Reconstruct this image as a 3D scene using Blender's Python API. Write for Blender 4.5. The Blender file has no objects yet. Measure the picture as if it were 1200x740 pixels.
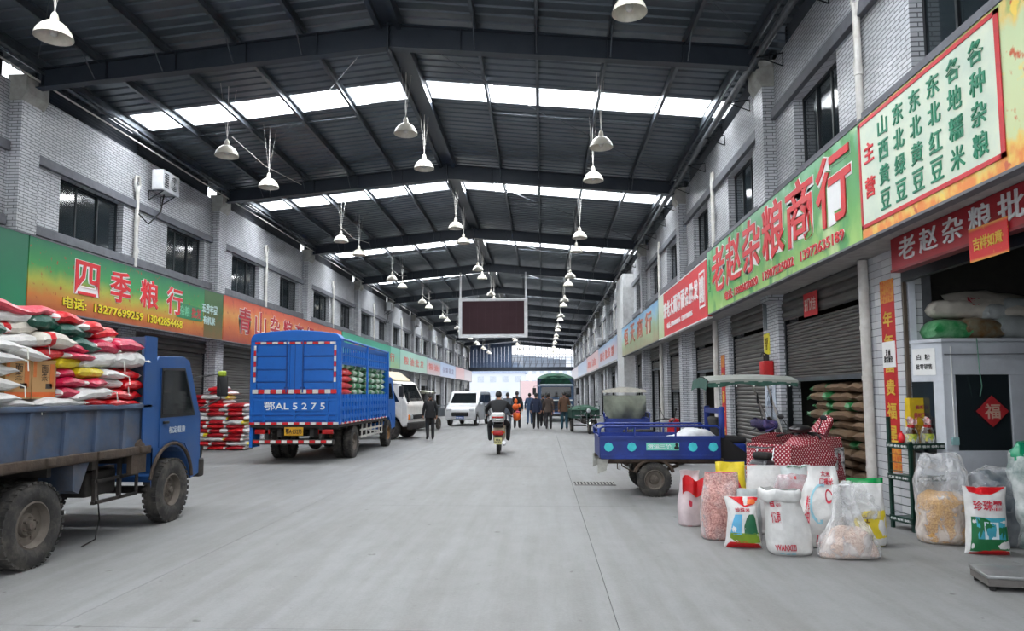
import bpy, bmesh, math, random
from math import sin, cos, pi, radians as R
from mathutils import Vector, Matrix, Euler, noise
C = bpy.context.scene
COL = C.collection
random.seed(7)

# ---------------- camera, sky, lights, exposure ----------------
FPX, PCX, PCY = 820.0, 592.0, 397.0
pitch = math.atan((462 - PCY) / FPX)
yaw = math.atan((636 - PCX) / math.hypot(FPX, 462 - PCY))
cd = bpy.data.cameras.new('camera'); cam = bpy.data.objects.new('camera', cd); COL.objects.link(cam)
cam.matrix_world = (Matrix.Translation((0, 0, 1.65)) @ Matrix.Rotation(yaw, 4, 'Z')
                    @ Matrix.Rotation(pi / 2 + pitch, 4, 'X') @ Matrix.Rotation(-.004, 4, 'Z'))
cd.sensor_width = 36; cd.lens = FPX / 1200 * 36
cd.shift_x = (600 - PCX) / 1200; cd.shift_y = (PCY - 370) / 1200
cd.clip_end = 1500
C.camera = cam
C.view_settings.view_transform = 'Standard'; C.view_settings.look = 'None'
C.view_settings.gamma = 1; C.view_settings.exposure = 0.36
w = bpy.data.worlds.new('World'); C.world = w; w.use_nodes = True
wn = w.node_tree; wn.nodes.clear()
wo = wn.nodes.new('ShaderNodeOutputWorld'); bg = wn.nodes.new('ShaderNodeBackground')
tc = wn.nodes.new('ShaderNodeTexCoord'); nz = wn.nodes.new('ShaderNodeTexNoise'); nz.inputs['Scale'].default_value = 1.5
cr = wn.nodes.new('ShaderNodeValToRGB')
cr.color_ramp.elements[0].color = (.86, .91, 1.0, 1); cr.color_ramp.elements[1].color = (.96, .98, 1.0, 1)
wn.links.new(tc.outputs['Generated'], nz.inputs['Vector']); wn.links.new(nz.outputs['Fac'], cr.inputs['Fac'])
wn.links.new(cr.outputs['Color'], bg.inputs['Color']); wn.links.new(bg.outputs[0], wo.inputs[0])
bg.inputs['Strength'].default_value = 1.5
BAY, YC0 = 8.65, 13.17            # spacing of the columns, first column in view
XL, XR, XM = -10.7, 4.55, -3.05   # wall planes and ridge
SKY = []                          # skylight strips (y0, y1)
for n in range(-2, 11):
    y = YC0 + BAY * n + (3.2 if n != 1 else 2.6)
    SKY.append((y, y + 1.0))
def roofz(x): return 9.30 - .1 * abs(x - XM)
for i, (a, b) in enumerate(SKY):  # daylight falling through each translucent strip
    for sx in (-1, 1):
        ld = bpy.data.lights.new('daylight', 'AREA'); ld.shape = 'RECTANGLE'; ld.size = 7.4; ld.size_y = b - a
        ld.energy = 640; ld.color = (.97, .985, 1.0)
        lo = bpy.data.objects.new('daylight', ld); COL.objects.link(lo)
        lo.location = (XM + sx * 3.85, (a + b) / 2, roofz(XM + sx * 3.85) + .25)

# ---------------- helpers ----------------
def lin(c):
    return tuple(((v / 255) / 12.92 if v <= 10 else (((v / 255) + .055) / 1.055) ** 2.4) for v in c)
MATS = {}
def nodes_of(m): return m.node_tree.nodes, m.node_tree.links
def mat(name, rgb=None, rough=.6, metal=0, var=.12, scale=6, bump=0, bscale=None, rgb2=None, alpha=1, spec=.5, coat=0, dirt=None, dirt_amt=.5, dscale=2.0, trans=0, stretch=None):
    if name in MATS: return MATS[name]
    m = bpy.data.materials.new(name); m.use_nodes = True; N, L = nodes_of(m)
    b = N['Principled BSDF']; b.inputs['Roughness'].default_value = rough; b.inputs['Metallic'].default_value = metal
    b.inputs['Specular IOR Level'].default_value = spec
    if coat: b.inputs['Coat Weight'].default_value = coat
    if trans: b.inputs['Transmission Weight'].default_value = trans
    c = lin(rgb); c2 = lin(rgb2) if rgb2 else tuple(v * (1 - var * 2) for v in c)
    t = N.new('ShaderNodeTexCoord'); src = t.outputs['Object']
    if stretch:
        mp = N.new('ShaderNodeMapping'); mp.inputs['Scale'].default_value = stretch; L.new(src, mp.inputs[0]); src = mp.outputs[0]
    n = N.new('ShaderNodeTexNoise'); n.inputs['Scale'].default_value = scale; n.inputs['Detail'].default_value = 6
    n.inputs['Roughness'].default_value = .6
    L.new(src, n.inputs['Vector'])
    r = N.new('ShaderNodeValToRGB'); r.color_ramp.elements[0].position = .35; r.color_ramp.elements[1].position = .65
    r.color_ramp.elements[0].color = (*c2, 1); r.color_ramp.elements[1].color = (*c, 1)
    L.new(n.outputs['Fac'], r.inputs['Fac']); out = r.outputs['Color']
    if dirt:
        n2 = N.new('ShaderNodeTexNoise'); n2.inputs['Scale'].default_value = dscale; n2.inputs['Detail'].default_value = 8
        n2.inputs['Roughness'].default_value = .7
        L.new(src, n2.inputs['Vector'])
        r2 = N.new('ShaderNodeValToRGB'); r2.color_ramp.elements[0].position = .45; r2.color_ramp.elements[1].position = .72
        r2.color_ramp.elements[1].color = (dirt_amt,) * 3 + (1,); r2.color_ramp.elements[0].color = (0, 0, 0, 1)
        mx = N.new('ShaderNodeMixRGB'); mx.inputs['Color2'].default_value = (*lin(dirt), 1)
        L.new(n2.outputs['Fac'], r2.inputs['Fac']); L.new(r2.outputs['Color'], mx.inputs['Fac']); L.new(out, mx.inputs['Color1'])
        out = mx.outputs['Color']
    L.new(out, b.inputs['Base Color'])
    if bump:
        bn = N.new('ShaderNodeTexNoise'); bn.inputs['Scale'].default_value = bscale or scale * 4; bn.inputs['Detail'].default_value = 5
        L.new(src, bn.inputs['Vector'])
        bp = N.new('ShaderNodeBump'); bp.inputs['Strength'].default_value = bump; bp.inputs['Distance'].default_value = .02
        L.new(bn.outputs['Fac'], bp.inputs['Height']); L.new(bp.outputs[0], b.inputs['Normal'])
    if alpha < 1: b.inputs['Alpha'].default_value = alpha
    MATS[name] = m
    return m
def plain(rgb, rough=.5, metal=0, **k):
    return mat('m_%d_%d_%d_%d_%d' % (*rgb, int(rough * 100), int(metal * 10)), rgb, rough, metal, **k)

class MB:
    def __init__(s): s.v = []; s.f = []; s.m = []; s.sm = []
    def add(s, vs, fs, mi=0, M=None, smooth=False):
        o = len(s.v)
        for p in vs:
            p = Vector(p); s.v.append(M @ p if M is not None else p)
        for f in fs: s.f.append([i + o for i in f]); s.m.append(mi); s.sm.append(smooth)
        return s
    def box(s, x0, y0, z0, x1, y1, z1, mi=0, M=None):
        v = [(x0, y0, z0), (x1, y0, z0), (x1, y1, z0), (x0, y1, z0), (x0, y0, z1), (x1, y0, z1), (x1, y1, z1), (x0, y1, z1)]
        return s.add(v, [(0, 3, 2, 1), (4, 5, 6, 7), (0, 1, 5, 4), (1, 2, 6, 5), (2, 3, 7, 6), (3, 0, 4, 7)], mi, M)
    def cbox(s, c, d, mi=0, M=None, rot=None):
        T = Matrix.Translation(c)
        if rot: T = T @ Euler(rot).to_matrix().to_4x4()
        if M is not None: T = M @ T
        x, y, z = d[0] / 2, d[1] / 2, d[2] / 2
        return s.box(-x, -y, -z, x, y, z, mi, T)
    def rbox(s, c, d, r=.02, mi=0, M=None, rot=None):   # box with rounded edges
        T = Matrix.Translation(c)
        if rot: T = T @ Euler(rot).to_matrix().to_4x4()
        if M is not None: T = M @ T
        bm = bmesh.new(); bmesh.ops.create_cube(bm, size=1)
        for v in bm.verts: v.co = Vector((v.co.x * d[0], v.co.y * d[1], v.co.z * d[2]))
        bmesh.ops.bevel(bm, geom=bm.edges[:], offset=r, segments=3, profile=.5, affect='EDGES')
        bm.verts.ensure_lookup_table()
        s.add([v.co.copy() for v in bm.verts], [[v.index for v in f.verts] for f in bm.faces], mi, T, True); bm.free(); return s
    def ring(s, pts, mi=0, closed=False): pass
    def tube(s, p0, p1, r0, r1=None, n=8, mi=0, cap=True, M=None):
        p0, p1 = Vector(p0), Vector(p1); r1 = r0 if r1 is None else r1
        d = (p1 - p0); q = d.normalized().to_track_quat('Z', 'Y')
        vs = []
        for p, r in ((p0, r0), (p1, r1)):
            for i in range(n):
                a = 2 * pi * i / n; vs.append(p + q @ Vector((r * cos(a), r * sin(a), 0)))
        fs = [(i, (i + 1) % n, n + (i + 1) % n, n + i) for i in range(n)]
        if cap: fs += [tuple(reversed(range(n))), tuple(range(n, 2 * n))]
        return s.add(vs, fs, mi, M, True)
    def path(s, pts, r, n=8, mi=0, M=None, cap=True):
        pts = [Vector(p) for p in pts]; rr = r if isinstance(r, (list, tuple)) else [r] * len(pts)
        vs = []; up = None
        for k, p in enumerate(pts):
            a = pts[max(k - 1, 0)]; b = pts[min(k + 1, len(pts) - 1)]; d = (b - a).normalized()
            if up is None: up = Vector((0, 0, 1)) if abs(d.z) < .9 else Vector((1, 0, 0))
            x = d.cross(up).normalized(); y = d.cross(x).normalized(); up = -y if y.dot(up) < 0 else y
            x = d.cross(up).normalized()
            for i in range(n):
                t = 2 * pi * i / n; vs.append(p + (x * cos(t) + up * sin(t)) * rr[k])
        fs = []
        for k in range(len(pts) - 1):
            for i in range(n): fs.append((k * n + i, k * n + (i + 1) % n, (k + 1) * n + (i + 1) % n, (k + 1) * n + i))
        if cap: fs += [tuple(reversed(range(n))), tuple(range((len(pts) - 1) * n, len(pts) * n))]
        return s.add(vs, fs, mi, M, True)
    def lathe(s, prof, n=16, mi=0, M=None, cap=True):
        vs = []
        for r, z in prof:
            for i in range(n): a = 2 * pi * i / n; vs.append((r * cos(a), r * sin(a), z))
        fs = []
        for k in range(len(prof) - 1):
            for i in range(n): fs.append((k * n + i, k * n + (i + 1) % n, (k + 1) * n + (i + 1) % n, (k + 1) * n + i))
        if cap: fs += [tuple(reversed(range(n))), tuple(range((len(prof) - 1) * n, len(prof) * n))]
        return s.add(vs, fs, mi, M, True)
    def prism(s, poly, h0, h1, axis='x', mi=0, M=None, smooth=False):  # poly in the plane across the axis
        def P(a, b, h): return {'x': (h, a, b), 'y': (a, h, b), 'z': (a, b, h)}[axis]
        n = len(poly); vs = [P(a, b, h0) for a, b in poly] + [P(a, b, h1) for a, b in poly]
        fs = [tuple(range(n)), tuple(reversed(range(n, 2 * n)))] + [(i, n + i, n + (i + 1) % n, (i + 1) % n) for i in range(n)]
        return s.add(vs, fs, mi, M, smooth)
    def ball(s, c, r, n=12, mi=0, M=None, rot=None):
        r = (r, r, r) if not isinstance(r, (list, tuple)) else r
        T = Matrix.Translation(c)
        if rot: T = T @ Euler(rot).to_matrix().to_4x4()
        if M is not None: T = M @ T
        m = max(4, n // 2); prof = [(max(1e-4, sin(pi * k / m)), -cos(pi * k / m)) for k in range(m + 1)]
        T = T @ Matrix.Diagonal((*r, 1)); return s.lathe(prof, n, mi, T, False)
    def grid(s, fn, nu, nv, mi=0, M=None, closeu=False, smooth=True):
        vs = [fn(i / nu, j / nv) for j in range(nv + 1) for i in range(nu + (0 if closeu else 1))]
        w_ = nu if closeu else nu + 1; fs = []
        for j in range(nv):
            for i in range(nu):
                a = j * w_ + i; b = j * w_ + (i + 1) % w_; fs.append((a, b, b + w_, a + w_))
        return s.add(vs, fs, mi, M, smooth)
    def build(s, name, m, parent=None, sharp=35, bevel=0, fix=True):
        me = bpy.data.meshes.new(name); me.from_pydata(s.v, [], s.f)
        for q in (m if isinstance(m, (list, tuple)) else [m]): me.materials.append(q)
        for p, i, sm_ in zip(me.polygons, s.m, s.sm): p.material_index = i; p.use_smooth = sm_
        if fix:
            bm = bmesh.new(); bm.from_mesh(me); bmesh.ops.recalc_face_normals(bm, faces=bm.faces[:]); bm.to_mesh(me); bm.free()
        if any(s.sm): me.set_sharp_from_angle(angle=R(sharp))
        o = bpy.data.objects.new(name, me); COL.objects.link(o)
        if parent: o.parent = parent
        if bevel:
            b = o.modifiers.new('bevel', 'BEVEL'); b.width = bevel; b.segments = 2; b.limit_method = 'ANGLE'
        return o
def boxuv(o, s=1.0):
    me = o.data; uv = me.uv_layers.new(name='UVMap')
    for p in me.polygons:
        n = p.normal; k = max(range(3), key=lambda i: abs(n[i])); a, b_ = [(1, 2), (0, 2), (0, 1)][k]
        for li in p.loop_indices:
            c = me.vertices[me.loops[li].vertex_index].co; uv.data[li].uv = ((c[a] + c[b_]) * .7071 * s, (c[b_] - c[a]) * .7071 * s)
    return o
def tag(o, label=None, cat=None, group=None, kind=None):
    if label: o['label'] = label
    if cat: o['category'] = cat
    if group: o['group'] = group
    if kind: o['kind'] = kind
    return o
def thing(name, label, cat, loc=(0, 0, 0), rz=0, group=None, kind=None):
    o = bpy.data.objects.new(name, None); COL.objects.link(o); o.location = loc; o.rotation_euler = (0, 0, rz)
    o.empty_display_size = .1
    return tag(o, label, cat, group, kind)
def struct(o): o['kind'] = 'structure'; return o
def dup(root, loc=None, rot=None, label=None, group=None, name=None):
    r = root.copy(); COL.objects.link(r)
    if loc is not None: r.location = loc
    if rot is not None: r.rotation_euler = rot if isinstance(rot, (tuple, list, Euler)) else (0, 0, rot)
    if label: r['label'] = label
    if group: r['group'] = group
    for ch in [x for x in root.children]:
        c = ch.copy(); COL.objects.link(c); c.parent = r
        for g in ch.children:
            d = g.copy(); COL.objects.link(d); d.parent = c
    return r
def T(x, y, z, rx=0, ry=0, rz=0): return Matrix.Translation((x, y, z)) @ Euler((rx, ry, rz)).to_matrix().to_4x4()

_dg = None
def text_data(txt, offset=0, depth=.01, res=2, spacing=1.0):
    cu = bpy.data.curves.new('t', 'FONT'); cu.body = txt; cu.size = 1; cu.offset = offset; cu.extrude = depth
    cu.resolution_u = res; cu.align_x = 'CENTER'; cu.space_character = spacing; cu.space_line = .95
    o = bpy.data.objects.new('t', cu); COL.objects.link(o)
    bpy.context.view_layer.update()
    me = bpy.data.meshes.new_from_object(o.evaluated_get(bpy.context.evaluated_depsgraph_get()))
    vs = [v.co.copy() for v in me.vertices]; fs = [tuple(p.vertices) for p in me.polygons]
    bpy.data.objects.remove(o); bpy.data.curves.remove(cu); bpy.data.meshes.remove(me)
    return vs, fs
def lettering(name, txt, m, parent, origin, u, v, wd, ht, offset=.0, depth=.004, warp=None, lift=0, keep=None):
    """letters fitted into the rectangle origin + u*wd + v*ht (bottom left origin)"""
    vs, fs = text_data(txt, offset, .5)
    x0 = min(p.x for p in vs); x1 = max(p.x for p in vs); y0 = min(p.y for p in vs); y1 = max(p.y for p in vs)
    u = Vector(u).normalized(); v = Vector(v).normalized(); n = u.cross(v); origin = Vector(origin)
    b = MB(); out = []
    for p in vs:
        a = (p.x - x0) / max(x1 - x0, 1e-6) * wd; c = (p.y - y0) / max(y1 - y0, 1e-6) * ht; d = (p.z + .5) * depth + lift
        out.append(warp(a / wd, c / ht, d) if warp else origin + u * a + v * c + n * d)
    b.add(out, fs)
    o = b.build(name, m, parent, fix=False)
    return o
# ---------------- structure materials ----------------
def tile_mat(name, bw, rh, c1, c2, cm, mortar=.08, rough=.35):
    m = bpy.data.materials.new(name); m.use_nodes = True; N, L = nodes_of(m); b = N['Principled BSDF']
    t = N.new('ShaderNodeTexCoord'); s = N.new('ShaderNodeSeparateXYZ'); L.new(t.outputs['Object'], s.inputs[0])
    a = N.new('ShaderNodeMath'); a.operation = 'ADD'; L.new(s.outputs['X'], a.inputs[0]); L.new(s.outputs['Y'], a.inputs[1])
    c = N.new('ShaderNodeCombineXYZ'); L.new(a.outputs[0], c.inputs['X']); L.new(s.outputs['Z'], c.inputs['Y'])
    br = N.new('ShaderNodeTexBrick'); L.new(c.outputs[0], br.inputs['Vector']); br.inputs['Scale'].default_value = 1
    br.inputs['Brick Width'].default_value = bw; br.inputs['Row Height'].default_value = rh
    br.inputs['Mortar Size'].default_value = rh * mortar; br.inputs['Mortar Smooth'].default_value = .1
    br.inputs['Color1'].default_value = (*lin(c1), 1); br.inputs['Color2'].default_value = (*lin(c2), 1); br.inputs['Mortar'].default_value = (*lin(cm), 1)
    n = N.new('ShaderNodeTexNoise'); n.inputs['Scale'].default_value = .9; n.inputs['Detail'].default_value = 7; L.new(t.outputs['Object'], n.inputs['Vector'])
    r = N.new('ShaderNodeValToRGB'); r.color_ramp.elements[0].position = .35; r.color_ramp.elements[0].color = (.62, .62, .6, 1); r.color_ramp.elements[1].position = .6
    L.new(n.outputs['Fac'], r.inputs['Fac'])
    mx = N.new('ShaderNodeMixRGB'); mx.blend_type = 'MULTIPLY'; mx.inputs['Fac'].default_value = .7
    L.new(br.outputs['Color'], mx.inputs['Color1']); L.new(r.outputs['Color'], mx.inputs['Color2']); L.new(mx.outputs[0], b.inputs['Base Color'])
    bp = N.new('ShaderNodeBump'); bp.inputs['Strength'].default_value = .6; bp.inputs['Distance'].default_value = .01; bp.invert = True
    L.new(br.outputs['Fac'], bp.inputs['Height']); L.new(bp.outputs[0], b.inputs['Normal']); b.inputs['Roughness'].default_value = rough
    return m
M_TILE = tile_mat('wall_tiles', .24, .062, (205, 207, 211), (188, 191, 196), (104, 106, 110), .13)
M_BAND = mat('band_paint', (104, 106, 112), .7, var=.12, bump=.2)
M_CONC = mat('column_cap_concrete', (172, 172, 165), .85, var=.12, dirt=(110, 105, 95), bump=.3)
M_STEEL = mat('blue_grey_steel', (52, 60, 70), .42, .3, var=.14, scale=2, dirt=(48, 50, 54), dirt_amt=.5)
M_PURL = mat('galvanised_purlin', (96, 104, 112), .35, .6, var=.15, scale=3, dirt=(70, 62, 50), dirt_amt=.5)
M_ROOF = mat('roof_sheet', (92, 101, 109), .36, .5, var=.10, scale=1.2, dirt=(60, 68, 74), dirt_amt=.6, dscale=.8)
M_DARKM = mat('dark_frame', (38, 42, 46), .4, .5)
M_PVC = mat('white_pvc', (205, 203, 198), .5, dirt=(150, 140, 120), dirt_amt=.5)
M_WHITE = mat('white_paint', (212, 214, 216), .5, var=.06, dirt=(150, 150, 148), dirt_amt=.35)
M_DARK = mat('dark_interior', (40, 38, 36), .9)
M_BLACK = mat('black_rubber', (26, 26, 27), .85, dirt=(70, 66, 62), dirt_amt=.35, bump=.1)
M_CHROME = mat('chrome', (200, 200, 200), .15, 1, var=.05)
def glass_mat(name, rgb, rough=.08, alpha=.85):
    m = bpy.data.materials.new(name); m.use_nodes = True; b = m.node_tree.nodes['Principled BSDF']
    b.inputs['Base Color'].default_value = (*lin(rgb), 1); b.inputs['Roughness'].default_value = rough
    b.inputs['Specular IOR Level'].default_value = 1.0; b.inputs['Alpha'].default_value = alpha; return m
M_GLASS = glass_mat('tinted_window_glass', (38, 46, 50)); M_CARGLASS = glass_mat('car_glass', (22, 27, 30), .05, .8)
def skylight_mat():
    m = bpy.data.materials.new('translucent_sheet'); m.use_nodes = True; N, L = nodes_of(m); N.remove(N['Principled BSDF'])
    tr = N.new('ShaderNodeBsdfTransparent'); tr.inputs[0].default_value = (.95, .97, 1, 1)
    tl = N.new('ShaderNodeBsdfTranslucent'); tl.inputs[0].default_value = (.9, .93, .95, 1)
    mx = N.new('ShaderNodeMixShader'); mx.inputs[0].default_value = .35
    L.new(tr.outputs[0], mx.inputs[1]); L.new(tl.outputs[0], mx.inputs[2]); L.new(mx.outputs[0], N['Material Output'].inputs[0]); return m
M_SKYL = skylight_mat()

def floor_mat():
    m = bpy.data.materials.new('concrete_floor'); m.use_nodes = True; N, L = nodes_of(m); b = N['Principled BSDF']
    t = N.new('ShaderNodeTexCoord'); g = N.new('ShaderNodeNewGeometry')
    def noise_(sc, det, ro=.6, sx=1, sy=1):
        mp = N.new('ShaderNodeMapping'); mp.inputs['Scale'].default_value = (sx, sy, 1); L.new(g.outputs['Position'], mp.inputs[0])
        n = N.new('ShaderNodeTexNoise'); n.inputs['Scale'].default_value = sc; n.inputs['Detail'].default_value = det
        n.inputs['Roughness'].default_value = ro; L.new(mp.outputs[0], n.inputs['Vector']); return n.outputs['Fac']
    def ramp(f, p0, c0, p1, c1):
        r = N.new('ShaderNodeValToRGB'); r.color_ramp.elements[0].position = p0; r.color_ramp.elements[0].color = (*c0, 1)
        r.color_ramp.elements[1].position = p1; r.color_ramp.elements[1].color = (*c1, 1); L.new(f, r.inputs['Fac']); return r.outputs['Color']
    base = ramp(noise_(.35, 8, .6, 1, .5), .3, lin((118, 118, 117)), .7, lin((131, 132, 133)))
    fine = ramp(noise_(4, 8, .7, 1, .6), .3, (.88, .88, .88), .7, (1.05, 1.05, 1.05))
    grain = ramp(noise_(40, 4, .8), .3, (.88, .88, .88), .7, (1.05, 1.05, 1.05))
    streak = ramp(noise_(1.3, 6, .6, 3.2, .22), .4, (.86, .85, .83), .62, (1, 1, 1))
    spots = ramp(noise_(6.5, 2, .5), .24, (.55, .54, .52), .29, (1, 1, 1))
    cur = base
    for o in (fine, grain, streak, spots):
        mx = N.new('ShaderNodeMixRGB'); mx.blend_type = 'MULTIPLY'; mx.inputs['Fac'].default_value = 1
        L.new(cur, mx.inputs['Color1']); L.new(o, mx.inputs['Color2']); cur = mx.outputs[0]
    L.new(cur, b.inputs['Base Color']); b.inputs['Roughness'].default_value = .62
    bp = N.new('ShaderNodeBump'); bp.inputs['Strength'].default_value = .25; bp.inputs['Distance'].default_value = .01
    L.new(noise_(25, 6, .7), bp.inputs['Height']); L.new(bp.outputs[0], b.inputs['Normal']); return m
M_FLOOR = floor_mat()

# ---------------- floor ----------------
b = MB(); b.box(-16, -6, -.35, 12, 104, -.09); fl = struct(b.build('floor', mat('sub_base', (96, 95, 92), .9)))
g = .0025
xs = [-16, -10.72, -7.45, -3.5, .52, 4.57, 12]
ys = [-6 + 5.5 * i for i in range(21)]
for i in range(len(xs) - 1):
    for j in range(len(ys) - 1):
        q = MB()
        q.box(xs[i] + g, ys[j] + g, -.09, xs[i + 1] - g, ys[j + 1] - g, 0); q.build('concrete_slab', M_FLOOR, fl)
b = MB(); b.box(-120, 104.02, -.3, 120, 420, -.01)
struct(b.build('ground_outside', mat('pale_yard', (190, 192, 194), .8)))

# ---------------- walls with window openings ----------------
NB = 11
wl_wins, wr_wins = [], []
for n in range(-1, NB):
    y0 = YC0 + BAY * n
    wl_wins += [(y0 + 1.55, y0 + 3.9), (y0 + 6.0, y0 + 8.2)]
    y0 = 13.5 + 8.45 * n
    wr_wins += [(y0 + 1.5, y0 + 3.5), (y0 + 5.6, y0 + 7.45)]
wr_wins = [w_ for w_ in wr_wins if w_[1] < 34.5 or w_[0] > 38.2]
def make_wall(name, x, out, wins, z0, z1, y0, y1, ztop, zbot):
    b = MB(); xa, xb = (x, x + out * .3); lo, hi = min(xa, xb), max(xa, xb); y = y0
    for a, c in wins:
        if c <= y0 or a >= y1: continue
        a = max(a, y0); c = min(c, y1)
        b.box(lo, y, zbot, hi, a, ztop)
        b.box(lo, a, zbot, hi, c, z0); b.box(lo, a, z1, hi, c, ztop); y = c
    b.box(lo, y, zbot, hi, y1, ztop)
    return struct(b.build(name, M_TILE))
WLZ = (5.25, 6.55); WRZ = (5.55, 6.92)
wall_l = make_wall('wall_left', XL, -1, wl_wins, *WLZ, -4, 100, 8.02, 3.35)
wall_r = make_wall('wall_right', XR, 1, wr_wins, *WRZ, -4, 100, 8.1, 3.67)
def window(n, x, out, y0, y1, z0, z1, curtain):
    f = MB(); t = .05; xf = x + out * .16
    for a, c, d, e in ((y0, y0 + t, z0, z1), (y1 - t, y1, z0, z1), (y0, y1, z0, z0 + t), (y0, y1, z1 - t, z1)):
        f.box(min(xf, xf + out * .06), a, d, max(xf, xf + out * .06), c, e)
    w_ = f.build('window_%d' % n, M_DARKM); struct(w_)
    k = 3
    for i in range(1, k):
        m_ = MB(); yy = y0 + (y1 - y0) * i / k; m_.cbox((xf + out * .03, yy, (z0 + z1) / 2), (.05, .045, z1 - z0 - .1)); m_.build('mullion', M_DARKM, w_)
    for i in range(k):
        g = MB(); a = y0 + (y1 - y0) * i / k; c = y0 + (y1 - y0) * (i + 1) / k
        g.cbox((xf + out * (.025 + .02 * (i % 2)), (a + c) / 2, (z0 + z1) / 2), (.008, c - a - .04, z1 - z0 - .09)); g.build('pane', M_GLASS, w_)
    b = MB(); b.box(min(x + out * .3, x + out * 1.6), y0 - .1, z0 - .2, max(x + out * .3, x + out * 1.6), y1 + .1, z1 + .1)
    # curtain hanging behind the panes
    if curtain:
        cu = MB(); ys_ = (y0 + .55 * (y1 - y0), y1 - .06) if curtain == 1 else (y0 + .06, y0 + .4 * (y1 - y0))
        cu.grid(lambda u, v: (xf + out * (.12 + .025 * sin(u * 40)), ys_[0] + (ys_[1] - ys_[0]) * u, z0 + .06 + (z1 - z0 - .12) * v), 40, 1)
        cu.build('curtain', mat('curtain_cloth%d' % curtain, (150, 120, 110) if curtain == 1 else (150, 160, 158), .9), w_)
    return w_
nwin = 0
for i, (a, c) in enumerate(wl_wins): nwin += 1; window(nwin, XL, -1, a, c, *WLZ, (0, 0, 1, 2, 0, 2, 1, 0)[i % 8])
for i, (a, c) in enumerate(wr_wins): nwin += 1; window(nwin, XR, 1, a, c, *WRZ, (2, 0, 2, 0, 1, 2)[i % 6])
# rooms behind the windows: dark back wall, slabs
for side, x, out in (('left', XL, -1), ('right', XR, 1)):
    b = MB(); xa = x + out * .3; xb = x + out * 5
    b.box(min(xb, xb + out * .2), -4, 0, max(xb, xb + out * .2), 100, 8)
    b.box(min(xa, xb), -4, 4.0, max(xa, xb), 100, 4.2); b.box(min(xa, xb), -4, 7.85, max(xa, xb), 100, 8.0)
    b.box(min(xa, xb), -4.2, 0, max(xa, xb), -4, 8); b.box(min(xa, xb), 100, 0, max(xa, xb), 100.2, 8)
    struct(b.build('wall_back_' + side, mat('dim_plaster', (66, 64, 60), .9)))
# bands above and below the windows, per bay between the columns
for n in range(-1, NB - 1):
    y0 = YC0 + BAY * n
    for z in (WLZ[0] - .22, WLZ[1]):
        q = MB(); q.box(XL, y0 + .6, z, XL + .1, y0 + BAY - .06, z + .2); q.build('band', M_BAND, wall_l, bevel=.01)
    y0 = 13.5 + 8.45 * n
    for z in (WRZ[0] - .22, WRZ[1]):
        if 34.5 < y0 + 4 < 38: continue
        q = MB(); q.box(XR - .1, y0 + .55, z, XR, y0 + 8.4, z + .2); q.build('band', M_BAND, wall_r, bevel=.01)

# columns
ntrim = 0
for n in range(-1, NB):
    y0 = YC0 + BAY * n
    b = MB(); b.box(XL - .05, y0, 0, -10.45, y0 + .55, 7.62); ntrim += 1
    c = struct(b.build('column_left', M_TILE))
    q = MB(); q.prism([(XL - .05, 7.62), (-10.45, 7.62), (-10.36, 7.78), (-10.36, 8.14), (XL - .05, 8.14)], y0 - .03, y0 + .62, 'y'); q.build('column_cap', M_CONC, c)
    y0 = 13.5 + 8.45 * n
    b = MB(); b.box(4.32, y0, 0 if n != 0 else 3.4, XR + .05, y0 + .5, 7.62)
    c = struct(b.build('column_right', M_TILE))
    q = MB(); q.prism([(XR + .05, 7.62), (4.32, 7.62), (4.22, 7.78), (4.22, 8.14), (XR + .05, 8.14)], y0 - .03, y0 + .55, 'y'); q.build('column_cap', M_CONC, c)

# louvres between wall top and eaves
def louvre(x, out, y0, y1, side):
    f = MB(); xx = x + out * .1
    for y in (y0, (y0 + y1) / 2, y1): f.cbox((xx, y, 8.3), (.05, .05, .52))
    for y in [y0 + (y1 - y0) * t for t in (.25, .75)]: f.cbox((xx + out * .04, y, 8.3), (.03, .04, .52))
    o = struct(f.build('louvre_' + side, M_DARKM))
    s = MB()
    for k in range(7): s.cbox((xx, (y0 + y1) / 2, 8.09 + k * .075), (.07, y1 - y0, .008), rot=(0, out * .7, 0))
    tag(s.build('louvre_slats', M_STEEL, o), kind='stuff')
    bk = MB(); bk.cbox((xx + out * .12, (y0 + y1) / 2, 8.3), (.01, y1 - y0, .55)); bk.build('backing_sheet', M_DARKM, o)
for n in range(-2, NB):
    y0 = YC0 + BAY * n
    louvre(XL, -1, y0 + .75, y0 + BAY - .2, 'left'); louvre(XR, 1, y0 + .75, y0 + BAY - .2, 'right')

# ---------------- roof ----------------
roof = thing('ceiling', None, None, kind='structure')
ry0, ry1 = YC0 - 2 * BAY, YC0 + 10 * BAY
def sheet(y0, y1):
    for s_ in (-1, 1):
        b = MB(); ys_ = []; y = y0; p = .30
        prof = []
        while y < y1 - .01:
            for dy, dz in ((0, 0), (.20, 0), (.225, .035), (.275, .035)):
                if y + dy < y1: prof.append((y + dy, dz))
            y += p
        prof.append((y1, 0))
        xa, xb = XM, XM + s_ * 7.95
        vs = []
        for yy, dz in prof: vs += [(xa, yy, roofz(xa) + dz), (xb, yy, roofz(xb) + dz)]
        fs = [(2 * i, 2 * i + 1, 2 * i + 3, 2 * i + 2) for i in range(len(prof) - 1)]
        b.add(vs, fs); b.build('roof_sheet', M_ROOF, roof)
edges = [ry0] + [e for s_ in SKY for e in s_] + [ry1]
for i in range(0, len(edges), 2):
    a, c = edges[i], edges[i + 1]
    while c - a > .05:
        d = min(c, a + 3.6); 
        if c - d < .6: d = c
        sheet(a, d); a = d
PX = [-10.25, -9.1, -7.68, -6.21, -4.8, -1.3, -.07, 1.38, 2.88, 4.1]
gaps = sorted(PX + [XM - .22, XM + .22])
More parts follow.
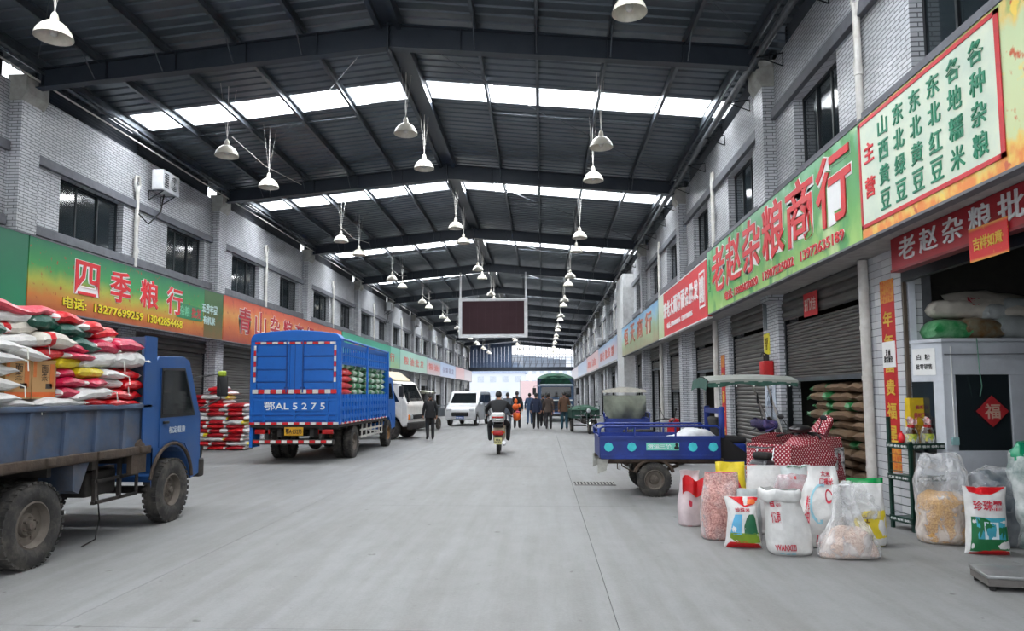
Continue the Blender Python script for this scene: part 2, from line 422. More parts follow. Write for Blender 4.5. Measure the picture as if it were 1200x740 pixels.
for a, c in SKY:
    for k in range(len(gaps) - 1):
        if gaps[k] == XM - .22: continue
        x0, x1 = gaps[k] + .04, gaps[k + 1] - .04
        b = MB(); b.add([(x0, a, roofz(x0)), (x1, a, roofz(x1)), (x1, c, roofz(x1)), (x0, c, roofz(x0))], [(0, 1, 2, 3)]); b.build('skylight_panel', M_SKYL, roof)
    b = MB()  # lap strips over the purlins
    for x in PX + [XM]: b.cbox((x, (a + c) / 2, roofz(x) + .01), (.1 if x != XM else .5, c - a, .01))
    b.build('skylight_lap', M_ROOF, roof)
def cpurlin(x, wdt=.07, h=.2):
    for j in range(-2, 10):
        y0 = YC0 + BAY * j; b = MB(); z = roofz(x) - .01; t = .008
        b.box(x - wdt / 2, y0, z - h, x - wdt / 2 + t, y0 + BAY, z); b.box(x - wdt / 2, y0, z - t, x + wdt / 2, y0 + BAY, z)
        b.box(x - wdt / 2, y0, z - h, x + wdt / 2, y0 + BAY, z - h + t); b.box(x + wdt / 2 - t, y0, z - h, x + wdt / 2, y0 + BAY, z - h + .025)
        b.build('purlin', M_PURL, roof)
for x in PX: cpurlin(x)
for j in range(-2, 10):   # heavier ridge members
    y0 = YC0 + BAY * j
    for x in (XM - .2, XM + .2):
        b = MB(); b.box(x - .05, y0, 9.0, x + .05, y0 + BAY, 9.27); b.build('ridge_purlin', M_STEEL, roof)
    b = MB(); b.box(XM - .16, y0, 9.1, XM + .16, y0 + BAY, 9.14); b.build('ridge_plate', M_STEEL, roof)
for j in range(-1, 11):   # portal rafters
    y = YC0 + BAY * j + .3 if j < 11 else ry1
    b = MB()
    for s_ in (-1, 1):
        xe = XM + s_ * 7.3; zt0, zt1 = roofz(XM) - .22, roofz(xe) - .21; zb0, zb1 = 8.62, 7.98
        b.prism([(XM, zb0), (xe, zb1), (xe, zt1), (XM, zt0)], y - .006, y + .006, 'y')
        b.prism([(XM, zb0 - .015), (xe, zb1 - .015), (xe, zb1 + .0), (XM, zb0)], y - .1, y + .1, 'y')
        b.prism([(XM, zt0 - .0), (xe, zt1), (xe, zt1 + .015), (XM, zt0 + .015)], y - .1, y + .1, 'y')
        for t in [.2, .4, .6, .8, .985]:
            x = XM + s_ * 7.3 * t; zt = zt0 + (zt1 - zt0) * t; zb = zb0 + (zb1 - zb0) * t
            b.box(x - .005, y - .095, zb, x + .005, y + .095, zt)
    b.box(XM - .02, y - .13, 8.5, XM + .02, y + .13, 9.1)
    b.build('rafter', M_STEEL, roof)
    k = MB()
    for x in PX[1:-1]:
        s_ = 1 if x > XM else -1
        zb = 8.62 - .0877 * abs(x - XM)
        for e in (-1, 1): k.tube((x, y + e * .1, zb + .02), (x, y + e * .55, roofz(x) - .2), .014, n=5)
    k.build('knee_brace', M_PURL, roof)
for j in range(-1, 10):   # sag rods and diagonal braces
    y0 = YC0 + BAY * j; b = MB()
    for yy in (4.6,):
        for i in range(len(PX) - 1):
            if PX[i] < XM < PX[i + 1]: continue
            b.tube((PX[i], y0 + yy, roofz(PX[i]) - .12), (PX[i + 1], y0 + yy, roofz(PX[i + 1]) - .12), .012, n=5)
    for s_ in (-1, 1):
        b.tube((XM + s_ * .3, y0 + .5, 9.02), (XM + s_ * 3.2, y0 + 4.3, 8.75), .01, n=4)
        b.tube((XM + s_ * 3.4, y0 + 4.3, 8.72), (XM + s_ * 7, y0 + 8.5, 8.4), .01, n=4)
    b.build('brace_rod', M_PURL, roof)
# eave pipes along both sides
for x, z, r, mt in ((-10.25, 8.28, .035, M_PURL), (-10.28, 8.1, .02, M_PVC)):
    o = MB().tube((x, -4, z), (x, 99, z), r, n=8).build('eave_pipe', mt, None)
    tag(o, 'galvanised pipe running the full length under the left eave' if r > .03 else 'thin white conduit just below the galvanised pipe under the left eave', 'pipe')
pr = thing('rainwater_pipe', 'long dark grey rainwater pipe on brackets below the right eave', 'pipe')
MB().tube((4.12, -4, 8.02), (4.12, 99, 8.02), .07, n=10).build('pipe', mat('dark_pipe', (84, 88, 92), .4, .3), pr)
MB().tube((4.1, -4, 8.3), (4.1, 99, 8.3), .03, n=8).build('upper_pipe', M_PURL, pr)
for k in range(46):
    y = 6.6 + k * 2.1; q = MB()
    q.path([(XR - .02, y, 7.75), (XR - .02, y, 8.0), (4.05, y, 7.93), (4.05, y, 7.93)], .014, n=5); q.path([(XR - .02, y, 7.75), (4.1, y, 7.93)], .012, n=5)
    q.build('bracket', M_DARKM, pr)
# wall downpipes with hooked tops
def downpipe(x, out, y, label):
    t = thing('downpipe', label, 'pipe', (x + out * -.09, y, 0), group='upper floor downpipes')
    b = MB(); b.path([(0, 0, 4.8), (0, 0, 7.0), (0, .02, 7.15)], .05, n=10); b.build('pipe', M_PVC, t)
    b = MB(); b.path([(0, -.02, 6.95), (0, -.12, 7.2), (0, -.1, 7.38), (0, .05, 7.42), (out * .03, .1, 7.3)], .035, n=8)
    b.path([(0, 0, 7.0), (0, .1, 7.2), (0, .06, 7.38)], .03, n=8); b.build('elbow', M_PVC, t)
    for z in (5.3, 6.15):
        q = MB(); q.tube((0, 0, z - .06), (0, 0, z + .06), .062, n=10); q.path([(0, 0, z), (out * .01, .12, z + .1), (out * .03, .14, z + .22)], .03, n=6); q.build('branch_fitting', M_PVC, t)
ords = ['first', 'second', 'third', 'fourth', 'fifth', 'sixth', 'seventh', 'eighth', 'ninth', 'tenth', 'eleventh', 'twelfth', 'thirteenth']
for n in range(0, 10):
    downpipe(XL, -1, YC0 + BAY * n + 4.35, 'white downpipe between upper windows on the left wall, %s from the camera' % ords[n])
for n in range(0, 10):
    y = 9.75 + 8.45 * n
    if 33 < y < 38.5: continue
    downpipe(XR, 1, y, 'white downpipe between upper windows on the right wall, %s from the camera' % ords[n])

# ---------------- ground floor openings ----------------
def slat_mesh(b, x, y0, y1, z0, z1, pitch, d, out):
    n = int((z1 - z0) / pitch); vs = []; fs = []
    for k in range(n + 1):
        z = z1 - k * pitch
        for dz, dx in ((0, 0), (-pitch * .25, -d), (-pitch * .7, -d), (-pitch * .92, 0)):
            if z + dz < z0: continue
            vs += [(x + out * (d + dx) - out * d, y0, z + dz), (x + out * (d + dx) - out * d, y1, z + dz)]
    fs = [(2 * i, 2 * i + 1, 2 * i + 3, 2 * i + 2) for i in range(len(vs) // 2 - 1)]
    b.add(vs, fs)
M_SHUT = mat('grey_shutter', (98, 96, 93), .5, .45, var=.15, scale=1.5, dirt=(72, 66, 60), dirt_amt=.6, stretch=(1, 1, 6))
M_SHUTL = mat('pale_shutter', (172, 172, 170), .5, .3, var=.1, scale=1.5, dirt=(110, 105, 100), dirt_amt=.5)
ndoor = 0
def opening(x, out, y0, y1, ztop, zsh, m=None, pitch=.09, zbox=3.0):
    """roller shutter hung in the opening; its lower edge stands at zsh"""
    global ndoor; ndoor += 1; m = m or M_SHUT
    f = MB(); xs_ = x + out * .12
    for y in (y0 + .03, y1 - .03): f.cbox((xs_, y, ztop / 2), (.08, .06, ztop))
    d = struct(f.build('door_%d' % ndoor, M_DARKM))
    b = MB(); slat_mesh(b, xs_ - out * .06, y0 + .03, y1 - .03, zbox, ztop, .16, .03, out); tag(b.build('shutter_box', m, d), kind='stuff')
    if zsh < zbox - .1:
        b = MB(); slat_mesh(b, xs_, y0 + .05, y1 - .05, zsh + .06, zbox, pitch, .018, out); tag(b.build('shutter_slats', m, d), kind='stuff')
        b = MB(); b.cbox((xs_, (y0 + y1) / 2, zsh + .03), (.06, y1 - y0 - .1, .07)); b.build('bottom_rail', M_PURL, d)
    return d
# right side pillars and openings (y0, y1, shutter edge)
ROP = [(5.3, 9.02, 3.04, 1), (10.28, 13.62, 1.86, 0), (14.55, 17.25, .02, 0), (18.3, 21.4, 2.25, 0), (22.6, 25.7, 1.7, 0)]
y = 27.0
k = 0
while y < 98:
    if not (33.6 < y < 37.5): ROP.append((y, y + 3.1, (2.6, 1.9, .02, 2.4, 2.8)[k % 5], 0))
    y += 4.25; k += 1
b = MB(); y = -4
for a, c, zs, fl_ in ROP:
    if not (9.02 <= y < 10.3 and y > 9): b.box(XR - .03, y, 0, XR + .35, a, 3.52)
    y = c
b.box(XR - .03, y, 0, XR + .35, 100, 3.52)
struct(b.build('wall_pillars_right', M_TILE))
for i, (a, c, zs, fl_) in enumerate(ROP):
    if i == 0: continue
    opening(XR, 1, a, c, 3.52, zs, M_SHUT, pitch=.055 if i == 1 else .09, zbox=2.95)
# left side
b = MB(); y = -4; LOP = []
yy = YC0 - BAY
k = 0
while yy < 96:
    LOP += [(yy + .6, yy + 3.95, (2.6, .02, .02, 2.2)[k % 4]), (yy + 4.6, yy + BAY - .05, (.02, .02, 2.4, 1.6)[k % 4])]; yy += BAY; k += 1
for a, c, zs in LOP: b.box(XL - .3, y, 0, XL + .03, a, 3.8); y = c
b.box(XL - .3, y, 0, XL + .03, 100, 3.8)
struct(b.build('wall_pillars_left', M_TILE))
for a, c, zs in LOP: opening(XL, -1, a, c, 3.6, zs, M_SHUT if a < 45 else M_SHUTL, zbox=2.95)
# shop partitions inside
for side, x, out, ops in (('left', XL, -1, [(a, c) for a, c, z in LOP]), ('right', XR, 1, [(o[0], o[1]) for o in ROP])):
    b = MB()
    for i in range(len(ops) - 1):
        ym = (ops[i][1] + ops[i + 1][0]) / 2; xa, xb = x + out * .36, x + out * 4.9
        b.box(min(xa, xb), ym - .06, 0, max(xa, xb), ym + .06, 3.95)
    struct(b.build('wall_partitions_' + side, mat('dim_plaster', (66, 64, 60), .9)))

# canopy slab under the right signboards
b = MB(); b.box(3.98, 2.0, 3.52, XR + .3, 34.6, 3.66); b.box(3.98, 2, 3.66, 4.06, 34.6, 4.9); b.box(3.98, 38, 3.4, XR + .3, 99, 3.5)
struct(b.build('trim_1', mat('soffit_paint', (168, 166, 164), .7, dirt=(120, 116, 110), bump=.1)))
b = MB(); b.box(XL - .1, -3, 3.42, -10.08, 99, 3.5)
struct(b.build('trim_2', mat('soffit_paint', (168, 166, 164), .7)))
# projecting plain bay on the right
b = MB(); b.box(4.0, 34.75, 0, XR + .3, 37.7, 7.6); struct(b.build('wall_right_projection', mat('pale_render', (196, 198, 198), .8, dirt=(160, 158, 150), dirt_amt=.4)))

# gable at the far end: solid blue panel on the left, open lattice on the right
yE = ry1 + .1
ge = thing('wall_end', None, None, kind='structure')
b = MB(); b.box(-10.5, yE - .2, 4.9, 4.4, yE + .2, 5.45); b.build('gable_beam', M_STEEL, ge)
for k in range(12):
    x0 = -10.4 + k * .5; q = MB()
    q.prism([(x0, 5.45), (x0 + .48, 5.45), (x0 + .48, min(roofz(x0 + .48), 8.6 + .03 * k)), (x0, min(roofz(x0), 8.6 + .03 * k))], yE - .03, yE + .03, 'y'); q.build('cladding_panel', mat('blue_cladding', (78, 96, 124), .5, .3), ge)
b = MB()
for k in range(11):
    x = -4.4 + k * .85
    b.box(x - .03, yE - .05, 5.45, x + .03, yE + .05, roofz(x) - .05)
    if x < 3: b.tube((x, yE, 5.45), (x + .85, yE, 8.3), .03, n=4)
for z in (5.9, 6.35, 6.8, 7.25): b.box(-4.4, yE - .03, z - .02, 4.3, yE + .03, z + .02)
b.build('gable_lattice', M_STEEL, ge)
for k in range(9):
    x = -4.38 + k * .85; q = MB(); q.box(x, yE + .06, 5.45, x + .8, yE + .08, 7.3 - .1 * k); q.build('cladding_panel', glass_mat('blue_haze_glass', (120, 140, 165), .3, .55), ge)
b = MB(); b.box(-11.2, yE - .1, 0, -10.5, yE + .3, 9.0); b.box(4.4, yE - .1, 0, 5.1, yE + .3, 9.0); b.build('end_post', M_CONC, ge)

# ---------------- pendant lamps ----------------
M_LAMP = mat('lamp_enamel', (222, 218, 205), .4, dirt=(160, 150, 130), dirt_amt=.4)
M_LAMPIN = mat('lamp_inside', (190, 190, 186), .25, .7)
def lamp(loc, label):
    t = thing('pendant_lamp', label, 'lamp', loc, group='pendant lamps under the hall roof')
    prof = [(.27, 0), (.262, .03), (.235, .1), (.185, .17), (.12, .225), (.055, .25)]
    b = MB(); b.lathe(prof + [(.05, .245), (.115, .215), (.18, .163), (.228, .098), (.256, .03), (.264, .0)], 24, cap=False)
    b.build('lamp_shade', [M_LAMP], t)
    b = MB(); b.lathe([(.055, .23), (.06, .3), (.045, .36), (.02, .4)], 12); b.build('socket', M_LAMP, t)
    b = MB(); b.lathe([(.03, .22), (.06, .16), (.065, .1), (.05, .04), (.015, .02)], 12); b.build('bulb', mat('bulb_glass', (225, 225, 220), .15), t)
    z = roofz(loc[0]) - loc[2] - .005
    b = MB(); b.tube((0, 0, .4), (0, 0, z), .009, n=6); b.path([(0, 0, .42), (-.1, -.2, z)], .004, n=4); b.path([(0, 0, .42), (.1, .2, z)], .004, n=4); b.build('hanger', M_PVC, t)
lrow = {'left': (-7.3, 7.2), 'middle': (-3.1, 7.62), 'right': (1.36, 7.2)}
for n in range(-1, 10):
    for rn, (x, z) in lrow.items():
        for e, yo in (('nearer', 2.35), ('farther', 4.85)):
            y = YC0 + BAY * n + yo + (.6 if n >= 1 else 0) - (.3 if n < 0 else 0)
            if n < 0:
                if (rn, e) == ('left', 'nearer') or rn == 'middle': continue
                if rn == 'left': y = 9.75; zz = 7.02
                elif e == 'nearer': continue
                else: y = 10.3; zz = 7.42
            else: zz = z
            lamp((x, y, zz), 'white bell pendant lamp in the %s row, %s roof bay, %s of its pair' % (rn, ords[n + 1], e) if n >= 0 else
                 'white bell pendant lamp nearest the camera in the %s row, hung lowest' % rn)
for n in range(0, 8):   # slack cables linking lamps
    o = MB().path([(-7.3, YC0 + BAY * n + 2.6, 7.75), (-7.3, YC0 + BAY * n + 4.6, 7.7), (-7.6, YC0 + BAY * n + 8.2, 8.3)], .01, n=5).build('lamp_cable', M_PVC)
    tag(o, 'thin pale cable linking the left row of lamps in the %s roof bay' % ords[n + 1], 'cable')

# ---------------- air conditioners ----------------
def aircon(loc, rz, label):
    t = thing('air_conditioner', label, 'air conditioner', loc, rz, group='wall mounted air conditioners')
    b = MB(); b.rbox((0, 0, .28), (.32, .85, .56), .02); b.build('casing', M_WHITE, t)
    b = MB(); b.lathe([(.0, .17), (.2, .17), (.2, .175), (.0, .175)], 20, 0, T(0, .12, .28, 0, pi / 2, 0)); b.build('fan_recess', M_DARKM, t)
    b = MB()
    for k in range(5): 
        rr = .04 + .04 * k; b.path([(.178, .12 + rr * cos(a * pi / 10), .28 + rr * sin(a * pi / 10)) for a in range(21)], .006, n=4)
    b.build('fan_guard', M_WHITE, t)
    for k in range(7):
        b = MB(); b.cbox((.163, -.25, .1 + .06 * k), (.01, .2, .03)); b.build('vent_slot', M_DARKM, t)
    for s_ in (-.3, .3):
        b = MB(); b.path([(.12, s_, -.0), (-.3, s_, 0), (-.3, s_, -.25), (.1, s_, -.01)], .015, n=5); b.build('bracket', M_DARKM, t)
    b = MB(); b.path([(-.1, .1, 0), (-.15, .05, -.5), (-.22, -.4, -.95), (-.2, -.9, -.8)], .018, n=6); b.build('hose', M_BLACK, t)
aircon((-10.35, 18.4, 7.2), 0, 'white air conditioner above the upper windows, nearest on the left wall')
aircon((-10.35, 46.8, 7.3), 0, 'white air conditioner outdoor unit high on the left wall, behind the nearest one')
aircon((-10.35, 57, 7.3), 0, 'white air conditioner outdoor unit, third along the left wall')
aircon((-10.35, 84, 7.2), 0, 'white air conditioner outdoor unit at the far end of the left wall')
aircon((4.2, 52, 5.2), pi, 'white air conditioner outdoor unit on the right wall beyond the plain projection')
aircon((4.2, 58, 4.9), pi, 'white air conditioner outdoor unit farther along the right wall')

# ---------------- LED screen ----------------
t = thing('display_screen', 'large dark display screen in a white frame hung from the roof', 'screen', (-2.78, 39.25, 4.93), 0)
b = MB(); b.box(-1.87, 0, 0, 1.87, .25, 2.07); b.build('housing', M_WHITE, t)
for k in range(8):
    for j in range(4):
        q = MB(); q.box(-1.76 + k * .44, -.03, .1 + j * .468, -1.76 + (k + 1) * .44 - .002, 0, .1 + (j + 1) * .468 - .002); q.build('screen_module', mat('screen_dark', (60, 44, 48), .9, scale=.5, spec=.1), t)
for x in (-1.86, 1.86): MB().box(x - .05, .02, 0, x + .05, .14, 3.62).build('hanger_pole', M_WHITE, t)
b = MB(); b.box(-1.95, -.06, -.1, 1.95, .27, 0); b.box(-1.95, -.06, 2.02, 1.95, .27, 2.12); b.box(-1.95, -.06, 0, -1.8, .1, 2.02); b.box(1.8, -.06, 0, 1.95, .1, 2.02); b.build('frame', M_WHITE, t)
# ---------------- signboards ----------------
M_RED = plain((205, 30, 38), .5, var=.05); M_WH = plain((235, 236, 234), .5, var=.03)
def board_mat(name, stops, noise_amt=.08, blotch=None, axis='Z', rough=.45, sc=3):
    """printed board: colour bands up the board (object z from 0 to 1) broken by noise"""
    m = bpy.data.materials.new(name); m.use_nodes = True; N, L = nodes_of(m); b = N['Principled BSDF']
    t = N.new('ShaderNodeTexCoord'); s = N.new('ShaderNodeSeparateXYZ'); L.new(t.outputs['Object'], s.inputs[0])
    n = N.new('ShaderNodeTexNoise'); n.inputs['Scale'].default_value = sc; n.inputs['Detail'].default_value = 6; L.new(t.outputs['Object'], n.inputs['Vector'])
    a = N.new('ShaderNodeMath'); a.operation = 'MULTIPLY_ADD'; a.inputs[1].default_value = noise_amt * 4
    sub = N.new('ShaderNodeMath'); sub.operation = 'SUBTRACT'; sub.inputs[1].default_value = .5; L.new(n.outputs['Fac'], sub.inputs[0])
    L.new(sub.outputs[0], a.inputs[0]); L.new(s.outputs[axis], a.inputs[2])
    r = N.new('ShaderNodeValToRGB'); L.new(a.outputs[0], r.inputs['Fac'])
    e = r.color_ramp.elements; e[0].position = stops[0][0]; e[0].color = (*lin(stops[0][1]), 1); e[1].position = stops[-1][0]; e[1].color = (*lin(stops[-1][1]), 1)
    for p, c in stops[1:-1]: q = e.new(p); q.color = (*lin(c), 1)
    out = r.outputs['Color']
    if blotch:
        for bc, bs, lo, hi in blotch:
            v = N.new('ShaderNodeTexNoise'); v.inputs['Scale'].default_value = bs; v.inputs['Detail'].default_value = 4; L.new(t.outputs['Object'], v.inputs['Vector'])
            r2 = N.new('ShaderNodeValToRGB'); r2.color_ramp.elements[0].position = lo; r2.color_ramp.elements[0].color = (0, 0, 0, 1); r2.color_ramp.elements[1].position = hi
            L.new(v.outputs['Fac'], r2.inputs['Fac']); mx = N.new('ShaderNodeMixRGB'); mx.inputs['Color2'].default_value = (*lin(bc), 1)
            L.new(r2.outputs['Color'], mx.inputs['Fac']); L.new(out, mx.inputs['Color1']); out = mx.outputs[0]
    L.new(out, b.inputs['Base Color']); b.inputs['Roughness'].default_value = rough
    return m
class Board:
    """signboard in the plane x=const; local y along the reading direction scaled to metres, local z 0..1 times height via object scale"""
    def __init__(s, label, x, out, ya, yb, z0, z1, m, frame=None, name='signboard', tilt=0):
        # out: -1 when it faces -x (right wall), +1 when it faces +x (left wall)
        s.W = abs(yb - ya); s.H = z1 - z0; s.out = out
        s.t = thing(name, label, 'sign')
        s.t.matrix_world = Matrix.Translation((x, ya, z0)) @ Matrix(((0, 0, out, 0), (out, 0, 0, 0), (0, 1, 0, 0), (0, 0, 0, 1)))
        # local axes: X = reading direction, Y = up, Z = out of the wall
        if out > 0: s.t.matrix_world = Matrix(((0, 0, 1, x), (1, 0, 0, ya), (0, 1, 0, z0), (0, 0, 0, 1)))
        else: s.t.matrix_world = Matrix(((0, 0, -1, x), (-1, 0, 0, ya), (0, 1, 0, z0), (0, 0, 0, 1)))
        b = MB(); b.box(0, 0, -.1, s.W, 1, 0)
        p = b.build('panel', m, s.t); p.scale = (1, s.H, 1); s.panel = p
        f = MB(); f.box(-.01, -.03, -.11, s.W + .01, 0, .012); f.box(-.01, s.H, -.11, s.W + .01, s.H + .03, .012); f.build('edge_trim', frame or M_BAND, s.t)
    def text(s, txt, x, y, w_, h, m, outline=None, off=.015, oo=.05, name='lettering', d=.012):
        if outline: lettering('lettering_outline', txt, outline, s.t, (x - .02 * w_ / max(1, len(txt)) , y - .015 * h, .002), (1, 0, 0), (0, 1, 0), w_ * (1 + .04 / max(1, len(txt))), h * 1.03, oo, .006)
        return lettering(name, txt, m, s.t, (x, y, .009 if outline else .003), (1, 0, 0), (0, 1, 0), w_, h, off, d)
    def chars(s, txt, x, y, pitch, w_, h, m, outline=None, off=.015, oo=.06, dy=0):
        for i, c in enumerate(txt):
            if c == ' ': continue
            s.text(c, x + i * pitch, y + dy * i, w_, h, m, outline, off, oo)
M_SG1 = board_mat('print_harvest', [(.0, (160, 74, 34)), (.2, (188, 112, 42)), (.42, (160, 162, 58)), (.62, (52, 138, 72)), (1, (10, 104, 72))], .05, axis='Y', blotch=[((150, 60, 20), 9, .62, .7)])
M_SG0 = board_mat('print_green', [(0, (20, 120, 80)), (1, (18, 96, 70))], .12, axis='Y')
b0 = Board('dark green signboard with a red poster panel at the left edge of the photo', -10.0, 1, 4.6, 12.95, 3.37, 4.78, M_SG0)
q = MB(); q.box(5.9, .3, 0, 7.55, 1.28, .02); q.build('poster', board_mat('print_poster', [(0, (150, 30, 30)), (.25, (190, 120, 40)), (.5, (180, 60, 40)), (1, (196, 24, 34))], .2, axis='Y', sc=2.5), b0.t)
b1 = Board('green and orange signboard with large red characters above the dump truck', -10.0, 1, 12.98, 21.3, 3.37, 4.78, M_SG1)
YEL = plain((225, 205, 40), .5)
b1.chars('四季粮行', 1.35, .47, 1.22, .82, .74, M_RED, M_WH, .015, .05)
BLK = plain((20, 22, 20), .6)
b1.text('电话:  13277699259', 1.0, .12, 2.95, .25, YEL, BLK, .022, .06); b1.text('13042854468', 4.15, .12, 1.7, .22, YEL, BLK, .022, .06)
q = MB(); q.prism([(5.55, .42), (6.95, .42), (7.05, .55), (7.0, .82), (5.7, .84)], .001, .012, 'z'); q.build('painted_label', plain((40, 128, 84), .5), b1.t)
b1.text('杂粮', 5.7, .48, .55, .3, plain((110, 190, 150), .5)); b1.text('批发', 6.35, .48, .55, .3, plain((205, 40, 60), .5))
PALE = plain((196, 222, 220), .5)
b1.text('五谷丰登', 6.95, .72, 1.0, .28, PALE, off=.03); b1.text('有机米', 7.05, .38, .75, .25, PALE, off=.03)
q = MB(); q.box(7.1, 0, .0005, 8.3, 1.4, .003); q.build('printed_field', board_mat('print_field', [(0, (110, 84, 40)), (1, (60, 96, 52))], .3, axis='Y', sc=6), b1.t)
M_SG2 = board_mat('print_orange', [(0, (150, 60, 44)), (.35, (196, 104, 50)), (.6, (206, 146, 76)), (.85, (196, 90, 56)), (1, (190, 78, 56))], .06, axis='Y', blotch=[((150, 50, 50), 5, .6, .72)])
b2 = Board('orange signboard with red characters partly behind the blue stake truck', -10.0, 1, 21.35, 34.3, 3.37, 4.8, M_SG2)
b2.chars('青山杂粮商行', 1.1, .32, 1.32, .95, .88, plain((176, 24, 44), .5), M_WH, .012, .045)
b2.text('专业批发', 9.6, .4, 2.4, .5, plain((190, 70, 70), .5))
def pastel(label, ya, yb, stops, txt, tc_, out=1, x=-10.0, z0=3.4, z1=4.82, th=.6):
    o = Board(label, x, out, ya, yb, z0, z1, board_mat('print_%d' % int(abs(ya * 10)), stops, .1, axis='Y'))
    if txt: o.chars(txt, o.W * .12, (o.H - th) / 2, o.W * .78 / len(txt), o.W * .6 / len(txt), th, tc_)
    return o
SAL = plain((214, 120, 110), .5)
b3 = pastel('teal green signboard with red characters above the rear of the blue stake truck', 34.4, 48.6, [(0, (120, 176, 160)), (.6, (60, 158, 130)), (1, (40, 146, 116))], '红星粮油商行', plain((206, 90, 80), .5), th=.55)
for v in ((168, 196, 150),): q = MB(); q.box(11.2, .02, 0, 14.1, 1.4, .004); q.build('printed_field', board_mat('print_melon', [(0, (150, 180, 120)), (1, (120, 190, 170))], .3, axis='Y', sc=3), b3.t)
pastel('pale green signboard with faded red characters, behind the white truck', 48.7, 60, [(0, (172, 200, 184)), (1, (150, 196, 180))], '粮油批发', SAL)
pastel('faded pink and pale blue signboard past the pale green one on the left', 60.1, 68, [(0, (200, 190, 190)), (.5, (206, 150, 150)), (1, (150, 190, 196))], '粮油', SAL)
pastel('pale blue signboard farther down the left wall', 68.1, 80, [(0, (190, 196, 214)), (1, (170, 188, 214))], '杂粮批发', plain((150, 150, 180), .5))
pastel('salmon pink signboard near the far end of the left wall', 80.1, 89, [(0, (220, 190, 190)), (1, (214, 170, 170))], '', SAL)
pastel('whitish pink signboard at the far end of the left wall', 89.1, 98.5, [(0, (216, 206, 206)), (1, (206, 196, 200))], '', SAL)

# right side
GRN = plain((20, 128, 92), .5)
M_SR1 = board_mat('print_rice_field', [(0, (150, 190, 100)), (.35, (86, 156, 72)), (.7, (60, 140, 80)), (1, (120, 180, 140))], .14, axis='Y', blotch=[((60, 140, 70), 2.5, .5, .62), ((196, 214, 160), 1.2, .56, .7)])
XS = 3.9
r1 = Board('long green signboard with six huge red characters above the right shops', XS, -1, 16.6, 8.62, 3.5, 4.95, M_SR1)
r1.chars('老赵杂粮商行', .5, .40, 1.23, 1.12, .98, M_RED, M_WH, .014, .045)
r1.text('电话: 13886020020   13907225002   13972635189', 1.6, .1, 5.9, .2, plain((206, 28, 40), .5), M_WH, .008, .04)
r1.text('粮\n油\n批\n发', .12, .5, .2, .75, plain((90, 170, 110), .5))
M_SR2 = board_mat('print_beans', [(0, (222, 130, 50)), (.1, (226, 190, 90)), (.2, (196, 206, 150)), (.8, (190, 206, 160)), (.92, (214, 190, 110)), (1, (150, 170, 100))], .16, axis='Y', blotch=[((190, 84, 40), 7, .6, .66), ((232, 200, 80), 5, .62, .68)], sc=5)
r2 = Board('bean printed signboard listing goods in green characters inside a red frame', XS, -1, 8.6, 3.2, 3.5, 4.95, M_SR2)
q = MB(); q.box(.0, .14, 0, 2.62, 1.4, .004); q.build('pale_field', mat('pale_print', (214, 222, 200), .5, rgb2=(190, 206, 190), scale=2), r2.t)
q = MB()
for a in ((0, .12, 2.66, .165), (0, 1.375, 2.66, 1.42), (0, .12, .045, 1.42), (2.6, .12, 2.66, 1.42)): q.box(a[0], a[1], .004, a[2], a[3], .012)
q.build('red_frame', plain((200, 28, 40), .5), r2.t)
for i, ch in enumerate('主营'): r2.text(ch, .14, .88 - .42 * i, .24, .24, M_RED, off=.015)
for j, s_ in enumerate(('山西黄豆', '东北绿豆', '东北黄豆', '东北红豆', '各地糯米', '各种杂粮')):
    for i, ch in enumerate(s_): r2.text(ch, .50 + j * .345, 1.08 - i * .285, .22, .225, GRN, off=.01)
r3 = Board('red signboard with white characters beside the long green one', XS, -1, 23.6, 16.65, 3.45, 4.82, mat('print_red', (205, 40, 48), .5, var=.06), frame=M_WH)
q = MB(); q.box(0, .0, 0, 1.0, 1.37, .004); q.build('printed_edge', board_mat('print_edge', [(0, (170, 190, 140)), (1, (200, 210, 190))], .2, axis='Y', sc=5), r3.t)
r3.chars('宏老大面粉面条批发', 1.05, .55, .56, .5, .52, M_WH, None, .03)
r3.text('电话: 13986000216  13597780026', 1.6, .2, 3.7, .18, M_WH, None, .02)
q = MB()
q.box(6.15, .28, .004, 6.72, .33, .01); q.box(6.15, 1.12, .004, 6.72, 1.17, .01); q.box(6.13, .28, .004, 6.17, 1.17, .01); q.box(6.7, .28, .004, 6.74, 1.17, .01); q.build('badge_outline', M_WH, r3.t)
r3.text('诚信\n经营', 6.22, .4, .42, .64, M_WH, None, .03)
r4 = Board('faded blue and green signboard with orange characters on the right wall', XS, -1, 34.5, 23.7, 3.45, 4.8, board_mat('print_meadow', [(0, (150, 140, 110)), (.4, (146, 170, 130)), (.75, (140, 180, 200)), (1, (110, 160, 200))], .2, axis='Y', sc=2))
r4.chars('恒天商行', 1.0, .4, 2.3, 1.5, .8, plain((196, 110, 90), .5), plain((210, 190, 170), .5), .012, .04)
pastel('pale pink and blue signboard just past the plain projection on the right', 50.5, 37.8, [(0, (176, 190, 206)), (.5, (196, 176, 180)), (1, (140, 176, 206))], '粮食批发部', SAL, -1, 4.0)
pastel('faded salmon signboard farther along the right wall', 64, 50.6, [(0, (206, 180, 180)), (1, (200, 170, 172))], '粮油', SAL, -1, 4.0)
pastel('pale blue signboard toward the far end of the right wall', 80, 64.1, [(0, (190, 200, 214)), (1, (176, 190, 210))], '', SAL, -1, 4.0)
pastel('whitish signboard at the far end of the right wall', 98, 80.1, [(0, (210, 206, 210)), (1, (206, 200, 206))], '', SAL, -1, 4.0)
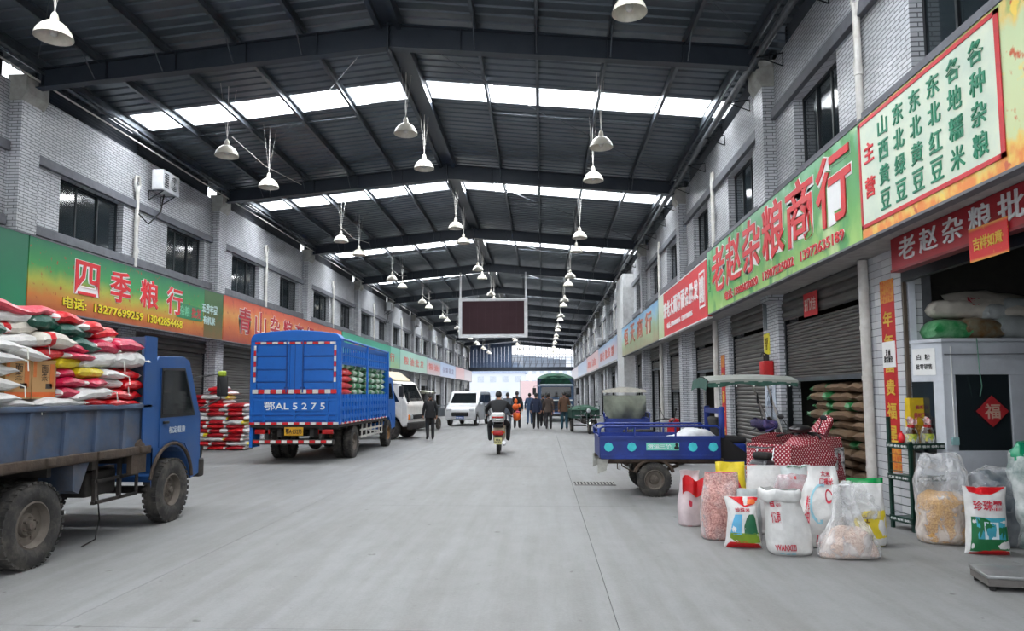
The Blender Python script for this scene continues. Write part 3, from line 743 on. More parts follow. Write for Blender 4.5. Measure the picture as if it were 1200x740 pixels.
# small red shop sign under the canopy
r5 = Board('dark red shop sign with white characters over the open shop', 4.28, -1, 8.72, 4.9, 3.14, 3.52, mat('print_deep_red', (150, 22, 32), .5, var=.05), frame=plain((120, 16, 24), .5))
r5.chars('老赵杂粮批发', .2, .07, .46, .36, .27, plain((206, 206, 206), .5), None, .01)
def flat_sign(name, label, cat, origin, u, v, w_, h, m, thick=.01, group=None):
    t = thing(name, label, cat, group=group); u = Vector(u).normalized(); v = Vector(v).normalized(); n = u.cross(v)
    t.matrix_world = Matrix((( *[u.x, v.x, n.x], origin[0]), (*[u.y, v.y, n.y], origin[1]), (*[u.z, v.z, n.z], origin[2]), (0, 0, 0, 1)))
    b = MB(); b.box(0, 0, -thick, w_, h, 0); b.build('sheet', m, t)
    return t
GOLD = plain((214, 176, 60), .5)
M_FEST = board_mat('print_fest', [(0, (206, 150, 50)), (.03, (196, 26, 32)), (.295, (196, 26, 32)), (.33, (206, 150, 60))], .005, axis='Y', blotch=[((206, 150, 60), 14, .62, .68)])
t = flat_sign('hanging_banner', 'small red and gold good luck banner hanging from the dark red shop sign', 'banner', (4.255, 7.12, 2.93), (0, -1, 0), (0, .0, 1), .58, .33, M_FEST)
lettering('lettering', '吉祥如意', GOLD, t, (.07, .1, .003), (1, 0, 0), (0, 1, 0), .44, .13, .02)
# red paper on the shutter
t = flat_sign('paper_notice', 'red paper notice with white characters on the upper part of the big shutter', 'notice', (4.54, 12.35, 2.95), (0, -1, 0), (0, 0, 1), .6, .4, plain((196, 30, 36), .6))
lettering('lettering', '开门大吉', plain((224, 190, 180), .5), t, (.06, .09, .004), (1, 0, 0), (0, 1, 0), .48, .22, .02)
# couplets on the pillars
def couplet(label, x, y, z0, z1, wd, chars_, out=-1):
    t = flat_sign('couplet_scroll', label, 'banner', (x, y, z0), (0, out, 0), (0, 0, 1), wd, z1 - z0, plain((190, 24, 28), .55))
    q = MB(); q.box(0, 0, .0, wd, .12 * (z1 - z0), .003); q.box(0, .88 * (z1 - z0), 0, wd, z1 - z0, .003); q.build('gold_end', mat('gold_print', (206, 150, 50), .5, rgb2=(190, 70, 30), scale=20), t)
    n = len(chars_); hh = .72 * (z1 - z0) / max(n, 1)
    for i, ch in enumerate(chars_): lettering('lettering', ch, GOLD, t, (wd * .16, .86 * (z1 - z0) - (i + 1) * hh + hh * .1, .003), (1, 0, 0), (0, 1, 0), wd * .68, hh * .7, .02)
    return t
# ---------------- vehicles ----------------
M_TRUCKBLUE = mat('faded_truck_blue', (34, 82, 142), .45, .1, var=.1, scale=2, dirt=(70, 76, 84), dirt_amt=.4, bump=.05)
M_BEDBLUE = mat('dusty_bed_blue', (74, 92, 118), .65, .2, var=.2, scale=2.5, dirt=(96, 88, 78), dirt_amt=.75, bump=.2)
M_RUST = mat('rusty_steel', (84, 72, 62), .8, .3, var=.25, scale=6, dirt=(62, 48, 38), dirt_amt=.7, bump=.3)
M_CHASSIS = mat('chassis_black', (48, 46, 45), .75, .3, dirt=(92, 84, 76), dirt_amt=.6)
M_TYRE = mat('dusty_tyre', (46, 45, 44), .9, dirt=(104, 98, 90), dirt_amt=.6, dscale=5, bump=.3)
M_RIM = mat('dusty_rim', (112, 104, 96), .65, .4, var=.15, dirt=(74, 66, 58), dirt_amt=.7)
M_STAKE = mat('bright_stake_blue', (16, 104, 196), .42, .1, var=.08, scale=2, dirt=(20, 74, 140), dirt_amt=.5)
M_STAKED = mat('stake_lock_and_shade_blue', (12, 66, 138), .5)  # for the lock bars, and for shade painted beside the rear ribs
M_REFR = plain((205, 30, 36), .35); M_REFW = plain((225, 225, 220), .35)
M_LAMPR = plain((170, 24, 24), .25); M_LAMPO = plain((214, 120, 40), .25); M_HEAD = mat('headlamp_glass', (205, 210, 212), .1, .3)
M_SEAL = plain((22, 22, 24), .6)
def add_wheel(par, x, y, r, wd, s_, rimr=.55, name='wheel', lugs=6, rim=None, tread=True, z=None):
    """wheel whose outer face stands at x, facing s_ (+1/-1) along local x"""
    z = r if z is None else z; M = T(x - s_ * wd / 2, y, z) @ Matrix.Rotation(s_ * pi / 2, 4, 'Y')
    b = MB(); h = wd / 2; ri = r * rimr
    b.lathe([(ri * .97, -h * .8), (ri * 1.1, -h * .95), (r * .82, -h), (r * .96, -h * .8), (r, -h * .45), (r, h * .45), (r * .96, h * .8), (r * .82, h), (ri * 1.15, h * .97), (ri * .97, h * .75)], 36, 0, M, False)
    if tread:
        n = 34
        for k in range(n):
            for e in (-1, 1):
                a = 2 * pi * (k + .25 * e) / n
                b.cbox((0, 0, 0), (r * .05, r * .11, wd * .3), 0, M @ Matrix.Rotation(a, 4, 'Z') @ Matrix.Translation((r * .985, 0, e * h * .62)))
    w_ = b.build(name, M_TYRE, par)
    q = MB(); q.lathe([(ri, h * .78), (ri * .93, h * .86), (ri * .9, h * .6), (ri * .82, h * .15), (ri * .5, h * .05), (ri * .42, h * .3), (ri * .2, h * .38), (ri * .18, h * .75), (.001, h * .8)], 28, 0, M, False)
    q.lathe([(ri, -h * .78), (ri * .3, -h * .5), (.001, -h * .5)], 16, 0, M, False)
    for k in range(lugs):
        a = 2 * pi * k / lugs; p = (ri * .33 * cos(a), ri * .33 * sin(a)); q.tube((*p, h * .25), (*p, h * .62), ri * .05, n=6, M=M)
        a += pi / lugs; q.cbox((ri * .66 * cos(a), ri * .66 * sin(a), h * .1), (ri * .14, ri * .14, h * .1), 0, M)
    q.build('rim', rim or M_RIM, w_)
    return w_
def plate(par, o, u, v, wd, ht, txt, bgm, fgm, name='number_plate'):
    u = Vector(u); v = Vector(v); n = u.cross(v); o = Vector(o)
    b = MB(); c = [o, o + u * wd, o + u * wd + v * ht, o + v * ht]
    b.add([p for p in c] + [p - n * .012 for p in c], [(0, 1, 2, 3), (7, 6, 5, 4), (0, 4, 5, 1), (1, 5, 6, 2), (2, 6, 7, 3), (3, 7, 4, 0)])
    p_ = b.build(name, bgm, par)
    lettering('plate_lettering', txt, fgm, p_, o + u * wd * .07 + v * ht * .18 + n * .002, u, v, wd * .86, ht * .64, .02, .003)
    return p_
def strip(par, p0, p1, wv, n, nrm, name='reflective_strip', first=0):
    """row of red and white reflector pieces from p0 to p1, height vector wv"""
    p0, p1, wv, nrm = map(Vector, (p0, p1, wv, nrm)); b = MB()
    for k in range(n):
        a = p0.lerp(p1, (k + .04) / n); c = p0.lerp(p1, (k + .96) / n)
        vs = [a, c, c + wv, a + wv]; vs += [p + nrm * .008 for p in vs]
        b.add(vs, [(0, 3, 2, 1), (4, 5, 6, 7), (0, 1, 5, 4), (1, 2, 6, 5), (2, 3, 7, 6), (3, 0, 4, 7)], (k + first) % 2)
    return b.build(name, [M_REFR, M_REFW], par)

# ---- foreground dump truck ----
dt = thing('dump_truck', 'dusty blue dump truck loaded with sacks and cartons at the left edge', 'truck', (-5.82, 8.0, 0))
for y in (1.1,): add_wheel(dt, .95, y, .41, .2, 1, .52); add_wheel(dt, -.95, y, .41, .2, -1, .52)
for s_ in (-1, 1): add_wheel(dt, s_ * .95, -1.42, .41, .2, s_, .56); add_wheel(dt, s_ * .71, -1.42, .41, .2, s_, .56)
b = MB()   # cab shell
arch = [(1.1 + .5 * cos(a), .48 + .5 * sin(a)) for a in [pi * k / 10 for k in range(11)]]
prof = [(.66, .56), (.66, 2.06), (.74, 2.15), (1.35, 2.18), (1.52, 2.12), (1.78, 1.55), (1.86, 1.42), (1.9, .52), (1.64, .5)] + arch[1:-1] + [(.62, .52)]
prof = [(.66, 2.06), (.74, 2.15), (1.35, 2.18), (1.52, 2.12), (1.80, 1.5), (1.87, 1.38), (1.9, .55), (1.64, .5)] + arch[1:-1] + [(.64, .56)]
b.prism(prof, -.9, .9, 'x'); b.build('cab', M_TRUCKBLUE, dt, bevel=.045)
def side_panel(par, name, poly, x, s_, m, th=.012, extra=None):
    q = MB(); q.prism(poly, x, x + s_ * th, 'x'); return q.build(name, m, par)
for s_ in (-1, 1):
    x = s_ * .9
    door = side_panel(dt, 'door', [(.78, .98), (.78, 2.0), (1.39, 2.04), (1.70, 1.42), (1.70, .9), (1.55, .85), (1.42, 1.0), (1.1, 1.06), (.9, 1.02)], x, s_, M_TRUCKBLUE)
    side_panel(door, 'window_seal', [(.79, 1.36), (.79, 2.0), (1.37, 2.02), (1.68, 1.37)], x + s_ * .012, s_, M_SEAL, .006)
    side_panel(door, 'window', [(.82, 1.40), (.82, 1.97), (1.345, 1.985), (1.62, 1.41)], x + s_ * .019, s_, M_CARGLASS, .004)
    q = MB(); q.rbox((x + s_ * .03, .9, 1.3), (.03, .12, .035), .01); q.build('door_handle', M_SEAL, door)
    if s_ > 0: lettering('door_lettering', '核定载重', plain((205, 212, 220), .5), door, (x + .014, 1.0, 1.15), (0, 1, 0), (0, 0, 1), .42, .09, .0)
    q = MB(); pts = [(x, 1.68, 1.9), (x + s_ * .2, 1.95, 1.95), (x + s_ * .24, 1.98, 1.6), (x, 1.8, 1.45)]; q.path(pts, .012, n=6); q.build('mirror_arm', M_SEAL, dt)
    q = MB(); q.rbox((x + s_ * .25, 2.0, 1.78), (.16, .05, .3), .02); mr = q.build('mirror', M_SEAL, dt)
    q = MB(); q.rbox((x + s_ * .24, 2.0, 1.96), (.12, .06, .08), .02); q.build('mirror_cover', plain((150, 170, 40), .6), mr)
    q = MB()   # wheel arch lip
    q.path([(x + s_ * .02, 1.1 + .52 * cos(a), .5 + .52 * sin(a)) for a in [pi * (k + .3) / 12 for k in range(12)]], .022, n=6); q.build('fender_lip', M_RUST, dt)
q = MB(); q.prism([(-.8, 0), (.8, 0), (.72, .62), (-.72, .62)], 0, .01, 'z', 0, T(0, 1.81, 1.5, R(114), 0, 0)); q.build('windscreen', M_CARGLASS, dt)
q = MB(); q.rbox((0, 1.92, .62), (1.84, .14, .26), .03); q.build('front_bumper', M_CHASSIS, dt)
for s_ in (-1, 1): q = MB(); q.lathe([(.1, 0), (.09, .03), (.001, .045)], 16, 0, T(s_ * .65, 1.9, .95, -pi / 2, 0, 0)); q.build('headlamp', M_HEAD, dt)
# bed
b = MB(); b.box(-.93, -3.2, .93, .93, .5, 1.0); b.build('bed_floor', M_RUST, dt)
for s_ in (-1, 1):
    x = s_ * .93; b = MB(); b.box(min(x, x - s_ * .03), -3.2, 1.0, max(x, x - s_ * .03), .48, 1.5)
    for k in range(8):
        y = -3.1 + k * .5; b.prism([(y, 1.02), (y + .09, 1.02), (y + .07, 1.48), (y + .02, 1.48)], x, x + s_ * .035, 'x')
    pn = b.build('side_board', M_BEDBLUE, dt)
    q = MB(); q.rbox((x + s_ * .005, -1.35, 1.52), (.07, 3.7, .06), .015); q.build('top_rail', M_BEDBLUE, pn)
    q = MB(); q.rbox((x + s_ * .005, -1.35, .99), (.08, 3.7, .1), .012); q.build('bottom_rail', M_RUST, pn)
    for k in range(5): q = MB(); q.rbox((x + s_ * .05, -2.9 + k * .8, 1.0), (.05, .12, .08), .01); q.build('hinge', M_RUST, pn)
q = MB(); q.box(-.93, .46, .93, .93, .5, 2.05); q.box(-.95, .42, .95, -.85, .52, 2.38); q.box(.85, .42, .95, .95, .52, 2.38); q.box(-.93, .44, 2.3, .93, .5, 2.38); q.build('headboard', M_BEDBLUE, dt)
q = MB(); q.box(.952, .3, 1.0, .97, .56, 2.38); q.build('corner_plate', M_TRUCKBLUE, dt)
q = MB(); q.box(-.93, -3.25, .95, .93, -3.2, 1.5); q.build('tailgate', M_BEDBLUE, dt)
b = MB()
for s_ in (-1, 1): b.box(s_ * .38 - .04, -3.2, .62, s_ * .38 + .04, 1.8, .78)
for y in (-3, -2, -.6, .3, 1.4): b.box(-.38, y - .05, .64, .38, y + .05, .76)
b.tube((-.75, -1.42, .41), (.75, -1.42, .41), .07, n=10); b.ball((0, -1.42, .41), .18, 12); b.tube((-.8, 1.1, .41), (.8, 1.1, .41), .05)
b.tube((0, -1.4, .45), (0, 1.0, .62), .04)
for s_ in (-1, 1):
    for k in range(3): b.box(s_ * .52 - .03, -1.95, .46 + k * .018, s_ * .52 + .03, -.9, .475 + k * .018)
for y in (-2.6, -1.9, -1.2, -.5, .2): b.box(-.9, y - .03, .84, .9, y + .03, .94)
b.build('chassis', M_CHASSIS, dt)
for s_ in (-1, 1):
    q = MB()   # side guard and tool bracket
    for y in (-.35, .1): q.box(s_ * .82 - .02, y - .02, .44, s_ * .82 + .02, y + .02, .95)
    for z in (.44, .68): q.box(s_ * .82 - .02, -.38, z, s_ * .82 + .02, .45, z + .035)
    q.path([(s_ * .82, .45, .46), (s_ * .82, .47, .94)], .02, n=6); q.build('side_guard', M_CHASSIS, dt)
    q = MB(); q.rbox((s_ * .62, -.15, .66), (.3, .55, .28), .03); q.build('battery_box', M_CHASSIS, dt)
    q = MB(); q.prism([(-.88, .95), (-.62, .95), (-.78, .62), (-.88, .66)], s_ * .55, s_ * .93, 'x'); q.build('mud_flap', M_BEDBLUE, dt)
    q = MB(); q.prism([(-2.3, .95), (-1.95, .95), (-2.12, .4), (-2.2, .4)], s_ * .6, s_ * .93, 'x'); q.build('mud_guard', M_CHASSIS, dt)
    q = MB(); q.lathe([(.1, 0), (.1, .06), (.03, .08)], 12, 0, T(s_ * .9, .3, 1.02, 0, s_ * pi / 2, 0)); q.cbox((s_ * .93, .26, .86), (.06, .3, .28)); q.build('latch_bracket', M_RUST, dt)
q = MB(); q.path([(.5, .2, .5), (.6, .1, .2), (.72, -.15, .02), (.8, -.5, .012)], .008, n=5); q.build('hanging_cable', M_BLACK, dt)

# ---- blue stake truck ----
st = thing('stake_truck', 'bright blue stake bed truck seen from behind, loaded with green and red sacks', 'truck', (-6.0, 16.7, 0))
for s_ in (-1, 1):
    add_wheel(st, s_ * 1.06, 1.62, .42, .22, s_, .55); add_wheel(st, s_ * .80, 1.62, .42, .22, s_, .55); add_wheel(st, s_ * 1.04, 5.75, .42, .22, s_, .52, rim=mat('orange_rust_rim', (150, 112, 70), .7, .3, dirt=(80, 60, 44)))
b = MB(); b.box(-1.08, 0, .86, 1.08, 5.3, .96)
for s_ in (-1, 1): b.box(s_ * .4 - .05, .1, .62, s_ * .4 + .05, 7.0, .82)
for k in range(9): b.box(-1.05, .2 + .62 * k, .8, 1.05, .28 + .62 * k, .88)
b.tube((-.9, 1.62, .42), (.9, 1.62, .42), .08, n=10); b.ball((0, 1.62, .42), .2, 12); b.tube((-.9, 5.75, .42), (.9, 5.75, .42), .05)
b.box(.55, 2.6, .5, .95, 3.4, .82); b.box(-.95, 2.6, .5, -.55, 3.6, .82); b.build('chassis', M_CHASSIS, st)
# rear door: lower panel, two upper leaves, arched head
b = MB(); b.box(-1.08, 0, .94, 1.08, .05, 1.7)
for z in (1.04, 1.17, 1.5, 1.6): b.box(-1.06, -.03, z, 1.06, 0, z + .05)
for x in (-1.08, -.78, -.02, .78, 1.03): b.box(x, -.034, .94, x + .05, 0, 1.7)
tb = b.build('tail_board', M_STAKE, st)
q = MB(); q.box(-.72, -.03, 1.26, .72, -.022, 1.5); q.build('number_field', M_STAKE, tb)
lettering('number_lettering', '鄂AL 5 2 7 5', M_WH, tb, (-.74, -.036, 1.28), (1, 0, 0), (0, 0, 1), 1.5, .2, .012, .004)
for k, (x0, x1) in enumerate(((-1.0, -.13), (.13, 1.0))):
    b = MB(); b.box(x0, 0, 1.72, x1, .05, 2.98)
    for z in (1.98, 2.28, 2.6): b.box(x0, -.03, z, x1, 0, z + .07)
    for x in (x0, x1 - .05): b.box(x, -.025, 1.72, x + .05, 0, 2.98)
    lf = b.build('rear_leaf', M_STAKE, st)
    q = MB(); xx = x1 - .07 if k == 0 else x0 + .07; q.tube((xx, -.045, 1.7), (xx, -.045, 2.98), .018, n=8); q.box(xx - .05, -.05, 1.78, xx + .05, -.02, 1.84); q.build('lock_bar', M_STAKED, lf)
for z in (1.96, 2.26, 2.58):  # dark strips paint rib shade onto the rear, also in the next loops
    for x0, x1 in ((-.95, -.18), (.18, .95)): MB().box(x0, -.004, z - .02, x1, -.001, z).build('painted_shade', M_STAKED, st)
for z in (1.02, 1.15, 1.56, 1.68): MB().box(-1.03, -.004, z - .018, 1.03, -.001, z).build('painted_shade', M_STAKED, st)
for x in (-.95, -.18, .165, .935, -.012): MB().box(x, -.006, 1.74, x + .014, -.002, 2.96).build('painted_shade', M_STAKED, st)
b = MB(); b.box(-1.1, -.01, .94, -1.0, .07, 3.0); b.box(1.0, -.01, .94, 1.1, .07, 3.0); b.box(-.13, 0, 1.7, .13, .04, 2.98); b.build('rear_frame', M_STAKE, st)
hoop = [(-1.1, 2.95), (-1.1, 3.05), (-1.02, 3.13), (-.6, 3.19), (0, 3.23), (.6, 3.19), (1.02, 3.13), (1.1, 3.05), (1.1, 2.95)]
b = MB(); b.prism(hoop, -.03, .35, 'y'); b.build('arched_head', M_STAKE, st, bevel=.02)
strip(st, (-1.0, -.03, 2.88), (1.0, -.03, 2.88), (0, 0, .055), 14, (0, -1, 0)); strip(st, (-1.04, -.035, 1.68), (1.04, -.035, 1.68), (0, 0, .1), 14, (0, -1, 0), first=1)
for x in (-1.02, .96): strip(st, (x, -.03, 1.95), (x, -.03, 2.85), (.055, 0, 0), 7, (0, -1, 0), first=1)
strip(st, (-1.1, -.04, .93), (1.1, -.04, .93), (0, 0, .06), 16, (0, -1, 0)); strip(st, (1.09, .05, .93), (1.09, 5.2, .93), (0, 0, .045), 26, (1, 0, 0))
b = MB(); b.rbox((0, -.05, .52), (1.98, .08, .12), .01); b.box(-.7, -.03, .5, -.62, .15, .9); b.box(.62, -.03, .5, .7, .15, .9); bp_ = b.build('rear_bumper', M_CHASSIS, st)
strip(bp_, (-.96, -.095, .49), (.96, -.095, .49), (0, 0, .07), 14, (0, -1, 0))
for s_ in (-1, 1):
    q = MB(); q.rbox((s_ * .78, .0, .76), (.36, .06, .11), .01); q.build('tail_lamp', M_LAMPR, st)
plate(st, (-.23, -.03, .67), (1, 0, 0), (0, 0, 1), .46, .2, '鄂A·L5275', plain((214, 160, 30), .4), BLK)
q = MB(); q.box(-1.12, .05, .38, -1.04, .5, .94); q.build('mud_flap', M_STAKE, st)
for s_ in (-1, 1):   # sides: ribbed lower board, stakes and barred upper panel
    x = s_ * 1.08
    for k in range(2):
        y0, y1 = .08 + k * 2.61, .08 + (k + 1) * 2.61 - .04
        b = MB(); b.box(min(x, x - s_ * .03), y0, .96, max(x, x - s_ * .03), y1, 1.66)
        for z in (1.06, 1.26, 1.46): b.box(min(x, x + s_ * .02), y0, z, max(x, x + s_ * .02), y1, z + .1)
        n = 9
        for j in range(n + 1): yy = y0 + (y1 - y0 - .04) * j / n; b.box(min(x, x + s_ * .03), yy, .96, max(x, x + s_ * .03), yy + .04, 1.66)
        b.build('side_board', M_STAKE, st)
        b = MB(); b.box(min(x, x - s_ * .03), y0, 2.4, max(x, x - s_ * .03), y1, 2.46); b.box(min(x, x - s_ * .03), y0, 2.82, max(x, x - s_ * .03), y1, 2.95)
        b.box(min(x, x - s_ * .03), y0, 2.62, max(x, x - s_ * .03), y1, 2.65)
        for j in range(14): yy = y0 + (y1 - y0 - .05) * j / 13; b.box(min(x, x - s_ * .03), yy, 2.42, max(x, x - s_ * .03), yy + .05, 2.9)
        b.build('barred_panel', M_STAKE, st)
    for yy in (.02, 2.62, 5.24): q = MB(); q.box(min(x, x + s_ * .04), yy, .94, max(x, x + s_ * .04), yy + .09, 3.0); q.build('stake_post', M_STAKE, st)
    q = MB(); q.tube((x, 0, 3.02), (x, 5.3, 2.98), .03, n=8); q.build('top_rail', M_STAKE, st)
b = MB(); b.box(-1.08, 5.26, .96, 1.08, 5.3, 2.98); b.build('front_board', M_STAKE, st)
for s_ in (1,):
    q = MB()
    for z in (.48, .66): q.box(1.0, 2.3, z, 1.03, 4.9, z + .05)
    for y in (2.4, 2.9, 3.4, 3.9, 4.4, 4.8): q.prism([(y, .46), (y + .05, .46), (y + .13, .84), (y + .08, .84)], 1.0, 1.03, 'x')
    q.build('side_guard', M_PVC, st)
b = MB(); arch = [(5.75 + .52 * cos(a), .5 + .52 * sin(a)) for a in [pi * k / 10 for k in range(11)]]
b.prism([(5.4, .95), (5.4, 2.1), (5.5, 2.2), (6.3, 2.22), (6.5, 2.15), (6.85, 1.5), (6.98, 1.35), (7.0, .55), (6.3, .5)] + arch[1:-1] + [(5.3, .8)], -.98, .98, 'x'); b.build('cab', M_STAKE, st, bevel=.04)
for s_ in (-1, 1):
    x = s_ * .98; dr = side_panel(st, 'door', [(5.5, 1.08), (5.5, 2.08), (6.28, 2.1), (6.68, 1.45), (6.7, .8), (6.4, .8), (6.2, 1.05)], x, s_, M_STAKE)
    side_panel(dr, 'window', [(5.6, 1.5), (5.6, 2.0), (6.22, 2.02), (6.55, 1.5)], x + s_ * .013, s_, M_CARGLASS, .005)
    q = MB(); q.path([(x, 6.55, 2.0), (x + s_ * .25, 6.9, 2.0), (x + s_ * .25, 6.9, 1.5)], .012, n=6); q.rbox((x + s_ * .22, 6.92, 1.75), (.16, .05, .36), .02); q.build('mirror', M_SEAL, st)
q = MB(); q.rbox((0, 6.98, .6), (1.96, .12, .24), .03); q.build('front_bumper', M_CHASSIS, st)

# ---- white light truck standing across, front towards the aisle ----
wt = thing('light_truck', 'white light truck parked just beyond the blue stake truck, cab turned towards the aisle', 'truck', (-4.7, 26.2, 0), R(-101))
arch = [(-.75 + .45 * cos(a), .45 + .45 * sin(a)) for a in [pi * k / 10 for k in range(11)]]
M_TW = mat('truck_white', (218, 216, 210), .4, .0, var=.05, dirt=(160, 150, 136), dirt_amt=.35)
b = MB(); b.prism([(-1.25, .75), (-1.25, 2.0), (-1.1, 2.12), (-.6, 2.14), (-.42, 2.06), (-.12, 1.4), (-.02, 1.25), (.0, .5), (-.25, .45)] + arch[1:-1], -.92, .92, 'x'); b.build('cab', M_TW, wt, bevel=.06)
b = MB(); b.prism([(-1.35, 2.1), (-1.3, 2.5), (-1.05, 2.52), (-.55, 2.15)], -.8, .8, 'x'); b.build('wind_deflector', mat('cream_fairing', (206, 190, 156), .5), wt, bevel=.06)
b = MB(); b.box(-1, -4.2, .85, 1, -1.35, 1.0); b.box(-1, -4.2, 1.0, -.96, -1.35, 1.5); b.box(.96, -4.2, 1, 1, -1.35, 1.5); b.box(-1, -1.4, 1, 1, -1.35, 1.8); b.build('cargo_bed', M_TW, wt)
b = MB(); b.box(-.4, -4.1, .55, .4, -.2, .8); b.build('chassis', M_CHASSIS, wt)
for s_ in (-1, 1):
    add_wheel(wt, s_ * .92, -.75, .37, .2, s_, .55); add_wheel(wt, s_ * .92, -3.3, .37, .2, s_, .55)
    x = s_ * .92; dr = side_panel(wt, 'door', [(-1.15, 1.0), (-1.15, 1.95), (-.62, 1.98), (-.27, 1.38), (-.28, .62), (-.36, .8), (-.6, 1.0)], x, s_, M_TW)
    side_panel(dr, 'window', [(-1.08, 1.38), (-1.08, 1.9), (-.66, 1.92), (-.36, 1.38)], x + s_ * .013, s_, M_CARGLASS, .005)
    q = MB(); q.path([(x, -.35, 1.85), (x + s_ * .25, .05, 1.9), (x + s_ * .25, .08, 1.3)], .012, n=6); q.rbox((x + s_ * .2, .08, 1.55), (.17, .05, .36), .02); q.build('mirror', M_SEAL, wt)
    q = MB(); q.rbox((s_ * .68, .0, .82), (.36, .06, .2), .03); q.build('headlamp', M_HEAD, wt)
    q = MB(); q.rbox((s_ * .86, -.0, .82), (.08, .08, .18), .02); q.build('indicator', M_LAMPO, wt)
q = MB(); q.prism([(-.8, 0), (.8, 0), (.7, .68), (-.7, .68)], 0, .01, 'z', 0, T(0, -.11, 1.4, R(114), 0, 0)); q.build('windscreen', M_CARGLASS, wt)
q = MB(); q.rbox((0, .02, .5), (1.86, .16, .26), .03); q.build('front_bumper', M_CHASSIS, wt)
q = MB(); q.rbox((0, .01, .82), (.9, .04, .16), .02); q.build('grille', M_SEAL, wt)
q = MB(); q.tube((-.5, .15, 1.25), (-.1, -.1, 2.0), .012, n=5); q.build('wiper', M_SEAL, wt)

# ---- silver van ----
vn = thing('van', 'silver minivan facing the camera on the left side of the aisle', 'van', (-4.27, 36.0, 0), R(171))
M_VAN = mat('van_silver', (206, 208, 210), .3, .35, var=.04)
b = MB(); ar = lambda yc: [(yc + .36 * cos(a), .36 + .36 * sin(a)) for a in [pi * k / 10 for k in range(11)]]
body = [(-3.6, .45), (-3.65, .9), (-3.55, 1.55), (-3.4, 1.74), (-3.0, 1.8), (-1.35, 1.8), (-1.1, 1.74), (-.62, 1.15), (-.15, 1.0), (-.02, .8), (0, .35), (-.15, .28)] + ar(-.62)[1:-1] + [(-1.1, .3), (-2.5, .3)] + ar(-2.95)[1:-1]
b.prism(body, -.8, .8, 'x'); b.build('body', M_VAN, vn, bevel=.07)
q = MB(); q.prism([(-.7, 0), (.7, 0), (.6, .68), (-.6, .68)], 0, .01, 'z', 0, T(0, -.62, 1.17, R(129), 0, 0)); q.build('windscreen', M_CARGLASS, vn)
for s_ in (-1, 1):
    for yc in (-.62, -2.95): add_wheel(vn, s_ * .8, yc, .3, .18, s_, .6, rim=M_VAN, tread=False)
    side_panel(vn, 'front_window', [(-1.9, 1.18), (-1.85, 1.62), (-1.3, 1.62), (-.9, 1.18)], s_ * .8, s_, M_CARGLASS, .008)
    side_panel(vn, 'rear_window', [(-3.4, 1.2), (-3.3, 1.62), (-2.0, 1.62), (-2.0, 1.18)], s_ * .8, s_, M_CARGLASS, .008)
    q = MB(); q.box(s_ * .8 - .008, -1.97, .4, s_ * .8 + .008, -1.95, 1.65); q.build('door_gap', M_SEAL, vn)
    q = MB(); q.rbox((s_ * .62, -.08, .82), (.28, .12, .18), .05); q.build('headlamp', M_HEAD, vn)
    q = MB(); q.rbox((s_ * .92, -.9, 1.15), (.14, .1, .16), .04); q.build('mirror', M_VAN, vn)
q = MB(); q.rbox((0, -.0, .62), (.9, .05, .2), .04); q.build('grille', M_SEAL, vn)
q = MB()
for k in range(3): q.box(-.42, .025, .55 + .05 * k, .42, .035, .565 + .05 * k)
q.build('grille_bar', M_CHROME, vn)
plate(vn, (.22, .04, .38), (-1, 0, 0), (0, 0, 1), .44, .14, '鄂A·8K623', plain((50, 90, 160), .4), M_WH)

# ---- big dark truck far down the aisle ----
ft = thing('cargo_truck', 'large dark blue cargo truck far down the aisle, green tarpaulin over its load', 'truck', (.78, 41.5, 0), R(180))
M_FT = mat('deep_blue_paint', (34, 70, 104), .45); M_TARP = mat('green_tarpaulin', (28, 84, 62), .8, var=.3, scale=4, bump=.4)
b = MB(); b.prism([(-1.7, .6), (-1.7, 2.1), (-1.5, 2.2), (-.4, 2.2), (-.15, 2.1), (0, 1.3), (0, .5), (-.5, .45)], -1.05, 1.05, 'x'); b.build('cab', M_FT, ft, bevel=.06)
q = MB(); q.prism([(-.9, 1.35), (.9, 1.35), (.86, 2.05), (-.86, 2.05)], 0, .012, 'y', 0, T(0, -.035, 0, 0, 0, 0)); q.build('windscreen', M_CARGLASS, ft)
q = MB(); q.rbox((0, -.02, 2.17), (1.9, .3, .1), .03); q.build('sun_visor', plain((170, 180, 186), .4), ft)
q = MB(); q.rbox((0, .05, 1.27), (1.9, .04, .07), .02); q.build('trim_strip', M_WH, ft)
q = MB(); q.rbox((0, .06, .5), (2.1, .15, .35), .04); q.build('front_bumper', M_CHASSIS, ft)
q = MB()
for k in range(5): q.cbox((0, .03, .8 + .08 * k), (1.2, .03, .035))
q.build('grille', M_SEAL, ft)
plate(ft, (.22, .14, .45), (-1, 0, 0), (0, 0, 1), .44, .14, '鄂A5K21', plain((50, 90, 160), .4), M_WH)
b = MB(); b.box(-1.1, -6.5, .95, 1.1, -1.85, 2.6)
for k in range(10): b.box(-1.13, -6.5 + k * .5, .95, 1.13, -6.42 + k * .5, 2.6)
b.build('cargo_box', M_FT, ft)
b = MB(); b.grid(lambda u, v: ((u - .5) * 2.3, -6.4 + 4.7 * v, 2.6 + .34 * (1 - abs(2 * u - 1) ** 3) * (1 - abs(2 * v - 1) ** 6) + .06 * noise.noise(Vector((u * 5, v * 8, 1)))), 14, 16); b.build('tarpaulin', M_TARP, ft)
b = MB(); b.grid(lambda u, v: ((u - .5) * 2.0, -1.78 + .05 * sin(u * 20), 2.25 + v * .5 * (1 - abs(2 * u - 1) ** 4)), 20, 4); b.build('tarpaulin_flap', M_TARP, ft)
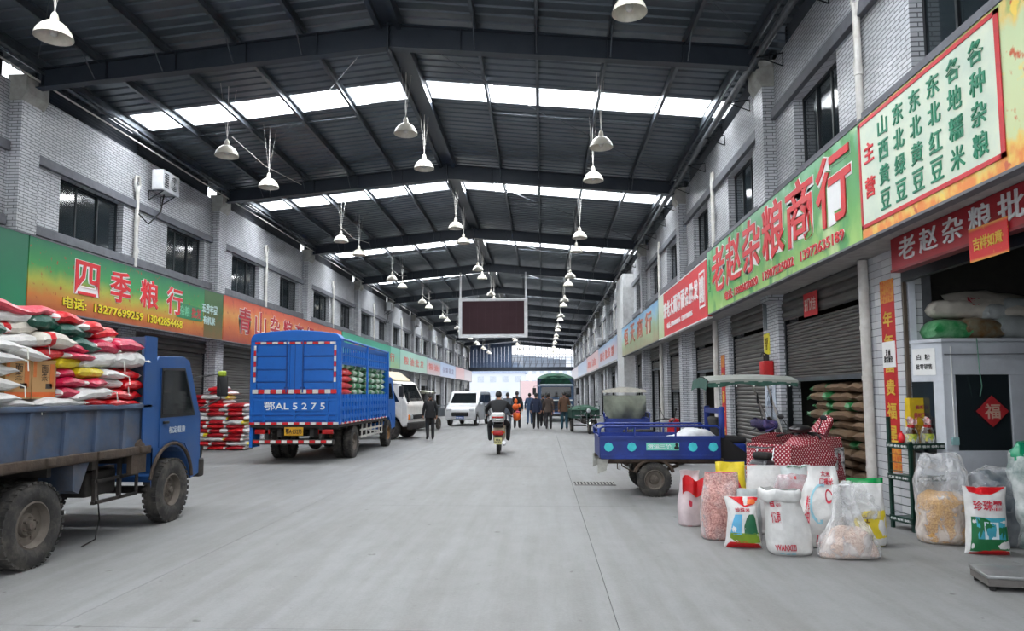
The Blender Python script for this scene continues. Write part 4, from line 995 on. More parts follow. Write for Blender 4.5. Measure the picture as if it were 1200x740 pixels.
for s_ in (-1, 1):
    add_wheel(ft, s_ * 1.02, -.9, .48, .25, s_, .55); add_wheel(ft, s_ * 1.02, -5.2, .48, .25, s_, .55)
    q = MB(); q.lathe([(.13, 0), (.12, .03), (.001, .05)], 16, 0, T(s_ * .8, .0, .95, -pi / 2, 0, 0)); q.build('headlamp', M_HEAD, ft)
    q = MB(); q.path([(s_ * 1.05, -.2, 2.1), (s_ * 1.3, .1, 2.1), (s_ * 1.3, .1, 1.6)], .015, n=5); q.rbox((s_ * 1.28, .1, 1.8), (.2, .06, .4), .02); q.build('mirror', M_SEAL, ft)

# ---------------- cargo tricycles and scooters ----------------
M_TRI = mat('tricycle_blue', (22, 50, 130), .4, .1, var=.12, scale=3, dirt=(24, 34, 70), dirt_amt=.5)
M_TEAL = plain((60, 190, 200), .45)
M_OLIVE = mat('olive_canvas', (120, 126, 112), .85, var=.15, scale=5, bump=.2)
ct = thing('cargo_tricycle', 'blue cargo tricycle with a grey canopy, side on, behind the sack display', 'tricycle', (1.87, 12.02, 0), R(0))
# local x forward (to the right), y across
def tri_box(par, L_, W_, z0, z1, m, name='cargo_box'):
    b = MB(); b.box(-L_ / 2, -W_ / 2, z0, L_ / 2, W_ / 2, z0 + .04); b.build('floor_plate', m, par)
    for s_ in (-1, 1):
        q = MB(); q.box(-L_ / 2, s_ * W_ / 2 - .015, z0, L_ / 2, s_ * W_ / 2 + .015, z1); q.box(-L_ / 2, s_ * (W_ / 2 + .01) - .02, z1 - .03, L_ / 2, s_ * (W_ / 2 + .01) + .02, z1 + .015)
        q.box(-L_ / 2, s_ * (W_ / 2 + .01) - .02, z0 - .02, L_ / 2, s_ * (W_ / 2 + .01) + .02, z0 + .04); q.build('side_board', m, par)
    for s_ in (-1, 1): q = MB(); q.box(s_ * L_ / 2 - .015, -W_ / 2, z0, s_ * L_ / 2 + .015, W_ / 2, z1); q.build('end_board', m, par)
tri_box(ct, 1.9, 1.12, .62, .95, M_TRI)
for s_ in (-1, 1):
    q = MB(); q.path([(-.97, s_ * .57, .95), (-.95, s_ * .57, 1.09), (-.88, s_ * .57, 1.12), (.9, s_ * .57, 1.12), (.95, s_ * .57, 1.08), (.96, s_ * .57, .95)], .018, n=8)
    for x in (-.4, .25): q.tube((x, s_ * .57, .95), (x, s_ * .57, 1.12), .016, n=6)
    q.build('guard_rail', M_TRI, ct)
q = MB(); q.path([(-.97, -.57, 1.0), (-.98, -.5, 1.08), (-.98, .5, 1.08), (-.97, .57, 1.0)], .018, n=8); q.build('rear_rail', M_TRI, ct)
b = MB(); b.box(-.97, -.56, .55, 1.0, -.5, .61); b.box(-.97, .5, .55, 1.0, .56, .61); b.box(-.9, -.3, .5, 1.5, -.24, .56); b.box(-.9, .24, .5, 1.5, .3, .56)
b.tube((-.05, -.5, .31), (-.05, .5, .31), .04, n=8); b.ball((-.05, 0, .31), .12, 10)
for s_ in (-1, 1):
    for k in range(3): b.path([(-.4, s_ * .4, .5 - k * .014), (-.05, s_ * .4, .37 - k * .014), (.32, s_ * .4, .5 - k * .014)], .014, n=5)
b.path([(-.62, -.5, .55), (-.6, -.5, .48), (-.4, -.48, .38), (-.25, -.45, .42)], .01, n=5); b.path([(-.68, -.52, .55), (-.68, -.52, .44), (-.64, -.52, .42), (-.64, -.52, .5)], .009, n=5)
b.build('frame', M_RUST, ct)
for s_ in (-1, 1):
    add_wheel(ct, -.08, 0, .27, .13, s_, .6, rim=M_RIM).rotation_euler = (0, 0, 0)
for w_ in [c for c in ct.children if c.name.startswith('wheel')]:
    s_ = -1 if w_ == [c for c in ct.children if c.name.startswith('wheel')][0] else 1
    w_.matrix_local = Matrix.Translation((-.1, s_ * .6, 0)) @ Matrix.Rotation(pi / 2, 4, 'Z') @ Matrix.Translation((.08, 0, 0)) if s_ > 0 else Matrix.Translation((-.1, -.6, 0)) @ Matrix.Rotation(pi / 2, 4, 'Z') @ Matrix.Translation((.08, 0, 0))
for s_ in (-1, 1):
    q = MB(); q.path([(-.1 + .32 * cos(a), s_ * .55, .3 + .3 * sin(a)) for a in [pi * k / 10 for k in range(1, 10)]], .03, n=5); q.build('mudguard', M_RUST, ct)
    q = MB(); q.prism([(-1.0, .6), (-.82, .6), (-.86, .42), (-1.0, .36)], s_ * .56 - .005, s_ * .56 + .005, 'y'); q.build('mud_flap', M_CONC, ct)
for x in (-.82, -.45, .52, .84):
    q = MB(); q.lathe([(.075, 0), (.07, .006), (.001, .006)], 8, 0, T(x, -.577, .79, pi / 2, 0, 0)); sk = q.build('flower_sticker', M_TEAL, ct)
q = MB(); q.box(-.22, -.583, .74, .3, -.577, .86); pn = q.build('maker_sticker', plain((110, 200, 180), .45), ct)
lettering('sticker_lettering', '货运三轮', plain((225, 235, 235), .5), pn, (-.2, -.584, .765), (1, 0, 0), (0, 0, 1), .38, .07, .02)
q = MB(); q.ball((.26, -.586, .83), (.022, .004, .028), 10); q.ball((.26, -.586, .78), (.04, .004, .03), 10); q.build('portrait_sticker', BLK, pn)
# front half: seat box, post, fork, handlebar, windscreen, canopy
b = MB(); b.rbox((1.22, 0, .66), (.42, .7, .34), .04); b.build('seat_box', M_TRI, ct)
b = MB(); b.rbox((1.25, 0, .88), (.4, .62, .1), .04); b.rbox((1.03, 0, 1.08), (.1, .6, .36), .04, rot=(0, -.25, 0)); b.build('seat', M_BLACK, ct)
b = MB(); b.prism([(1.0, .95), (1.06, .95), (1.5, .62), (1.5, .56), (1.0, .56)], -.36, -.33, 'y'); b.build('side_skirt', M_SEAL, ct)
b = MB(); b.rbox((1.0, -.5, 1.18), (.09, .07, .5), .015); b.rbox((1.0, .5, 1.18), (.09, .07, .5), .015); b.box(.96, -.5, 1.32, 1.04, .5, 1.4); b.build('backrest_frame', M_TRI, ct)
b = MB(); b.rbox((1.6, 0, .5), (.9, .5, .05), .02); b.build('footboard', M_CHASSIS, ct)
b = MB()
for s_ in (-1, 1): b.tube((1.92, s_ * .08, 1.12), (2.12, s_ * .08, .25), .022, n=8)
b.tube((1.9, 0, 1.25), (1.99, 0, .85), .03, n=8); b.build('fork', M_CHASSIS, ct)
w_ = add_wheel(ct, 0, 0, .25, .1, 1, .6); w_.matrix_local = Matrix.Translation((2.13, -.05, 0)) @ Matrix.Rotation(-pi / 2, 4, 'Z')
b = MB(); b.path([(1.7, -.34, 1.12), (1.86, -.26, 1.2), (1.9, 0, 1.16), (1.86, .26, 1.2), (1.7, .34, 1.12)], .016, n=8); b.build('handlebar', M_CHASSIS, ct)
b = MB(); b.grid(lambda u, v: (1.72 + .16 * sin(pi * v) + .1 * sin(pi * u), -.42 + .84 * u, 1.02 + .18 * v + .03 * sin(u * 17)), 16, 6); b.rbox((1.82, 0, 1.13), (.24, .8, .14), .05); b.build('handlebar_muff', mat('blue_floral', (30, 40, 96), .8, rgb2=(90, 70, 110), scale=16), ct)
b = MB(); b.prism([(-.36, 0), (.36, 0), (.3, .45), (-.3, .45)], 0, .008, 'z', 0, Matrix.Translation((2.08, 0, 1.0)) @ Matrix.Rotation(pi / 2, 4, 'Z') @ Matrix.Rotation(R(70), 4, 'X')); b.build('windscreen', glass_mat('clear_screen', (150, 160, 158), .15, .3), ct)
b = MB(); b.rbox((2.1, 0, .8), (.08, .6, .5), .03, rot=(0, .2, 0)); b.build('front_fairing', M_CHASSIS, ct)
for s_ in (-1, 1):
    q = MB(); q.path([(1.88, s_ * .25, 1.2), (1.86, s_ * .34, 1.42), (1.86, s_ * .36, 1.5)], .008, n=5); q.ball((1.84, s_ * .36, 1.55), (.015, .04, .1), 10); q.build('mirror', M_SEAL, ct)
b = MB()
for s_ in (-1, 1): b.tube((.98, s_ * .5, .95), (.96, s_ * .5, 1.82), .016, n=6); b.tube((2.02, s_ * .3, 1.0), (1.75, s_ * .42, 1.85), .014, n=6); b.tube((.9, s_ * .5, 1.82), (2.05, s_ * .45, 1.86), .014, n=6)
b.build('canopy_frame', M_PVC, ct)
M_CAN = mat('grey_canopy_cloth', (138, 142, 136), .8, var=.1, bump=.1); M_CANG = mat('green_valance', (44, 84, 72), .8, var=.2)
b = MB(); b.grid(lambda u, v: (.8 + 1.42 * u, -.56 + 1.12 * v, 1.84 + .09 * sin(pi * v) + .03 * sin(pi * u)), 16, 12); b.grid(lambda u, v: (.8 + 1.42 * u, -.565, 1.845 - .05 * v + .03 * sin(pi * u)), 16, 1); b.build('canopy', M_CAN, ct)
b = MB(); b.grid(lambda u, v: (.78 + 1.42 * u, -.57 - .01 * sin(u * 40), 1.81 - (.06 + .02 * sin(u * 13)) * v + .03 * sin(pi * u)), 40, 2); b.grid(lambda u, v: (.78 - .03 * v, -.56 + 1.12 * u, 1.86 - .17 * v + .05 * sin(pi * u)), 10, 2); b.build('canopy_valance', M_CANG, ct)
for k in range(5): q = MB(); q.ball((.95 + .28 * k, -.585, 1.76), .014, 8); q.build('snap_button', M_WH, ct)

# scooter under a dotted wind apron
M_DOT = bpy.data.materials.new('red_dotted_cloth'); M_DOT.use_nodes = True; N, L = nodes_of(M_DOT)
tcn = N.new('ShaderNodeTexCoord'); vr = N.new('ShaderNodeTexVoronoi'); vr.voronoi_dimensions = '2D'; vr.inputs['Scale'].default_value = 25; vr.inputs['Randomness'].default_value = .05
L.new(tcn.outputs['UV'], vr.inputs['Vector']); rp = N.new('ShaderNodeValToRGB'); rp.color_ramp.interpolation = 'CONSTANT'
rp.color_ramp.elements[0].color = (*lin((225, 205, 205)), 1); rp.color_ramp.elements[1].position = .25; rp.color_ramp.elements[1].color = (*lin((142, 14, 42)), 1)
L.new(vr.outputs['Distance'], rp.inputs['Fac']); L.new(rp.outputs['Color'], N['Principled BSDF'].inputs['Base Color']); N['Principled BSDF'].inputs['Roughness'].default_value = .7
M_LEO = mat('mottled_grey_cloth', (214, 214, 214), .8, rgb2=(40, 40, 44), scale=22)
def scooter(name, label, loc, rz, bodym, cover=False, box=False, plate_=True, grp=None):
    """local +y is forward"""
    t = thing(name, label, 'scooter', loc, rz, group=grp)
    for y in (-.62, .62): 
        w_ = add_wheel(t, .05, y, .24, .1, 1, .62, rim=M_CHROME if not cover else M_RIM, lugs=5)
    b = MB(); b.prism([(-.8, .52), (-.85, .66), (-.75, .74), (-.1, .72), (-.02, .5), (.02, .32), (-.3, .3), (-.45, .42)], -.15, .15, 'x'); b.build('rear_body', bodym, t, bevel=.05)
    b = MB(); b.rbox((0, .12, .32), (.3, .5, .06), .02); b.build('footboard', M_CHASSIS, t)
    b = MB(); b.rbox((0, -.42, .78), (.28, .68, .1), .045); b.build('seat', M_BLACK, t)
    b = MB(); b.prism([(.35, .34), (.42, .95), (.5, 1.0), (.56, .92), (.5, .4)], -.18, .18, 'x'); b.build('leg_shield', bodym, t, bevel=.04)
    b = MB(); b.tube((0, .42, 1.02), (0, .64, .28), .025, n=8); b.tube((-.07, .6, .45), (-.07, .64, .24), .018, n=6); b.tube((.07, .6, .45), (.07, .64, .24), .018, n=6); b.build('fork', M_CHASSIS, t)
    b = MB(); b.path([(.62 + 0 * k, .28 * sin(k), .28 * cos(k)) for k in (0,)] and [(0, .62 + .28 * cos(a), .26 + .28 * sin(a)) for a in [pi * (.15 + .7 * k / 8) for k in range(9)]], .05, n=6); b.build('front_mudguard', bodym, t)
    b = MB(); b.path([(-.33, .28, 1.02), (-.2, .4, 1.06), (0, .44, 1.04), (.2, .4, 1.06), (.33, .28, 1.02)], .014, n=6); b.build('handlebar', M_CHASSIS, t)
    for s_ in (-1, 1):
        q = MB(); q.tube((s_ * .3, .3, 1.03), (s_ * .37, .22, 1.0), .02, n=8); q.build('grip', M_BLACK, t)
        q = MB(); q.path([(s_ * .22, .38, 1.06), (s_ * .3, .36, 1.2), (s_ * .33, .34, 1.26)], .007, n=5); q.ball((s_ * .36, .34, 1.29), (.06, .012, .04), 10); q.build('mirror', M_SEAL, t)
    b = MB(); b.rbox((0, .5, .98), (.26, .16, .18), .05); hl = b.build('headlamp_housing', bodym, t); b = MB(); b.ball((0, .585, .98), (.09, .02, .06), 12); b.build('headlamp', M_HEAD, hl)
    b = MB(); b.rbox((0, -.84, .62), (.22, .05, .09), .02); b.build('tail_lamp', M_LAMPR, t)
    for s_ in (-1, 1): q = MB(); q.rbox((s_ * .15, -.83, .61), (.07, .05, .06), .02); q.build('indicator', M_LAMPO, t)
    b = MB(); b.prism([(-.86, .5), (-.92, .32), (-.88, .3), (-.8, .5)], -.09, .09, 'x'); b.build('rear_mudguard', M_SEAL, t)
    if plate_: plate(t, (-.1, -.93, .3), (1, 0, 0), (0, .1, 1), .2, .17, '鄂B\n3K52', plain((196, 190, 130), .4), BLK)
    b = MB(); b.tube((.15, -.2, .24), (.15, -.8, .34), .045, .05, n=10); b.build('exhaust', M_CHROME, t)
    b = MB(); b.path([(-.14, -.35, .92), (-.15, -.8, .9), (.15, -.8, .9), (.14, -.35, .92)], .013, n=6); b.path([(-.14, -.6, .9), (-.13, -.65, .7)], .012, n=5); b.path([(.14, -.6, .9), (.13, -.65, .7)], .012, n=5); b.build('grab_rail', M_CHROME, t)
    if box:
        b = MB(); b.rbox((0, -.82, 1.03), (.38, .3, .24), .07); bx = b.build('top_box', mat('box_silver', (200, 204, 200), .35), t)
        q = MB(); q.rbox((0, -.965, 1.02), (.32, .03, .05), .012); q.build('box_reflector', M_LAMPR, bx)
        q = MB(); q.rbox((0, -.86, .6), (.28, .06, .14), .03); q.build('lamp_cluster', M_LAMPR, t)
        q = MB(); q.rbox((0, -.97, .96), (.12, .02, .04), .01); q.build('latch', M_CHROME, bx)
    return t
ps = scooter('scooter', 'scooter draped in a red cloth with white dots, beside the tricycle', (3.55, 10.4, 0), R(-52), mat('dark_scooter', (50, 50, 54), .4), cover=True); ps.scale = (.95, .95, 1.0)
b = MB()
def apron(u, v):
    y = .78 - 1.32 * u; w_ = .33 * (1 - .25 * abs(2 * v - 1) ** 3); a = (v - .5) * 2
    z = 1.08 - .42 * abs(a) ** 2.2 + .05 * sin(2 * pi * u) - .1 * u + .02 * noise.noise(Vector((u * 6, v * 6, 3)))
    return (a * .36 + .02 * sin(u * 12), y, z - .05)
b.grid(apron, 24, 24)
b.grid(lambda u, v: (.34 + .06 * sin(u * 3 + 1) + .03 * noise.noise(Vector((u * 5, v * 5, 7))) + .05 * v, .76 - 1.28 * u, .96 - .6 * v + .05 * sin(u * pi * 2)), 30, 12)
b.grid(lambda u, v: (-.34 - .06 * sin(u * 3 + 1) - .05 * v, .76 - 1.28 * u, 1.0 - .56 * v + .06 * sin(u * pi)), 16, 8)
b.grid(lambda u, v: ((u - .5) * .74, .78 + .06 * sin(u * pi) + .05 * v, 1.0 - .5 * v), 16, 8); b.grid(lambda u, v: ((u - .5) * .74, -.53 - .08 * sin(u * pi) - .05 * v, .94 - .5 * v), 16, 8)
boxuv(b.build('dotted_apron', M_DOT, ps))
b = MB(); b.grid(lambda u, v: ((u - .5) * .3 * (1 - v * .2), .68 + .34 * v, 1.02 + .24 * v + .05 * sin(pi * u)), 10, 8); b.grid(lambda u, v: ((u - .5) * .3 * (1 - v * .2), .72 + .32 * v, .92 + .28 * v - .04 * sin(pi * u)), 10, 8); b.grid(lambda u, v: (.15 * (1 - v * .2), .7 + .33 * v - .02 * u, 1.02 - .1 * u + .26 * v), 4, 8); boxuv(b.build('dotted_hood', M_DOT, ps))
b = MB(); b.grid(lambda u, v: (.42 + .02 * sin(u * 9), .5 + .26 * u, .86 - .4 * v), 10, 10); b.build('mottled_lining', M_LEO, ps)
b = MB(); b.ball((0, .3, 1.12), (.15, .2, .06), 16); b.build('glove_cover', plain((30, 30, 32), .3), ps)
rs = scooter('scooter', 'red scooter half hidden behind the blue tricycle\'s cargo box', (2.55, 16.3, 0), R(-70), plain((176, 22, 34), .3))

# other cargo tricycles
def trike(label, loc, rz, col, tarp=None, canopy=None, load=None):
    t = thing('cargo_tricycle', label, 'tricycle', loc, rz)
    m = col; M2 = Matrix.Rotation(0, 4, 'Z')
    for s_ in (-1, 1): add_wheel(t, s_ * .58, -.9, .27, .13, s_, .6, tread=False)
    add_wheel(t, .05, .95, .27, .1, 1, .62, tread=False)
    b = MB(); b.box(-.6, -1.6, .6, .6, -.1, .64); b.box(-.6, -1.6, .6, -.57, -.1, .98); b.box(.57, -1.6, .6, .6, -.1, .98); b.box(-.6, -1.6, .6, .6, -1.57, .98); b.box(-.6, -.13, .6, .6, -.1, .98); b.build('cargo_box', m, t)
    b = MB(); b.box(-.3, -1.5, .48, -.24, .5, .56); b.box(.24, -1.5, .48, .3, .5, .56); b.tube((-.5, -.9, .27), (.5, -.9, .27), .035); b.build('frame', M_CHASSIS, t)
    b = MB(); b.path([(-.6, -1.6, .98), (-.6, -1.58, 1.12), (-.6, -.12, 1.12), (-.6, -.1, .98)], .016, n=6); b.path([(.6, -1.6, .98), (.6, -1.58, 1.12), (.6, -.12, 1.12), (.6, -.1, .98)], .016, n=6); b.build('guard_rail', m, t)
    b = MB(); b.rbox((0, .15, .72), (.5, .5, .12), .05); b.build('seat', M_BLACK, t)
    b = MB(); b.rbox((0, .25, .5), (.4, .9, .22), .06); b.build('engine_cover', M_CHASSIS, t)
    b = MB(); b.rbox((0, .45, .78), (.26, .34, .2), .08); b.build('fuel_tank', m, t)
    b = MB()
    for s_ in (-1, 1): b.tube((s_ * .08, .68, 1.0), (s_ * .08, .96, .27), .022, n=8)
    b.build('fork', M_CHROME, t)
    b = MB(); b.path([(0, .95 + .31 * cos(a), .27 + .31 * sin(a)) for a in [pi * (.1 + .7 * k / 8) for k in range(9)]], .05, n=6); b.build('front_mudguard', M_CHROME, t)
    b = MB(); b.path([(-.4, .42, 1.02), (-.25, .6, 1.06), (.25, .6, 1.06), (.4, .42, 1.02)], .014, n=6); b.build('handlebar', M_CHASSIS, t)
    b = MB(); b.lathe([(.09, 0), (.1, .06), (.06, .12)], 14, 0, T(0, .82, .95, pi / 2, 0, 0)); hd = b.build('headlamp_housing', M_SEAL, t); b = MB(); b.ball((0, .82, .95), (.085, .02, .085), 14); b.build('headlamp', M_HEAD, hd)
    for s_ in (-1, 1):
        q = MB(); q.path([(s_ * .28, .58, 1.06), (s_ * .36, .55, 1.25)], .007, n=5); q.ball((s_ * .38, .55, 1.3), (.07, .012, .045), 10); q.build('mirror', M_SEAL, t)
        q = MB(); q.box(s_ * .3, .5, .5, s_ * .32, .8, .95); q.box(min(s_ * .12, s_ * .55), .62, .72, max(s_ * .12, s_ * .55), .64, .76); q.build('crash_bar', M_CHROME, t)
    if canopy:
        q = MB()
        for x in (-.5, .5): q.tube((x, -.1, .98), (x, -.1, 1.72), .014, n=6); q.tube((x * .8, .6, 1.0), (x * .9, .75, 1.72), .014, n=6)
        q.build('canopy_frame', M_CHASSIS, t)
        q = MB(); q.grid(lambda u, v: (-.62 + 1.24 * u, -.2 + 1.1 * v, 1.74 + .09 * sin(pi * u)), 12, 8); q.grid(lambda u, v: (-.62 + 1.24 * u, -.2 - .005, 1.745 + .09 * sin(pi * u) - (.07 + .09 * sin(pi * u)) * v), 12, 1); q.build('canopy', canopy, t)
    if tarp:
        q = MB(); q.grid(lambda u, v: (-.6 + 1.2 * u, -.24 + .08 * sin(u * 11) * sin(pi * v) - .18 * sin(pi * v) * sin(pi * u), 1.6 - (.45 + .42 * sin(pi * u) ** .7) * v), 24, 14); q.build('canvas_back', tarp, t)
    if load:
        q = MB(); q.grid(lambda u, v: (-.62 + 1.24 * u, -1.65 + 1.6 * v, .95 + .2 * sin(pi * u) ** .5 * sin(pi * v) ** .5 + .04 * noise.noise(Vector((u * 7, v * 7, 2)))), 16, 16); q.build('load_cover', load, t)
    return t
M_CREAM = mat('cream_canopy', (206, 204, 190), .7)
trike('cargo tricycle with cream canopy and olive canvas back, behind the blue cargo box', (2.36, 20.6, 0), R(-4), M_TRI, M_OLIVE, M_CREAM)
trike('dark green motor tricycle facing the camera, right of the walking group', (1.82, 30.0, 0), R(184), mat('trike_green', (34, 74, 62), .5), None, None, M_TARP)
trike('motor tricycle with a round headlamp standing left of the silver van', (-5.6, 32.2, 0), R(170), mat('trike_grey', (84, 92, 98), .5), None, M_CREAM)
trike('motor tricycle deep behind the white truck near the left shops', (-6.6, 36.5, 0), R(176), mat('trike_black', (54, 56, 60), .5), None, mat('grey_roof', (150, 154, 156), .6))
trike('dark tricycle parked beyond the cream canopied one on the right', (3.2, 25.5, 0), R(176), mat('trike_black', (54, 56, 60), .5), None, None, mat('grey_load', (150, 150, 148), .8))
# ---------------- sacks ----------------
def cloth(name, rgb, rough=.55, **k):
    m = mat(name, rgb, rough, var=.08, scale=9, bump=.55, bscale=13, **k); return m
SK = {'W': cloth('woven_white', (214, 214, 212), dirt=(180, 172, 160), dirt_amt=.3), 'R': cloth('glossy_red', (206, 26, 34), .3), 'M': cloth('magenta_red', (186, 24, 66), .3),
      'P': cloth('pink_red', (210, 70, 86), .35), 'G': cloth('dark_green_sack', (14, 78, 62), .35), 'C': cloth('cream_sack', (206, 200, 188)), 'Y': cloth('gold_yellow', (206, 186, 30), .3)}
SK['DR'] = cloth('deep_red', (160, 18, 30), .35); SK['BR'] = cloth('brown_kraft', (110, 86, 62), .8); SK['GR'] = cloth('leaf_green', (40, 122, 66), .4)
SK['LG'] = cloth('pale_green_stripe', (196, 210, 196), .5); SK['YL'] = cloth('yellow_print', (222, 198, 40), .4)
def sgn(v): return 1 if v >= 0 else -1
def pillow(b, L_, W_, H_, seed, nu=16, nv=14, mi=0, ends=0, M=None, stripe=None, zb=0.0):
    """a filled sack lying down: length along x, seams at both ends, resting on z = 0"""
    def f(u, v):
        t = 2 * v - 1; a = 2 * pi * u; k = max(0.0, 1 - abs(t) ** 4.5) ** .6
        w_ = W_ / 2 * (1 - .10 * t * t + .10 * abs(t) ** 8); h = H_ / 2 * k + .006
        ca, sa = cos(a), sin(a); x = t * L_ / 2; e = .62
        y = w_ * sgn(ca) * abs(ca) ** e; z = h * sgn(sa) * abs(sa) ** (.75)
        n_ = noise.noise(Vector((x * 5 + seed * 3.1, y * 5, z * 4 + seed))) * .055 * min(W_, .5)
        wr = noise.noise(Vector((x * 22 + seed, y * 9, z * 9))) * .012
        z = z * (1 + n_ * 3) + n_ * k + wr * k
        return (x, y + n_ * .5, max(z, -H_ / 2) + H_ / 2 - .10 * H_ * abs(t) ** 3 + zb)
    o = len(b.v); b.grid(f, nu, nv, mi, M, closeu=True)
    for v0, rev in ((0, True), (nv, False)):
        ring = [o + v0 * nu + i for i in range(nu)]; b.f.append(ring if not rev else ring[::-1]); b.m.append(mi); b.sm.append(True)
    if ends:
        for j in range(nv):
            if j < 2 or j >= nv - 2:
                for i in range(nu): b.m[len(b.m) - 2 - nu * nv + j * nu + i] = ends
    if stripe is not None:
        for j in range(nv):
            for i in range(nu):
                if j in stripe[1]: b.m[len(b.m) - 2 - nu * nv + j * nu + i] = stripe[0]
    return b
def sack_mesh(L_, W_, H_, seed, mats_, ends=0, stripe=None, nu=16, nv=14):
    b = MB(); pillow(b, L_, W_, H_, seed, nu, nv, 0, ends, None, stripe); o = b.build('sack', mats_); return o
def place(o, loc, rot, label, group):
    o.location = loc; o.rotation_euler = rot; return tag(o, label, 'sack', group)

# load on the dump truck: (colour, y0, y1, z0, z1)
cname = {'W': 'white woven', 'R': 'bright red', 'M': 'magenta', 'P': 'pink red', 'G': 'dark green', 'C': 'cream striped', 'Y': 'gold yellow'}
LOAD = [
 ('W', 5.75, 6.59, 1.53, 1.62, 'bottom layer beside the cartons, rear one'), ('W', 6.57, 7.3, 1.53, 1.63, 'bottom layer under the two cartons'),
 ('W', 5.5, 6.28, 1.95, 2.05, 'photo edge column, fourth from its bottom'), ('W', 5.55, 6.33, 1.84, 1.95, 'photo edge column, third from its bottom'),
 ('W', 5.55, 6.31, 1.70, 1.83, 'photo edge column, second from its bottom'), ('W', 5.5, 6.27, 1.58, 1.69, 'photo edge column, lowest'),
 ('W', 5.95, 6.66, 2.10, 2.23, 'large one two layers above the cartons'), ('W', 6.16, 6.67, 2.0, 2.11, 'directly on top of the two cartons'),
 ('W', 5.6, 6.27, 2.06, 2.17, 'photo edge, level with the tops of the cartons'), ('R', 6.50, 6.98, 2.01, 2.13, 'directly right of the white one on the cartons'),
 ('M', 6.94, 7.25, 2.09, 2.21, 'above the gold ones, upper'), ('M', 6.96, 7.36, 2.03, 2.11, 'just above the gold ones, lower'),
 ('C', 6.1, 6.59, 2.22, 2.37, 'left of the striped pair near the top'), ('G', 5.6, 6.2, 2.22, 2.36, 'photo edge near the top'),
 ('C', 6.56, 7.0, 2.13, 2.29, 'right one of the striped pair'), ('W', 5.9, 6.6, 2.33, 2.45, 'top layer at the left'), ('G', 6.5, 6.92, 2.30, 2.46, 'top layer beside the white one'),
 ('R', 6.82, 7.2, 2.39, 2.52, 'topmost of the whole load'), ('P', 6.45, 6.9, 2.44, 2.54, 'top layer left of the topmost red one'), ('P', 5.9, 6.46, 2.44, 2.54, 'top layer at the photo edge'),
 ('G', 6.86, 7.18, 2.27, 2.40, 'below the topmost red one'), ('G', 7.14, 7.46, 2.25, 2.40, 'upper middle, right of its green neighbour'), ('G', 7.06, 7.46, 2.12, 2.27, 'middle, lower of the dark green ones'),
 ('R', 7.3, 7.55, 2.34, 2.47, 'small one near the top middle'), ('R', 7.5, 7.92, 2.29, 2.44, 'high one in front of the rear carton'), ('M', 7.40, 7.84, 2.12, 2.26, 'middle, right of the dark green ones'),
 ('M', 7.80, 8.24, 2.17, 2.31, 'upper right, against the carton by the headboard'), ('W', 7.62, 7.93, 2.23, 2.33, 'small one between two magenta ones'), ('W', 7.22, 7.86, 1.95, 2.13, 'large tilted one right of the gold ones'),
 ('W', 7.78, 8.38, 1.98, 2.17, 'large one nearest the headboard'), ('Y', 6.88, 7.27, 1.93, 2.07, 'left one of the gold pair'), ('Y', 7.14, 7.6, 1.83, 1.96, 'right one of the gold pair'),
 ('W', 7.56, 7.9, 1.84, 1.94, 'small one right of the gold pair'), ('M', 6.9, 7.17, 1.83, 1.93, 'third layer beside the cartons'), ('M', 6.9, 7.27, 1.74, 1.84, 'second layer beside the cartons'),
 ('M', 7.25, 7.58, 1.74, 1.84, 'second layer, second from the cartons'), ('W', 7.54, 8.02, 1.73, 1.84, 'second layer among the red ones'), ('M', 6.9, 7.28, 1.62, 1.74, 'first layer beside the cartons'),
 ('W', 7.08, 7.68, 1.61, 1.74, 'low tilted one left of the red stack'), ('R', 7.9, 8.32, 1.84, 1.97, 'fourth layer by the headboard'), ('R', 7.98, 8.36, 1.71, 1.84, 'third layer by the headboard'),
 ('R', 7.64, 8.0, 1.61, 1.72, 'second layer, left in the red stack'), ('R', 7.97, 8.36, 1.60, 1.71, 'second layer, right in the red stack'), ('R', 7.26, 7.66, 1.53, 1.62, 'bottom layer, left of the red stack'),
 ('R', 7.64, 8.0, 1.53, 1.61, 'bottom layer, middle of the red stack'), ('R', 7.96, 8.36, 1.53, 1.60, 'bottom layer, right in the red stack')]
tw = plain((222, 220, 210), .8)
for i, (c, y0, y1, z0, z1, pos) in enumerate(LOAD):
    L_ = y1 - y0; H_ = (z1 - z0) * 1.12; W_ = .62 + .08 * ((i * 7) % 3)
    ms = [SK[c]] + ([SK['R']] if c == 'C' else [SK['W']])
    o = sack_mesh(L_ + .03, W_, H_, i + 1, ms, stripe=(1, (3, 4)) if c == 'C' else ((1, (0, 13)) if c in 'RMG' and i % 2 else None))
    tilt = -.12 if 'tilted' in pos else (.08 * ((i * 5) % 3 - 1) if z0 > 1.9 else 0)
    place(o, (-5.22 + .04 * ((i * 3) % 3) - (.05 if z0 > 2.2 else 0), (y0 + y1) / 2, z0 - .008), (0, tilt, pi / 2), '%s sack on dump truck, %s' % (cname[c], pos), 'sacks loaded on the dump truck')
    if c == 'W' and i % 2 == 0:
        q = MB(); q.path([(L_ / 2, -W_ / 2 + .05, H_ * .45), (L_ / 2 + .03, -W_ / 2 - .01, H_ * .3), (L_ / 2 + .03, -W_ / 2 - .02, -.06)], .006, n=5); q.build('drawstring', tw, o)
k = 0
